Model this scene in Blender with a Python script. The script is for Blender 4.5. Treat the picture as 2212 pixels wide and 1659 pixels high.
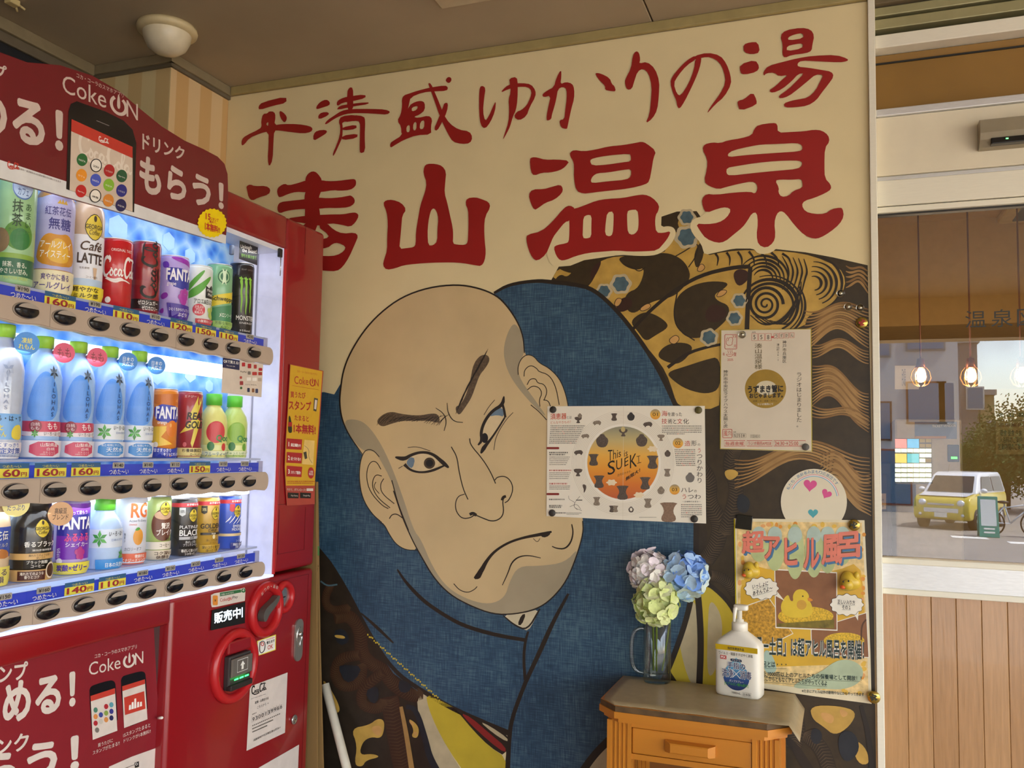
import bpy, bmesh, math, random
from mathutils import Vector, Matrix
from mathutils.geometry import tessellate_polygon
random.seed(7)
for o in list(bpy.data.objects): bpy.data.objects.remove(o)
SC = bpy.context.scene; COL = SC.collection
PI = math.pi

# ------------------------------------------------------------------ camera
W_, H_ = 2212, 1659
F_ = 1898.03; YAW, PITCH, ROLL = 0.358008, 0.0756967, 0.0179505
CP = Vector((0, -2.26143, 1.4))
FW = Vector((-math.sin(YAW)*math.cos(PITCH), math.cos(YAW)*math.cos(PITCH), math.sin(PITCH)))
_r = Vector((math.cos(YAW), math.sin(YAW), 0)); _u = _r.cross(FW)
RT = _r*math.cos(ROLL)+_u*math.sin(ROLL); UP = -_r*math.sin(ROLL)+_u*math.cos(ROLL)
cam = bpy.data.cameras.new('camera'); camo = bpy.data.objects.new('camera', cam); COL.objects.link(camo)
cam.sensor_width = 36; cam.lens = 36*F_/W_; cam.clip_start = .02; cam.clip_end = 300
camo.matrix_world = Matrix(((RT.x, UP.x, -FW.x, CP.x), (RT.y, UP.y, -FW.y, CP.y), (RT.z, UP.z, -FW.z, CP.z), (0, 0, 0, 1)))
SC.camera = camo

# ------------------------------------------------------------------ world, sun, exposure
wd = bpy.data.worlds.new('world'); SC.world = wd; wd.use_nodes = True
nt = wd.node_tree; nt.nodes.clear()
wo = nt.nodes.new('ShaderNodeOutputWorld'); bg = nt.nodes.new('ShaderNodeBackground')
sky = nt.nodes.new('ShaderNodeTexSky'); sky.sky_type = 'NISHITA'; sky.sun_disc = False
sky.sun_elevation = math.radians(52); sky.sun_rotation = math.radians(120); sky.dust_density = 2.0
tc = nt.nodes.new('ShaderNodeTexCoord'); ns = nt.nodes.new('ShaderNodeTexNoise'); ns.inputs['Scale'].default_value = 3.2; ns.inputs['Detail'].default_value = 6
cr = nt.nodes.new('ShaderNodeValToRGB'); cr.color_ramp.elements[0].position = .50; cr.color_ramp.elements[1].position = .68
mx = nt.nodes.new('ShaderNodeMix'); mx.data_type = 'RGBA'; mx.inputs[7].default_value = (2.6, 2.7, 2.9, 1)
nt.links.new(tc.outputs['Generated'], ns.inputs['Vector']); nt.links.new(ns.outputs['Fac'], cr.inputs['Fac'])
nt.links.new(cr.outputs['Color'], mx.inputs[0]); nt.links.new(sky.outputs['Color'], mx.inputs[6])
nt.links.new(mx.outputs[2], bg.inputs['Color']); nt.links.new(bg.outputs['Background'], wo.inputs['Surface'])
bg.inputs['Strength'].default_value = 1.0
sl = bpy.data.lights.new('sun', 'SUN'); sl.energy = 14.0; sl.angle = .01; sl.color = (1, .95, .86)
so = bpy.data.objects.new('sun', sl); COL.objects.link(so); so.location = (5, -30, 30)
so.rotation_euler = Vector((-.60, -.12, -1.0)).to_track_quat('-Z', 'Y').to_euler()
vs = SC.view_settings; vs.view_transform = 'Standard'; vs.look = 'None'; vs.gamma = 1; vs.use_curve_mapping = False
vs.exposure = 0.3
SC.cycles.max_bounces = 8; SC.cycles.transparent_max_bounces = 12; SC.cycles.adaptive_threshold = .03

# ------------------------------------------------------------------ pixel rays
def ray(px, py): return FW + RT*((px-W_/2)/F_) - UP*((py-H_/2)/F_)
def onY(px, py, y=0.0):
    d = ray(px, py); return CP + d*((y-CP.y)/d.y)
def onX(px, py, x):
    d = ray(px, py); return CP + d*((x-CP.x)/d.x)
def onZ(px, py, z):
    d = ray(px, py); return CP + d*((z-CP.z)/d.z)
def M(dy): return lambda x, y: onY(x, y, -dy)          # pixel -> plane dy in front of the mural
# vending machine frame: normal MN, along MD (towards the mural), origin MO
TH = -0.0210478; MN = Vector((math.cos(TH), -math.sin(TH), 0)); MD = Vector((math.sin(TH), math.cos(TH), 0)); MO = Vector((-1.382784, -.12, 0))
def V(off):
    def f(px, py):
        d = ray(px, py); return CP + d*(((MO+MN*off-CP).dot(MN))/d.dot(MN))
    return f
def ML(off, s, z): return MO + MN*off + MD*s + Vector((0, 0, z))
def Vs(px, py, off=0.0):
    w = V(off)(px, py); return ((w-MO).dot(MD), w.z)
def crop(ox, oy, k, fn): return lambda x, y: fn(ox+k*x, oy+k*y)

# ------------------------------------------------------------------ materials (all procedural)
def s2l(c): return c/12.92 if c <= .04045 else ((c+.055)/1.055)**2.4
def rgb(h):
    h = h.lstrip('#'); return tuple(s2l(int(h[i:i+2], 16)/255) for i in (0, 2, 4))
_m = {}
def mat(h, rough=.5, metal=0.0, emit=0.0, var=.06, scale=30.0, bump=0.0, coat=0.0, stretch=None, alpha=None, trans=0.0, spec=.5, detail=3):
    key = (h, rough, metal, emit, var, scale, bump, coat, stretch, trans, spec)
    if key in _m: return _m[key]
    m = bpy.data.materials.new('m_'+h.strip('#')); m.use_nodes = True; n = m.node_tree; b = n.nodes['Principled BSDF']
    c = rgb(h)
    b.inputs['Roughness'].default_value = rough; b.inputs['Metallic'].default_value = metal
    b.inputs['Coat Weight'].default_value = coat; b.inputs['Transmission Weight'].default_value = trans
    b.inputs['Specular IOR Level'].default_value = spec
    t = n.nodes.new('ShaderNodeTexCoord'); nz = n.nodes.new('ShaderNodeTexNoise'); nz.inputs['Scale'].default_value = scale; nz.inputs['Detail'].default_value = detail
    src = t.outputs['Object']
    if stretch:
        mp = n.nodes.new('ShaderNodeMapping'); mp.inputs['Scale'].default_value = stretch; n.links.new(src, mp.inputs['Vector']); src = mp.outputs['Vector']
    n.links.new(src, nz.inputs['Vector'])
    r = n.nodes.new('ShaderNodeValToRGB'); e = r.color_ramp.elements; e[0].position = .3; e[1].position = .7
    e[0].color = tuple(x*(1-var) for x in c)+(1,); e[1].color = tuple(min(1, x*(1+var)) for x in c)+(1,)
    n.links.new(nz.outputs['Fac'], r.inputs['Fac']); n.links.new(r.outputs['Color'], b.inputs['Base Color'])
    if emit:
        n.links.new(r.outputs['Color'], b.inputs['Emission Color']); b.inputs['Emission Strength'].default_value = emit
        if emit < 1.5: m.cycles.emission_sampling = 'NONE'
    if bump:
        bp = n.nodes.new('ShaderNodeBump'); bp.inputs['Strength'].default_value = bump; bp.inputs['Distance'].default_value = .002
        n.links.new(nz.outputs['Fac'], bp.inputs['Height']); n.links.new(bp.outputs['Normal'], b.inputs['Normal'])
    _m[key] = m; return m
def stripes(h1, h2, scale, axis='X', rough=.6, dist=0.0, sharp=True, bump=0.0):
    key = ('st', h1, h2, scale, axis, dist, sharp)
    if key in _m: return _m[key]
    m = bpy.data.materials.new('stripes'); m.use_nodes = True; n = m.node_tree; b = n.nodes['Principled BSDF']; b.inputs['Roughness'].default_value = rough
    t = n.nodes.new('ShaderNodeTexCoord'); w = n.nodes.new('ShaderNodeTexWave'); w.bands_direction = axis; w.inputs['Scale'].default_value = scale; w.inputs['Distortion'].default_value = dist; w.inputs['Detail'].default_value = 2
    r = n.nodes.new('ShaderNodeValToRGB'); e = r.color_ramp.elements
    e[0].position, e[1].position = (.45, .55) if sharp else (.2, .8)
    e[0].color = rgb(h1)+(1,); e[1].color = rgb(h2)+(1,)
    n.links.new(t.outputs['Object'], w.inputs['Vector']); n.links.new(w.outputs['Fac'], r.inputs['Fac']); n.links.new(r.outputs['Color'], b.inputs['Base Color'])
    if bump:
        bp = n.nodes.new('ShaderNodeBump'); bp.inputs['Strength'].default_value = bump; bp.inputs['Distance'].default_value = .003
        n.links.new(w.outputs['Fac'], bp.inputs['Height']); n.links.new(bp.outputs['Normal'], b.inputs['Normal'])
    _m[key] = m; return m
def weave(h1, h2, h3):                       # woodblock-like cross weave of a printed cloth
    m = bpy.data.materials.new('weave'); m.use_nodes = True; n = m.node_tree; b = n.nodes['Principled BSDF']; b.inputs['Roughness'].default_value = .42
    t = n.nodes.new('ShaderNodeTexCoord'); fs = []
    for sc in ((420, 1, 22), (22, 1, 420), (6, 6, 6)):
        mp = n.nodes.new('ShaderNodeMapping'); mp.inputs['Scale'].default_value = sc; z = n.nodes.new('ShaderNodeTexNoise'); z.inputs['Scale'].default_value = 1; z.inputs['Detail'].default_value = 4
        n.links.new(t.outputs['Object'], mp.inputs['Vector']); n.links.new(mp.outputs['Vector'], z.inputs['Vector']); fs.append(z.outputs['Fac'])
    a = n.nodes.new('ShaderNodeMath'); a.operation = 'ADD'; n.links.new(fs[0], a.inputs[0]); n.links.new(fs[1], a.inputs[1])
    a2 = n.nodes.new('ShaderNodeMath'); a2.operation = 'MULTIPLY_ADD'; a2.inputs[1].default_value = .7; n.links.new(fs[2], a2.inputs[0]); n.links.new(a.outputs[0], a2.inputs[2])
    r = n.nodes.new('ShaderNodeValToRGB'); e = r.color_ramp.elements; e[0].position = 1.05/2; e[1].position = 1.0
    a3 = n.nodes.new('ShaderNodeMath'); a3.operation = 'MULTIPLY'; a3.inputs[1].default_value = .55; n.links.new(a2.outputs[0], a3.inputs[0])
    e[0].position = .60; e[0].color = rgb(h1)+(1,); e[1].position = .88; e[1].color = rgb(h3)+(1,); k = e.new(.74); k.color = rgb(h2)+(1,)
    n.links.new(a3.outputs[0], r.inputs['Fac']); n.links.new(r.outputs['Color'], b.inputs['Base Color']); return m
def ramp_z(cols, z0, z1, rough=.5, axis='Z'):        # printed vertical colour gradient
    m = bpy.data.materials.new('gradient_print'); m.use_nodes = True; n = m.node_tree; b = n.nodes['Principled BSDF']; b.inputs['Roughness'].default_value = rough
    t = n.nodes.new('ShaderNodeTexCoord'); sp = n.nodes.new('ShaderNodeSeparateXYZ'); mr = n.nodes.new('ShaderNodeMapRange'); mr.inputs['From Min'].default_value = z0; mr.inputs['From Max'].default_value = z1
    r = n.nodes.new('ShaderNodeValToRGB'); e = r.color_ramp.elements
    e[0].color = rgb(cols[0])+(1,); e[1].color = rgb(cols[-1])+(1,)
    for i in range(1, len(cols)-1):
        k = e.new(i/(len(cols)-1)); k.color = rgb(cols[i])+(1,)
    n.links.new(t.outputs['Object'], sp.inputs[0]); n.links.new(sp.outputs[axis], mr.inputs['Value']); n.links.new(mr.outputs['Result'], r.inputs['Fac']); n.links.new(r.outputs['Color'], b.inputs['Base Color']); return m
def pane(ior=1.5, tint='#ffffff', k=1.0, rough=0.0):                # clear sheet glass: see-through with Fresnel reflection
    m = bpy.data.materials.new('pane'); m.use_nodes = True; n = m.node_tree; n.nodes.remove(n.nodes['Principled BSDF']); out = n.nodes['Material Output']
    tr = n.nodes.new('ShaderNodeBsdfTransparent'); tr.inputs['Color'].default_value = rgb(tint)+(1,); gl = n.nodes.new('ShaderNodeBsdfGlossy'); gl.inputs['Roughness'].default_value = rough
    lw = n.nodes.new('ShaderNodeLayerWeight'); pw = n.nodes.new('ShaderNodeMath'); pw.operation = 'POWER'; pw.inputs[1].default_value = 5; n.links.new(lw.outputs['Facing'], pw.inputs[0]); lw.inputs['Blend'].default_value = .5
    f0 = ((ior-1)/(ior+1))**2; fr = n.nodes.new('ShaderNodeMath'); fr.operation = 'MULTIPLY_ADD'; fr.inputs[1].default_value = 1-f0; fr.inputs[2].default_value = f0; n.links.new(pw.outputs[0], fr.inputs[0]); mi = n.nodes.new('ShaderNodeMixShader'); mu = n.nodes.new('ShaderNodeMath'); mu.operation = 'MULTIPLY'; mu.inputs[1].default_value = k; mu.use_clamp = True
    nz = n.nodes.new('ShaderNodeTexNoise'); nz.inputs['Scale'].default_value = 1.3; bp = n.nodes.new('ShaderNodeBump'); bp.inputs['Strength'].default_value = .012; bp.inputs['Distance'].default_value = .02
    t = n.nodes.new('ShaderNodeTexCoord'); n.links.new(t.outputs['Object'], nz.inputs['Vector']); n.links.new(nz.outputs['Fac'], bp.inputs['Height']); n.links.new(bp.outputs['Normal'], gl.inputs['Normal'])
    n.links.new(fr.outputs[0], mu.inputs[0]); n.links.new(mu.outputs[0], mi.inputs['Fac']); n.links.new(tr.outputs[0], mi.inputs[1]); n.links.new(gl.outputs[0], mi.inputs[2]); n.links.new(mi.outputs[0], out.inputs['Surface']); return m

# ------------------------------------------------------------------ 2D shape helpers (pixel or local units)
def chaikin(p, n=2, closed=True):
    for _ in range(n):
        q = []
        L = len(p)
        for i in range(L if closed else L-1):
            a, b = p[i], p[(i+1) % L]
            q += [(a[0]*.75+b[0]*.25, a[1]*.75+b[1]*.25), (a[0]*.25+b[0]*.75, a[1]*.25+b[1]*.75)]
        if not closed: q = [p[0]]+q+[p[-1]]
        p = q
    return p
def ell(cx, cy, rx, ry=None, n=28, a0=0, a1=2*PI, rot=0):
    ry = rx if ry is None else ry; out = []
    full = abs(a1-a0-2*PI) < 1e-6
    for i in range(n if full else n+1):
        a = a0+(a1-a0)*i/n; x, y = rx*math.cos(a), ry*math.sin(a)
        out.append((cx+x*math.cos(rot)-y*math.sin(rot), cy+x*math.sin(rot)+y*math.cos(rot)))
    return out
def rrect(x0, y0, x1, y1, r, n=4):
    if x0 > x1: x0, x1 = x1, x0
    if y0 > y1: y0, y1 = y1, y0
    o = []
    for cx, cy, a in ((x1-r, y1-r, 0), (x0+r, y1-r, PI/2), (x0+r, y0+r, PI), (x1-r, y0+r, 1.5*PI)):
        for i in range(n+1):
            t = a+PI/2*i/n; o.append((cx+r*math.cos(t), cy+r*math.sin(t)))
    return o
def rect(x0, y0, x1, y1): return [(x0, y0), (x1, y0), (x1, y1), (x0, y1)]
def star(cx, cy, r, k, n, rot=0): return [(cx+(r if i % 2 == 0 else r*k)*math.cos(rot+PI*i/n), cy+(r if i % 2 == 0 else r*k)*math.sin(rot+PI*i/n)) for i in range(2*n)]

_tx = {}
def tx(s, bold=0.0, shear=0.0, line=1.0):
    key = (s, bold, shear, line)
    if key in _tx: return _tx[key]
    cu = bpy.data.curves.new('t', 'FONT'); cu.body = s; cu.resolution_u = 3; cu.offset = bold; cu.shear = shear; cu.align_x = 'CENTER'; cu.space_line = line
    o = bpy.data.objects.new('t', cu); me = o.to_mesh(); me.calc_loop_triangles()
    vs_ = [(v.co.x, v.co.y) for v in me.vertices]; ts = [tuple(t.vertices) for t in me.loop_triangles]
    o.to_mesh_clear(); bpy.data.objects.remove(o); bpy.data.curves.remove(cu)
    xs = [v[0] for v in vs_] or [0, 1]; ys = [v[1] for v in vs_] or [0, 1]
    x0, x1, y0, y1 = min(xs), max(xs), min(ys), max(ys); w = max(x1-x0, 1e-6); h = max(y1-y0, 1e-6)
    _tx[key] = ([((x-x0)/w, (y-y0)/h) for x, y in vs_], ts, w/h); return _tx[key]
def tall(s): return '\n'.join(s)

# ------------------------------------------------------------------ mesh gatherer
WM = {}                                            # world matrices of thing roots
class G:
    def __init__(s): s.v = []; s.f = []; s.m = []; s.mats = []; s.sm = []; s.nl = 0; s.hold = False; s.cuts = []; s.autocut = False
    def mi(s, m):
        if m not in s.mats: s.mats.append(m)
        return s.mats.index(m)
    def add(s, vs_, fs, m, smooth=False):
        b = len(s.v); s.v += [Vector(x) for x in vs_]; k = s.mi(m)
        for f in fs: s.f.append(tuple(i+b for i in f)); s.m.append(k); s.sm.append(smooth)
        return s
    def ink(s, pts):                               # each printed shape lies a hair above the one before it
        if not s.hold: s.nl += 1
        return [w+(CP-w).normalized()*(9e-6*s.nl) for w in pts]
    def fill(s, loops, fn, m, maxu=None):
        if loops and not isinstance(loops[0][0], (tuple, list)): loops = [loops]
        v3 = [[Vector((p[0], p[1], 0)) for p in L] for L in loops]; tri = tessellate_polygon(v3); flat = [p for L in loops for p in L]
        tr = [tuple(flat[i][:2] for i in t) for t in tri]
        if maxu:
            out = []; st = tr
            while st:
                t = st.pop(); us = [p[0] for p in t]
                if max(us)-min(us) > maxu and len(out)+len(st) < 6000:
                    e = max(range(3), key=lambda i: abs(t[i][0]-t[(i+1) % 3][0])); a, b, c = t[e], t[(e+1) % 3], t[(e+2) % 3]; mid = ((a[0]+b[0])/2, (a[1]+b[1])/2); st += [(a, mid, c), (mid, b, c)]
                else: out.append(t)
            tr = out
        vs_ = []; fs = []
        for t in tr:
            b = len(vs_); vs_ += [fn(*p) for p in t]; fs.append((b, b+1, b+2))
        return s.add(s.ink(vs_), fs, m)
    def shape(s, pts, fn, m, n=2, holes=()): return s.fill([chaikin(pts, n)]+[chaikin(h, n) for h in holes], fn, m)
    def stroke(s, pts, w, fn, m, n=2, closed=False, caps=False):
        p = chaikin(pts, n, closed) if n else list(pts); L = len(p)
        ws = w if isinstance(w, (list, tuple)) else [w, w]
        vs_ = []
        for i in range(L):
            a = p[i-1] if (i or closed) else p[i]; b = p[(i+1) % L] if (i < L-1 or closed) else p[i]
            dx, dy = b[0]-a[0], b[1]-a[1]; l = math.hypot(dx, dy) or 1; t = i/max(1, L-1)*(len(ws)-1); k = min(int(t), len(ws)-2); ww = (ws[k]*(1-t+k)+ws[k+1]*(t-k))/2
            vs_ += [fn(p[i][0]-dy/l*ww, p[i][1]+dx/l*ww), fn(p[i][0]+dy/l*ww, p[i][1]-dx/l*ww)]
        fs = [(2*i, 2*i+1, 2*i+3, 2*i+2) for i in range(L-1)]
        if closed: fs.append((2*L-2, 2*L-1, 1, 0))
        s.add(s.ink(vs_), fs, m)
        if caps:
            for q, ww in ((p[0], ws[0]), (p[-1], ws[-1])): s.fill(ell(q[0], q[1], ww/2, n=10), fn, m)
        return s
    def text(s, t, m, bl, br, h, fn, bold=0.0, shear=0.0, line=1.0, maxu=None):
        if s.autocut: s.cut()
        vs_, ts, asp = tx(t, 0.0, shear, line); hl, hr = h if isinstance(h, (tuple, list)) else (h, h)
        if len(t) == 1 and asp < .5:                 # a slim glyph keeps its own width
            w_ = math.hypot(br[0]-bl[0], br[1]-bl[1]) or 1; k_ = min(1, asp*abs(hl)/w_); bl, br = tuple(bl[i]+(br[i]-bl[i])*(.5-k_/2) for i in (0, 1)), tuple(bl[i]+(br[i]-bl[i])*(.5+k_/2) for i in (0, 1))
        nl = t.count('\n')+1; bu = bold/max(asp*nl, .2); bv = bold/nl                 # heavier weight: the glyphs printed a few times, shifted a little
        for k, (du, dv) in enumerate(((0, 0),) if bold <= 0 else ((0, 0), (bu, 0), (-bu, 0), (0, bv), (0, -bv), (bu*.7, bv*.7), (-bu*.7, -bv*.7), (bu*.7, -bv*.7), (-bu*.7, bv*.7))):
            W3 = []
            for u, v in vs_:
                u2, v2 = u*(1-2*bu)+bu+du, v*(1-2*bv)+bv+dv; w = fn(bl[0]+(br[0]-bl[0])*u2, bl[1]+(br[1]-bl[1])*u2-(hl+(hr-hl)*u2)*v2)
                W3.append(w)
            s.add(s.ink(W3), ts, m)
        return s
    def tbox(s, t, m, x0, y0, x1, y1, fn, **k): return s.text(t, m, (x0, y1), (x1, y1), y1-y0, fn, **k)
    def solid(s, bm, m, mtx=None, smooth=False):
        if mtx is not None: bm.transform(mtx)
        bmesh.ops.recalc_face_normals(bm, faces=bm.faces); bm.verts.index_update()
        s.add([v.co.copy() for v in bm.verts], [tuple(v.index for v in f.verts) for f in bm.faces], m, smooth); bm.free(); return s
    def box(s, lo, hi, m, fn=None, bev=0.0, seg=2, mtx=None):
        bm = bmesh.new(); bmesh.ops.create_cube(bm, size=1)
        for v in bm.verts: v.co = Vector([(lo[i]+hi[i])/2+v.co[i]*(hi[i]-lo[i]) for i in range(3)])
        if bev: bmesh.ops.bevel(bm, geom=bm.edges[:], offset=bev, segments=seg, affect='EDGES', profile=.5)
        if fn:
            for v in bm.verts: v.co = fn(*v.co)
        return s.solid(bm, m, mtx, smooth=bool(bev) and seg > 2)
    def prism(s, loop, depth0, depth1, fn3, m, side=None, smooth=False):      # loop in 2D, fn3(x,y,depth)
        bm = bmesh.new(); a = [bm.verts.new(fn3(x, y, depth0)) for x, y in loop]; b = [bm.verts.new(fn3(x, y, depth1)) for x, y in loop]; L = len(loop)
        for i in range(L): bm.faces.new((a[i], a[(i+1) % L], b[(i+1) % L], b[i]))
        s.solid(bm, side or m, None, smooth)
        h_ = s.hold, s.nl; s.hold, s.nl = True, 0; s.fill(loop, lambda x, y: fn3(x, y, depth0), m); s.fill(loop, lambda x, y: fn3(x, y, depth1), m); s.hold, s.nl = h_; return s
    def lathe(s, prof, m, seg=32, mtx=None, smooth=True, a0=0, a1=2*PI):
        bm = bmesh.new(); rows = []; full = abs(a1-a0-2*PI) < 1e-6; N = seg if full else seg+1
        for r, z in prof:
            if r < 1e-6: rows.append([bm.verts.new((0, 0, z))]*N)
            else: rows.append([bm.verts.new((r*math.cos(a0+(a1-a0)*i/seg), r*math.sin(a0+(a1-a0)*i/seg), z)) for i in range(N)])
        for A, B in zip(rows, rows[1:]):
            for i in range(seg):
                j = (i+1) % N; q = []
                for x in (A[i], A[j], B[j], B[i]):
                    if x not in q: q.append(x)
                if len(q) > 2:
                    try: bm.faces.new(q)
                    except ValueError: pass
        return s.solid(bm, m, mtx, smooth)
    def tube(s, pts, r, m, seg=10, closed=False, smooth=True):
        p = [Vector(q) for q in pts]; L = len(p); bm = bmesh.new(); rows = []; up = None
        for i in range(L):
            a = p[i-1] if (i or closed) else p[i]; b = p[(i+1) % L] if (i < L-1 or closed) else p[i]; t = (b-a).normalized()
            if up is None: up = t.orthogonal().normalized()
            up = (up-t*up.dot(t)).normalized(); bi = t.cross(up); rr = r[i] if isinstance(r, (list, tuple)) else r
            rows.append([bm.verts.new(p[i]+(up*math.cos(2*PI*k/seg)+bi*math.sin(2*PI*k/seg))*rr) for k in range(seg)])
        for i in range(L if closed else L-1):
            A, B = rows[i], rows[(i+1) % L]
            for k in range(seg): bm.faces.new((A[k], A[(k+1) % seg], B[(k+1) % seg], B[k]))
        if not closed: bm.faces.new(rows[0][::-1]); bm.faces.new(rows[-1])
        return s.solid(bm, m, None, smooth)
    def mesh(s, name, inv=None):
        me = bpy.data.meshes.new(name); vv = [inv @ v for v in s.v] if inv is not None else s.v
        me.from_pydata([tuple(v) for v in vv], [], s.f)
        for m in s.mats: me.materials.append(m)
        me.polygons.foreach_set('material_index', s.m); me.polygons.foreach_set('use_smooth', s.sm); me.update(); return me
    def cut(s):                                    # the pieces gathered from here on become a part of their own
        if s.f and (not s.cuts or s.cuts[-1] != (len(s.v), len(s.f))): s.cuts.append((len(s.v), len(s.f)))
        return s
    def build(s, name, parent=None, root=None, **props):
        if s.cuts:
            ed = [(0, 0)]+[c for c in s.cuts if c[1] < len(s.f)]+[(len(s.v), len(s.f))]; o = None
            for (v0, f0), (v1, f1) in zip(ed, ed[1:]):
                g = G(); g.v = s.v[v0:v1]; g.f = [tuple(i-v0 for i in f) for f in s.f[f0:f1]]; us = sorted(set(s.m[f0:f1])); g.mats = [s.mats[u] for u in us]; g.m = [us.index(u) for u in s.m[f0:f1]]; g.sm = s.sm[f0:f1]; o = g.build(name, parent, root, **props)
            return o
        """links the gathered geometry (world coordinates) as ONE mesh object; under a parent it is stored in the root thing's space"""
        rt = root or parent; inv = WM[rt.as_pointer()].inverted() if rt is not None and rt.as_pointer() in WM else None
        o = bpy.data.objects.new(name, s.mesh(name, inv)); COL.objects.link(o)
        if parent is not None: o.parent = parent; WM[o.as_pointer()] = WM[rt.as_pointer()]
        for k, v in props.items(): o[k] = v
        return o
def thing(name, label, cat, loc=(0, 0, 0), rotz=0.0, group=None, mtx=None):
    o = bpy.data.objects.new(name, None); COL.objects.link(o); o.empty_display_size = .05
    m = mtx if mtx is not None else Matrix.Translation(Vector(loc)) @ Matrix.Rotation(rotz, 4, 'Z')
    o.matrix_world = m; WM[o.as_pointer()] = m.copy(); o['label'] = label; o['category'] = cat
    if group: o['group'] = group
    return o
def tag(o, label, cat, group=None):
    o['label'] = label; o['category'] = cat
    if group: o['group'] = group
    return o
def origin(o, loc):                                # move a mesh object's origin without moving the mesh
    d = Vector(loc); o.data.transform(Matrix.Translation(-d)); o.location = d; return o
def copy_of(o, parent, loc):
    c = o.copy(); COL.objects.link(c); c.parent = parent; c.location = loc; return c

CREAM = mat('#e8d7a6', .36, var=.03, scale=6); LRED = mat('#9c1f1c', .4, var=.05, scale=8)
WHITE = mat('#efece4', .4, var=.02); BLACK = mat('#151515', .45); INK = mat('#1c1a19', .5)
# ================================================================== the setting
def struct(g, name, **k):
    o = g.build(name, **k); o['kind'] = 'structure'; return o
CEIL = 2.55
FLOORM = mat('#a58f74', .55, var=.18, scale=9, bump=.15); CEILM = mat('#aa9b80', .6, var=.05, scale=4)
PLASTER = mat('#c9b48a', .7, var=.05, scale=5); ALU = mat('#ece7d2', .36, var=.03, scale=40, stretch=(1, 1, 30)); OLIVE = mat('#a9a377', .4, metal=.3, var=.06)
SILVER = mat('#dcdcda', .34, metal=.35, var=.06, scale=14, stretch=(4, 1, 40)); DARK = mat('#20201e', .6); GASKET = mat('#2a2723', .5)
struct(G().box((-2.2, -4.6, -.15), (4.2, .1, 0), FLOORM), 'floor')
# ceiling of three joined boards over a backing, a narrow seam between boards
ce = struct(G().box((-2.2, -4.6, CEIL+.012), (4.2, .12, CEIL+.1), DARK), 'ceiling'); WM[ce.as_pointer()] = Matrix()
for xa, xb in ((-2.2, -.4615), (-.4575, 1.36), (1.364, 4.2)):
    G().box((xa, -4.6, CEIL), (xb, .0, CEIL+.012), CEILM, bev=.0015, seg=1).build('ceiling_board', ce)
hp = onZ(1025, 4, CEIL)
G().box((hp.x-.09, hp.y-.22, CEIL-.006), (hp.x+.09, hp.y-.003, CEIL), mat('#c4b594', .5), bev=.002).build('ceiling_hatch', ce)
struct(G().box((-2.3, .003, 0), (.0735, .1, CEIL+.1), PLASTER), 'wall_back')
# striped corner column left of the mural: two papered faces
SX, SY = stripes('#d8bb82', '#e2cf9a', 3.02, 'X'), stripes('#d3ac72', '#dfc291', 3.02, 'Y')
g = G().add([(-2.137, -.259, 0), (-1.843, -.259, 0), (-1.843, -.259, CEIL), (-2.137, -.259, CEIL)], [(0, 1, 2, 3)], SX)
g.add([(-1.843, -.259, 0), (-1.843, .003, 0), (-1.843, .003, CEIL), (-1.843, -.259, CEIL)], [(0, 1, 2, 3)], SY)
g.add([(-2.137, -.259, 0), (-2.137, .003, 0), (-2.137, .003, CEIL), (-2.137, -.259, CEIL)], [(0, 1, 2, 3)], PLASTER); struct(g, 'wall_left')
struct(G().box((-2.3, -4.6, 0), (-2.139, -.2592, CEIL), mat('#1a1e24', .7)), 'wall_alcove')
MOULD = mat('#8f8264', .5, var=.08); MOULD2 = mat('#6c6350', .6)
g = G().box((-1.843, -.259-.016, 2.522), (-1.826, .0, CEIL), MOULD, bev=.002).box((-1.843, -.259-.006, 2.512), (-1.834, .0, 2.522), MOULD2); struct(g, 'trim_1')
g = G().box((-2.137, -.276, 2.522), (-1.8261, -.2595, CEIL), MOULD, bev=.002).box((-2.137, -.268, 2.512), (-1.8345, -.2595, 2.522), MOULD2); struct(g, 'trim_2')
g = G().box((-2.1385, -4.6, 2.516), (-2.118, -.2765, CEIL), MOULD, bev=.003).box((-2.1385, -4.6, 2.488), (-2.128, -.2765, 2.516), MOULD2, bev=.002); struct(g, 'trim_3')
g = G().box((-1.825, -.014, 2.523), (.0735, -.0005, CEIL), mat('#a3935f', .6, var=.08), bev=.003); struct(g, 'trim_4')
struct(G().box((.0735, -.012, 0), (.0895, .03, CEIL-.002), ALU, bev=.0015), 'trim_5')

# ------------------------------------------------------------------ sliding entrance door and its header
XL, XR = .0897, 1.55
def bar(g, z0, z1, y0, y1, m, bev=.002): return g.box((XL, y0, z0), (XR, y1, z1), m, bev=bev)
g = G(); bar(g, 2.40, 2.4999, .05, .09, DARK, 0); bar(g, 2.512, CEIL-.001, .0, .05, mat('#6b5c40', .6)); bar(g, 2.486, 2.508, .012, .06, OLIVE); bar(g, 2.452, 2.478, .012, .06, OLIVE); bar(g, 2.401, 2.434, .004, .06, ALU)
hd = struct(g, 'trim_6'); WM[hd.as_pointer()] = Matrix()
g = G(); bar(g, 2.2485, 2.3995, .045, .052, mat('#93703a', .12, var=.08, scale=5)); bar(g, 2.375, 2.379, .041, .045, DARK, 0); g.build('transom_panel', hd)  # dark strip paints in a line reflected by the transom glass
g = G(); bar(g, 2.230, 2.248, .006, .06, SILVER); g.build('transom_rail', hd)
g = G(); bar(g, 2.0835, 2.2295, .014, .075, mat('#e6dcc0', .4, var=.02)); g.build('header_cover', hd)
g = G(); bar(g, 2.0725, 2.083, .02, .075, SILVER); g.build('header_strip', hd)
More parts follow.
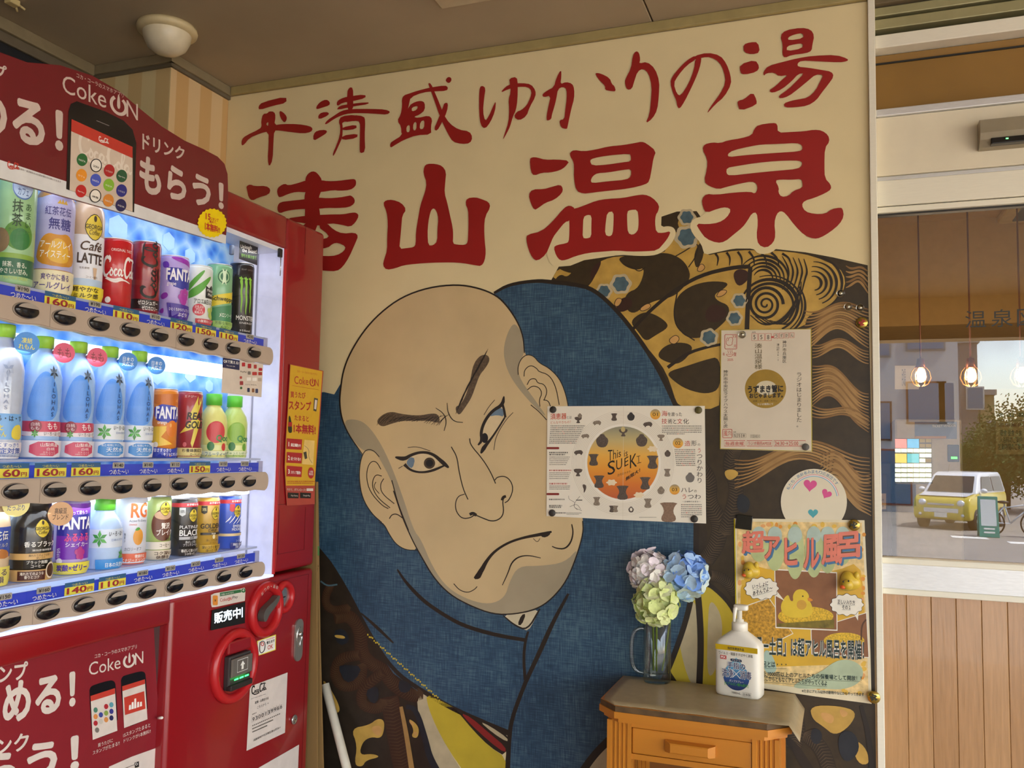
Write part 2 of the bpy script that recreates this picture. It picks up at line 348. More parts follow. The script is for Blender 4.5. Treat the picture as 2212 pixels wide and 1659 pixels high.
g = G(); bar(g, 2.0085, 2.071, .012, .07, ALU); bar(g, 2.0075, 2.0085, .02, .07, DARK, 0); g.build('door_top_cover', hd)
dr = thing('door_1', 'white framed glass entrance door with a wooden lower panel', 'door', (XL, .05, 0)); dr['kind'] = 'structure'; del dr['category']
DX1 = 1.20
g = G().box((XL, .018, 1.9935), (DX1, .06, 2.0072), ALU, bev=.002); g.build('top_rail', dr)
g = G().box((XL, .03, 1.9885), (DX1, .05, 1.9932), GASKET); g.build('gasket', dr)
g = G().box((XL, .018, 1.150), (DX1, .06, 1.164), ALU, bev=.002).box((XL, .022, 1.093), (DX1, .058, 1.150), SILVER).box((XL, .018, 1.079), (DX1, .06, 1.093), ALU, bev=.002); g.build('middle_rail', dr)
g = G().box((DX1, .018, .02), (DX1+.05, .06, 2.0072), ALU, bev=.003); g.build('stile', dr)
g = G().box((XL, .018, .02), (DX1, .06, .10), ALU, bev=.003); g.build('bottom_rail', dr)
GLASS = pane(1.6, '#efe6da', 3.0)
GY = .042
g = G().add([(XL, GY, 1.164), (DX1, GY, 1.164), (DX1, GY, 1.9888), (XL, GY, 1.9888)], [(0, 1, 2, 3)], GLASS); g.build('glass_pane', dr)
PLK = [mat(c, .16, var=.10, scale=16, stretch=(10, 1, .7), bump=.25, coat=.4) for c in ('#b3885a', '#b88d5e', '#af8456')]
x = XL; k = 0; pw = .0525
while x < DX1-.01:
    G().box((x+.0003, .036, .10), (min(x+pw, DX1)-.0003, .048, 1.0788), PLK[k % 3], bev=.0012, seg=1).build('plank', dr); x += pw; k += 1
g = G().box((XL, .048, .10), (DX1, .055, 1.0788), mat('#5a3c20', .7)); g.build('backing_board', dr)
# lettering stuck on the glass
INKG = mat('#26261f', .5)
lf = lambda a, b: onY(a, b, GY-.001)
g = G(); g.text('温', INKG, (2085, 708), (2130, 706.5), 36, lf).text('泉', INKG, (2141, 707), (2188, 705), 38, lf); g.text('図', INKG, (2197, 706), (2242, 703), 38, lf); g.build('lettering', dr)
# overhang edge at the front of the porch
struct(G().box((-2.3, -4.75, 2.25), (4.2, -4.55, CEIL+.4), PLASTER), 'trim_7')
struct(G().box((-2.3, -4.75, CEIL+.1), (4.3, .2, CEIL+.25), DARK), 'roof')
struct(G().box((-2.3, -4.55, 0), (.15, -4.40, CEIL), PLASTER), 'wall_light_block')  # added wall out of view, blocks daylight so the left side darkens
# door sensor
sn = thing('door_sensor', 'grey automatic door sensor with a small green light on the header', 'sensor', onY(2170, 300, .014))
a, b = onY(2113, 330, -.0), onY(2113, 268, .0)
SG = mat('#9a9078', .35, metal=.3)
sx = onY(2112, 300, .014).x; zt = onY(2112, 270, .014).z; zb = onY(2112, 328, .014).z
g = G(); prof = [(.0138, zb), (-.006, zb+.002), (-.022, zb+.016), (-.03, zb+.03), (-.028, zt-.004), (-.018, zt), (.0138, zt)]
g.prism([(y, z) for y, z in prof], sx, sx+.26, lambda y, z, d: Vector((d, y, z)), SG); g.build('housing', sn)
G().box((sx+.022, -.0265, zb+.003), (sx+.238, -.004, zb+.0175), mat('#101010', .15), bev=.002).build('lens', sn)
G().box((sx+.052, -.0275, zb+.011), (sx+.057, -.026, zb+.0135), mat('#50ff60', .3, emit=6)).build('indicator_light', sn)

# ------------------------------------------------------------------ the lobby behind the glass
WALLI = mat('#b3924f', .6, var=.05, scale=3)
struct(G().box((-1.2, .1, -.15), (3.4, 2.6, 0), mat('#8a6d4a', .5)), 'floor_lobby')
struct(G().box((-1.2, .1, 2.44), (3.4, 2.6, 2.5), mat('#c9a468', .6, var=.04)), 'ceiling_lobby')
struct(G().box((-1.2, 2.45, 0), (3.4, 2.6, 2.44), WALLI), 'wall_lobby_back')
struct(G().box((-1.3, .1, 0), (-1.2, 2.6, 2.44), WALLI), 'wall_lobby_left')
struct(G().box((3.4, .1, 0), (3.5, 2.6, 2.44), WALLI), 'wall_lobby_right')
struct(G().box((1.56, .03, 0), (4.2, .1, CEIL+.1), PLASTER), 'wall_right')
struct(G().box((-1.2, 1.95, 1.98), (3.4, 2.45, 2.44), mat('#bd9650', .6, var=.05)), 'beam_lobby')
# ticket machine
tm = thing('ticket_machine', 'beige meal ticket machine with rows of lit buttons behind the glass door', 'ticket machine', (.62, 2.2, 0))
TY = 2.05
def T(a, b): return onY(a, b, TY)
p0, p1, p2 = T(1932, 905), T(2078, 905), T(2078, 1199)
G().box((p0.x, TY, 0), (p1.x, TY+.35, p0.z), mat('#cfc0a0', .5), bev=.01).build('cabinet', tm)
g = G(); gf = lambda a, b: onY(a, b, TY-.003)
g.fill(rect(1976, 911, 2067, 948), gf, mat('#6f7fa0', .5)); g.text('TICKET VENDOR', WHITE, (2014, 923), (2065, 922), 5, lambda a, b: onY(a, b, TY-.004)); g.fill(rect(1976, 942, 2044, 947.5), lambda a, b: onY(a, b, TY-.004), mat('#d59a3a', .5)); g.build('sign_panel', tm)
bl = G().box((T(1933, 945).x, TY-.006, T(1950, 1043).z), (T(2012, 945).x, TY, T(1950, 947).z), mat('#6f6140', .5)); bl = bl.build('button_panel', tm)
LIT = mat('#e8ffe8', .4, emit=2.2); cols = {0: mat('#f08a80', .4, emit=1.0), 1: mat('#5ab4e8', .4, emit=1.0), 2: mat('#f0dc60', .4, emit=1.0), 3: mat('#6accdc', .4, emit=1.0), 4: mat('#b39a40', .5, emit=.3)}
for r in range(9):
    for c in range(6):
        x0 = 1933.5+c*13.2; y0 = 948.5+r*10.6
        if (r in (0, 1, 3, 4)) and c < 4:
            if r in (0, 3) and c in (0, 2):
                m_ = cols[(0 if r == 0 else 2)+(c//2)]; q0, q1 = T(x0, y0+19), T(x0+24.5, y0)
            else: continue
        else:
            q0, q1 = T(x0, y0+7.2), T(x0+11.6, y0); m_ = cols[4] if (r < 2 and c > 3) or (r == 4 and c > 4) else LIT
        G().box((q0.x, TY-.012, q0.z), (q1.x, TY-.006, q1.z), m_).build('button', bl, root=tm)
q0, q1 = T(2047, 997), T(2071, 961); G().box((q0.x, TY-.01, q0.z), (q1.x, TY, q1.z), BLACK, bev=.003).build('bill_reader', tm)
q0, q1 = T(2054, 991), T(2067, 987); G().box((q0.x, TY-.013, q0.z), (q1.x, TY-.009, q1.z), mat('#40ff50', .4, emit=5)).build('reader_light', tm)
q0, q1 = T(1934, 1091), T(1978, 1046); G().box((q0.x, TY-.008, q0.z), (q1.x, TY, q1.z), mat('#26261c', .2)).build('tray_cover', tm)
# dark shelf unit beside it with a price card
q0, q1 = T(1890, 1199), T(1927, 1000); ts = thing('lobby_cabinet', 'dark wooden cabinet standing left of the ticket machine', 'cabinet', (q0.x, 2.2, 0))
G().box((q0.x-.5, TY+.05, 0), (q1.x, TY+.38, q1.z), mat('#3a2616', .5, var=.2, scale=8, stretch=(1, 1, .1)), bev=.006).build('body', ts)
G().box((q0.x-.48, TY+.035, .08), (q1.x-.02, TY+.0495, q1.z-.05), mat('#44301e', .45, var=.2, scale=8, stretch=(1, 1, .1)), bev=.004).build('door', ts)
pc = thing('price_card', 'small cream price card on the dark lobby cabinet', 'card', T(1905, 1100)); g = G(); g.fill(rect(1893, 1066, 1914, 1100), lambda a, b: onY(a, b, TY+.034), mat('#d8b880', .6)); g.text('大人円', INK, (1897, 1082), (1909, 1082), 4, lambda a, b: onY(a, b, TY+.033)).text('小人円', INK, (1897, 1096), (1909, 1096), 4, lambda a, b: onY(a, b, TY+.033)); g.build('card', pc)
# pendant lamps
for i, (px, lb) in enumerate(((1989, 'wire cage pendant lamp with glowing bulb, nearest the mural'), (2097, 'wire cage pendant lamp with glowing bulb, middle of the three'), (2206, 'wire cage pendant lamp with glowing bulb, at the right picture edge'))):
    c = onY(px, 812, 1.2); ln = thing('pendant_lamp', lb, 'lamp', c, group='pendant lamps in the lobby')
    G().tube([(c.x, c.y, 2.44), (c.x, c.y, c.z+.055)], .003, mat('#6b2c16', .5), 6).build('cord', ln)
    G().lathe([(0, .065), (.012, .062), (.014, .045), (.017, .03), (0, .029)], mat('#8a4a22', .4, metal=.4), 16, Matrix.Translation(c)).build('socket', ln)
    G().lathe([(0, .03), (.012, .024), (.019, .004), (.017, -.012), (.008, -.022), (0, -.024)], mat('#ffd9a0', .4, emit=30), 16, Matrix.Translation(c)).build('bulb', ln)
    g = G()
    for k in range(6):
        a = k*PI/3; g.tube([(c.x+r*math.cos(a), c.y+r*math.sin(a), c.z+z) for r, z in ((.015, .035), (.03, .015), (.034, -.008), (.024, -.03), (.008, -.037))], .0016, mat('#9a6a30', .4, metal=.6), 5)
    g.build('wire_cage', ln)
    pl = bpy.data.lights.new('pendant_light', 'POINT'); pl.energy = 1.6; pl.color = (1, .82, .6); pl.shadow_soft_size = .03; po = bpy.data.objects.new('pendant_light', pl); COL.objects.link(po); po.parent = ln; po.location = (0, 0, -.06)
# ceiling air conditioner
a = onZ(2165, 497, 2.439); a.y = min(a.y, 1.74); ac = thing('air_conditioner', 'beige ceiling cassette air conditioner in the lobby', 'air conditioner', a)
G().box((a.x-.06, a.y-.2, 2.405), (a.x+.5, a.y+.2, 2.4395), mat('#d8bc80', .5), bev=.01).build('panel', ac)
G().box((a.x-.01, a.y-.14, 2.4), (a.x+.04, a.y+.14, 2.406), DARK).build('louver', ac)
for k in range(6): G().box((a.x+.12+k*.03, a.y-.13, 2.4), (a.x+.132+k*.03, a.y+.13, 2.406), mat('#7a6236', .5)).build('grille_slat', ac)
# notices on the lobby wall
def notice(nm, lb, quad, y, base, txt):
    o = thing(nm, lb, 'notice', onY(quad[0], quad[3], y)); f = lambda a, b: onY(a, b, y); f2 = lambda a, b: onY(a, b, y-.002); g = G(); g.fill(rect(*quad), f, mat(base, .6, var=.04))
    for t, c, bl_, br_, h in txt: g.text(t, mat(c, .6), bl_, br_, h, f2)
    g.build('paper', o)
notice('wall_notice', 'white hand lettered notice hanging left in the lobby', (1933, 790, 1985, 841), 1.94, '#e6d6b4', [('月の湯', '#4a3a2a', (1948, 834), (1956, 834), 38)])
notice('wall_notice', 'cream notice with a name in ink beside the tree reflection', (2149, 840, 2220, 907), 2.44, '#d8ba7a', [('湊 山 温', '#2a2418', (2153, 901), (2212, 900), 9)])
notice('wall_menu', 'tan menu sheet with a red top edge under the cream notice', (2151, 909, 2218, 982), 2.44, '#cfae6c', [('温泉案内', '#8a3020', (2156, 922), (2210, 922), 8), ('朝食 昼食 夕食\n入浴料のご案内\n営業時間のご案内', '#5a4628', (2156, 972), (2212, 972), 44)])
# ================================================================== the mural sign
mu = thing('mural_sign', 'large cream wall sign with red brush lettering and a bald man in a blue robe', 'sign', (-.88, 0, 0))
G().box((-1.842, 0, .3), (.0733, .0029, 2.5225), CREAM).build('panel', mu)
L = lambda k: M(.00012*k)                        # print layers, a tenth of a millimetre apart
cA = lambda k: crop(480, 150, .32550, L(k)); cB = lambda k: crop(1140, 0, .34358, L(k)); cC = lambda k: crop(680, 560, .36166, L(k)); cD = lambda k: crop(1140, 440, .34358, L(k)); cE = lambda k: crop(660, 1060, .36166, L(k)); cF = lambda k: crop(1140, 980, .40923, L(k))
BLUE = weave('#243e52', '#325068', '#52707e'); SKIN = mat('#d2b98a', .4, var=.06, scale=7); SHAVE = mat('#aa9d80', .4, var=.06, scale=9)
KBR = mat('#392d1a', .42, var=.18, scale=40); MAR = mat('#3c241c', .42, var=.12); OCH = mat('#bf9a48', .42, var=.16, scale=24); TAN = mat('#a6804a', .42, var=.12, scale=20); LINE = mat('#2a2118', .45, var=.1)
TEAL = mat('#4c646c', .42, var=.2, scale=50); PALE = mat('#bfb08c', .42, var=.1); YEL = mat('#c8b035', .42, var=.1, scale=12); RED2 = mat('#8c2622', .45); FLESH = mat('#c99a5a', .42, var=.12)
SK = mat('#20242a', .45, var=.2)
# --- patterned kimono, right side: dark cloth first
g = G(); px_ = [(1187, 612), (1207, 576), (1232, 574), (1262, 562), (1330, 552), (1420, 546), (1440, 528), (1455, 505), (1428, 492), (1429, 468), (1462, 457), (1505, 456), (1516, 472), (1494, 488), (1498, 520), (1520, 540), (1521, 551), (1585, 537), (1626, 537), (1650, 554), (1676, 538), (1740, 545), (1800, 556), (1874.3, 573), (1883, 960), (1897, 2000), (1200, 2000), (1187, 1000)]
g.fill(px_, L(1), KBR); g.build('robe_pattern_ground', mu)
g = G(); D2 = cD(2); D3 = cD(3); D4 = cD(4); D5 = cD(5)
och = [(150, 480), (190, 405), (240, 430), (300, 440), (480, 350), (560, 330), (700, 330), (860, 310), (870, 270), (930, 180), (960, 60), (1040, 55), (1090, 120), (1085, 250), (1110, 330), (1250, 300), (1400, 290), (1640, 300), (1800, 330), (1960, 400), (2000, 480), (1980, 560), (1900, 640), (1760, 700), (1740, 780), (1560, 790), (1240, 790), (1230, 900), (1220, 1020), (1210, 1200), (1200, 1290), (1000, 1290), (930, 1250), (920, 1200), (870, 1060), (800, 960), (700, 850), (560, 680), (400, 550)]
g.shape(och, D2, OCH, 1); g.build('robe_pattern_gold', mu)
g = G()
for P_ in ([(160, 490), (205, 440), (250, 465), (300, 400), (420, 345), (470, 340), (440, 420), (400, 500), (360, 535), (250, 515)],
           [(560, 330), (750, 320), (870, 305), (960, 340), (1010, 400), (1025, 470), (960, 550), (900, 590), (800, 610), (740, 640), (660, 700), (600, 640), (620, 560), (700, 530), (740, 400), (680, 420), (600, 390)],
           [(925, 620), (960, 560), (1040, 510), (1150, 485), (1270, 495), (1230, 540), (1170, 570), (1190, 610), (1270, 640), (1260, 720), (1200, 780), (1130, 830), (1050, 850), (980, 830), (930, 760), (915, 690)],
           [(640, 740), (720, 680), (790, 690), (870, 740), (885, 780), (800, 830), (740, 870), (690, 800)], [(810, 960), (850, 900), (930, 870), (1020, 880), (1040, 920), (960, 1010), (880, 1000)],
           [(870, 1060), (1000, 1020), (1120, 980), (1210, 960), (1215, 1160), (1130, 1200), (1000, 1170), (910, 1110)], [(840, 90), (900, 70), (950, 60), (940, 120), (960, 170), (900, 190), (850, 150)], [(1080, 240), (1105, 260), (1105, 340), (1060, 420), (1040, 330)]):
    g.shape(P_, D3, KBR, 2)
for P_ in ([(550, 620), (620, 580), (660, 610), (650, 660), (570, 690)], [(1115, 680), (1160, 625), (1230, 650), (1260, 690), (1200, 750), (1120, 740)], [(1285, 440), (1330, 405), (1390, 425), (1390, 480), (1320, 530)], [(400, 400), (470, 350), (440, 430), (390, 500)]): g.shape(P_, D4, MAR, 2)
for P_, w in (([(660, 790), (760, 680), (900, 560), (1080, 450), (1290, 400), (1400, 395)], [20, 26]), ([(880, 1030), (1000, 940), (1130, 900), (1215, 885)], [22, 16]), ([(1400, 395), (1385, 600), (1378, 790)], [26, 30]), ([(940, 560), (915, 690), (940, 790), (1050, 860)], 8), ([(1010, 400), (1060, 330), (1075, 240), (1000, 290), (930, 330)], 7), ([(740, 400), (700, 430), (660, 400), (600, 380)], 6)): g.stroke(P_, w, D4, LINE)
# blossoms
for cx, cy, r, a in ((1000, 85, 48, .2), (1000, 210, 66, 1.0), (585, 505, 58, .5), (480, 550, 44, 0), (1330, 610, 44, .3), (1140, 840, 50, 2.0), (1300, 720, 44, .7)):
    g.fill([(cx+r*1.15*(1+.07*math.cos(6*t+a))*math.cos(t), cy+r*1.1*(1+.07*math.cos(6*t+a))*math.sin(t)) for t in [2*PI*i/40 for i in range(40)]], D4, PALE)
    g.fill([(cx+r*.8*(1+.09*math.cos(6*t+a))*math.cos(t), cy+r*.8*(1+.09*math.cos(6*t+a))*math.sin(t)) for t in [2*PI*i/40 for i in range(40)]], D5, TEAL)
for q in ([(1180, 590), (1210, 540), (1260, 545), (1230, 580)], [(1060, 420), (1090, 370), (1120, 400), (1090, 430)], [(880, 860), (930, 820), (960, 850), (920, 890)], [(540, 640), (560, 590), (600, 600), (570, 650)], [(700, 660), (760, 620), (780, 650), (720, 680)]):
    g.shape(q, D4, FLESH, 2); g.stroke(q, 4, D5, LINE, 2, True)
# swirls
def spiral(cx, cy, r0, r1, turns, w, a0=0, asp=1.0):
    N = int(28*turns); g.stroke([(cx+(r0+(r1-r0)*i/N)*math.cos(a0+2*PI*turns*i/N), cy+asp*(r0+(r1-r0)*i/N)*math.sin(a0+2*PI*turns*i/N)) for i in range(N+1)], w, D4, LINE, 0)
spiral(1495, 632, 8, 112, 3.0, [10, 20])
for r, a0, a1, w in ((150, 3.3, 6.9, 14), (178, 3.6, 7.4, 18), (205, 4.4, 7.3, 9), (225, -.6, 1.2, 12)): g.stroke(ell(1520, 640, r, r*.92, 30, a0, a1), [w*.6, w*1.5, w*.6], D4, LINE, 0)
for k, r in enumerate((60, 84, 108, 132, 158)): g.stroke(ell(1480, 470, r, r*.9, 26, 3.5+.05*k, 6.6), [4, 18, 5], D4, LINE, 0)
for k in range(7): g.stroke([(1180+k*70, 300+(k-3)**2*1.5), (1200+k*74, 340), (1190+k*78, 390)], [16, 12, 3], D4, LINE)
for k, r in enumerate((46, 78, 110, 142, 176)): g.stroke(ell(1800, 500, r, r*.95, 26, -1.9+.1*k, 1.5-.1*k), [4, 19, 6], D4, LINE, 0)
for k in range(5): g.stroke([(1600+k*34, 330+k*4), (1640+k*30, 400+k*6), (1640+k*26, 470), (1600+k*30, 540+k*8)], [4, 13, 4], D4, LINE)
for k in range(6): g.stroke([(1400+k*30, 700+k*8), (1480+k*34, 770), (1590+k*24, 740-k*20), (1680+k*8, 640-k*30)], [4, 12, 5], D4, LINE)
OCH2 = mat('#8a6638', .42, var=.12)
# wavy tan threads on the dark right edge
def wave(x0, y0, x1, y1, n, sp, amp, ph, w=11):
    for k in range(n):
        pts = []
        for i in range(13):
            t = i/12; pts.append((x0+(x1-x0)*t, y0+(y1-y0)*t+k*sp*(1-.35*math.sin(PI*t))+amp*math.sin(2*PI*t*1.1+ph+.06*k)))
        g.stroke(pts, [4, w, w*.9, w, 4], D3, TAN if k % 3 else OCH2, 1)
wave(2000, 390, 2140, 420, 5, 34, 10, 0, 15); wave(1740, 660, 2144, 640, 12, 22, 26, .6, 13); wave(1790, 860, 2144, 900, 5, 20, 30, 1.2, 12); wave(1790, 990, 2144, 1180, 13, 22, 34, 2.0, 14)
wave(1300, 1560, 2150, 1540, 8, 24, 60, 1.0, 14); wave(1840, 1560, 2160, 1700, 12, 26, 40, 2.5, 15); wave(1780, 1260, 2150, 1330, 4, 22, 20, .3, 12)
g.build('robe_pattern_figures', mu)
# lower right: cloth bands beside the flowers
g = G(); F2, F3, F4 = cF(3), cF(4), cF(5)
g.shape([(860, 330), (960, 380), (930, 560), (890, 700), (850, 640)], F2, mat('#33291b', .45, var=.2), 2)
g.cut(); g.shape([(780, 700), (980, 700), (1060, 770), (1110, 900), (1090, 1250), (780, 1250), (720, 1000)], F2, YEL, 2)
g.shape([(800, 780), (900, 760), (935, 1240), (860, 1240), (790, 980)], F3, PALE, 2); g.shape([(960, 760), (1020, 840), (1030, 960), (990, 1160), (945, 1180), (950, 900)], F3, PALE, 2); g.stroke([(885, 640), (905, 800), (915, 1000), (905, 1240)], 34, F4, LINE)
g.cut(); g.stroke([(870, 300), (880, 480), (880, 640), (1000, 720), (1090, 820), (1130, 950), (1160, 1300)], [30, 22, 26], F4, LINE)
def rope(g, P_, w, f1, f2, c1, c2):
    g.stroke(P_, w, f1, c1); pp = chaikin(P_, 3, False)
    for i in range(2, len(pp)-2):
        a, b = pp[i-1], pp[i+1]; dx, dy = b[0]-a[0], b[1]-a[1]; l = math.hypot(dx, dy) or 1; nx, ny = -dy/l, dx/l
        g.stroke([(pp[i][0]+nx*w*.45, pp[i][1]+ny*w*.45), (pp[i][0]+dx/l*w*.2, pp[i][1]+dy/l*w*.2), (pp[i][0]-nx*w*.45, pp[i][1]-ny*w*.45)], [2, w*.07, 2], f2, c2, 0)
RA, RB = mat('#2e2416', .45, var=.15), mat('#544430', .45, var=.2)
for P_, w in (([(900, 60), (960, 140), (950, 260), (1020, 360), (1000, 480), (940, 560)], 90), ([(1100, -40), (1060, 60), (1110, 180), (1080, 300), (1040, 420)], 80), ([(960, 640), (1040, 660), (1100, 740)], 60), ([(1400, 1560), (1430, 1440), (1380, 1340)], 90), ([(1600, 1700), (1560, 1560), (1470, 1480)], 80)): rope(g, P_, w, F2, F3, RA, RB)
for q, m_ in (([(1110, 200), (1180, 240), (1160, 320), (1100, 300)], SK), ([(890, 200), (930, 260), (900, 330)], SK), ([(1640, 1470), (1720, 1460), (1760, 1560), (1690, 1640), (1640, 1580)], SK), ([(1500, 1440), (1560, 1470), (1540, 1540), (1490, 1520)], SK)): g.shape(q, F4, m_, 2)
for q in ([(1030, 90), (1090, 80), (1120, 110), (1060, 150)], [(1490, 1330), (1640, 1330), (1740, 1360), (1700, 1440), (1620, 1490), (1560, 1440), (1500, 1400)], [(1700, 1500), (1780, 1540), (1810, 1640), (1740, 1640)]): g.shape(q, F3, OCH, 2)
for q in ([(1540, 1360), (1620, 1380), (1610, 1430), (1560, 1410)], [(1640, 1340), (1700, 1370), (1660, 1400)]): g.shape(q, F4, FLESH, 2)
g.stroke([(1360, 1500), (1420, 1560), (1500, 1700)], [30, 60], F3, LINE); g.stroke([(1760, 1330), (1800, 1480), (1820, 1690)], [20, 34], F3, LINE)
g.cut(); g.shape([(300, 1640), (360, 1570), (420, 1520), (430, 1700), (250, 1700)], F3, PALE, 1); g.stroke([(280, 1690), (350, 1590), (430, 1510)], 40, F4, LINE)
g.build('robe_lining', mu)
# --- dark patterned cloth, lower left
g = G(); g.fill([(540, 1050), (692, 1185), (745, 1268), (800, 1378), (850, 1453), (905, 1495), (945, 1560), (1000, 2000), (480, 2000)], L(1), mat('#2b2218', .45, var=.25, scale=30)); g.build('cloth_ground', mu)
g = G(); E2, E3, E4, E5 = cE(2), cE(3), cE(4), cE(5); ROPE = mat('#3a2214', .45, var=.12); ROPE2 = mat('#4c3622', .45)
for P_, w in (([(170, 760), (260, 740), (330, 830), (330, 960), (380, 1030), (470, 1070), (520, 1160), (640, 1230), (690, 1210)], 80), ([(330, 980), (200, 1000), (170, 1100), (220, 1180), (330, 1150), (340, 1040)], 64), ([(470, 1080), (340, 1180), (330, 1280), (430, 1310), (470, 1260)], 64), ([(500, 1230), (530, 1400), (560, 1560), (590, 1700)], 110), ([(150, 560), (110, 650), (150, 720), (260, 700)], 50)):
    g.stroke(P_, w, E2, ROPE); pp = chaikin(P_, 3, False)
    for i in range(2, len(pp)-2, 1):
        a, b = pp[i-1], pp[i+1]; dx, dy = b[0]-a[0], b[1]-a[1]; l = math.hypot(dx, dy) or 1; nx, ny = -dy/l, dx/l
        g.stroke([(pp[i][0]+nx*w*.45, pp[i][1]+ny*w*.45), (pp[i][0]+dx/l*14, pp[i][1]+dy/l*14), (pp[i][0]-nx*w*.45, pp[i][1]-ny*w*.45)], [2, 7, 2], E3, ROPE2, 0)
for q in ([(190, 1050), (240, 1040), (340, 1050), (300, 1130), (240, 1150)], [(350, 1200), (430, 1160), (440, 1240), (400, 1280)], [(560, 1120), (640, 1160), (610, 1210), (555, 1200)], [(160, 840), (230, 820), (270, 900), (200, 930)]): g.shape(q, E4, SK, 1)
for q in ([(270, 1420), (380, 1400), (430, 1360), (470, 1370), (470, 1430), (450, 1480), (390, 1470), (340, 1500), (320, 1580), (400, 1570), (450, 1590), (360, 1610), (340, 1650), (290, 1640), (310, 1520)], [(610, 1360), (650, 1380), (680, 1420), (670, 1480), (630, 1470), (650, 1430)], [(170, 860), (230, 865), (240, 885), (180, 880)], [(100, 1120), (150, 1180), (210, 1300), (190, 1335), (150, 1290), (120, 1200)]): g.shape(q, E4, OCH, 2)
for q in ([(385, 1410), (450, 1400), (460, 1450), (420, 1470)], [(612, 1370), (650, 1385), (640, 1410)], [(640, 1440), (670, 1440), (660, 1475)]): g.shape(q, E5, FLESH, 2)
g.stroke([(90, 540), (130, 570), (190, 560)], 10, E3, TEAL); g.stroke([(570, 1290), (600, 1440), (640, 1700)], [20, 34], E3, TAN); g.stroke([(600, 1290), (660, 1300), (720, 1500), (740, 1590), (800, 1700)], [26, 44], E4, SK)
g.build('cloth_figures', mu)
# --- blue robe and hood
g = G(); rob = [(540, 856), (700, 847), (722, 852), (735, 830), (800, 700), (900, 640), (1067, 634), (1100, 617), (1160, 608), (1190, 612), (1240, 617), (1280, 627), (1330, 672), (1380, 735), (1420, 800), (1450, 862), (1478, 930), (1494, 1000), (1500, 1060), (1501, 1160), (1500, 1230), (1485, 1320), (1455, 1410), (1420, 1490), (1370, 1560), (1320, 1610), (1255, 1670), (1160, 1760), (1120, 2000), (1050, 2000), (1085, 1700), (1098, 1590), (1060, 1573), (990, 1545), (905, 1495), (850, 1455), (800, 1380), (745, 1270), (692, 1190), (540, 1060)]
g.fill(rob, L(6), BLUE); g.build('blue_robe', mu)
g = G(); L7 = L(7)
g.stroke([(1067, 633), (1100, 614), (1160, 606), (1190, 609), (1240, 614), (1282, 624), (1332, 669), (1382, 733), (1423, 798), (1453, 860), (1482, 930), (1498, 1000), (1504, 1060), (1504, 1160), (1503, 1235), (1488, 1322), (1458, 1412), (1423, 1493), (1372, 1563), (1322, 1613), (1250, 1690)], [5, 9, 9, 11, 12, 12, 14], L7, LINE)
g.stroke([(540, 1050), (692, 1184), (745, 1265), (800, 1374), (850, 1449), (905, 1489), (990, 1538), (1100, 1584)], [6, 8, 12], L7, LINE)
g.stroke([(770, 1275), (800, 1330), (860, 1395)], 0.1, L7, LINE)
E7 = cE(7)
for P_, w in (([(548, 470), (600, 550), (700, 655), (800, 725), (900, 785), (1000, 825), (1150, 865), (1315, 893)], [8, 22, 22, 24, 22]), ([(1570, 615), (1480, 780), (1400, 960), (1320, 1130), (1280, 1230), (1240, 1340), (1218, 1440), (1205, 1700)], [14, 28, 24, 24, 30]), ([(1330, 840), (1312, 900), (1302, 1000), (1312, 1130)], [12, 18, 18]), ([(330, 730), (430, 820), (525, 910)], [6, 20, 8])): g.stroke(P_, w, E7, LINE)
for k in range(46):
    x = 380+k*9.5; y = 860+k*8.6+6*math.sin(k*1.7); g.fill(ell(x-8, y, 4.5, 6, 8), E7, YEL)
g.build('robe_outlines', mu)
g = G(); E8, E9 = cE(8), cE(9)
g.shape([(690, 1210), (725, 1215), (735, 1300), (780, 1410), (850, 1540), (950, 1700), (800, 1700), (740, 1580), (710, 1450), (660, 1280)], E7, PALE, 1)
g.shape([(718, 1215), (800, 1250), (905, 1305), (1000, 1430), (1100, 1530), (1198, 1595), (1192, 1700), (960, 1700), (850, 1540), (780, 1410), (735, 1300)], E7, YEL, 1)
g.shape([(895, 1303), (1000, 1338), (1215, 1438), (1200, 1592), (1100, 1530), (1000, 1430)], E8, LINE, 1); g.shape([(925, 1325), (990, 1355), (1100, 1450), (1195, 1530), (1195, 1570), (1100, 1500), (980, 1390)], E9, RED2, 1); g.shape([(1040, 1378), (1100, 1405), (1208, 1478), (1205, 1502), (1120, 1448)], E9, PALE, 1)
g.cut(); g.shape([(1175, 742), (1290, 735), (1400, 705), (1370, 770), (1330, 838), (1290, 822), (1225, 790)], E8, mat('#cfc3a2', .42), 1); g.stroke([(1180, 745), (1250, 805), (1325, 835), (1400, 705)], [6, 10, 10], E9, LINE); g.shape([(1290, 740), (1318, 735), (1290, 805), (1265, 800)], E9, LINE, 1)
g.build('under_collar', mu)
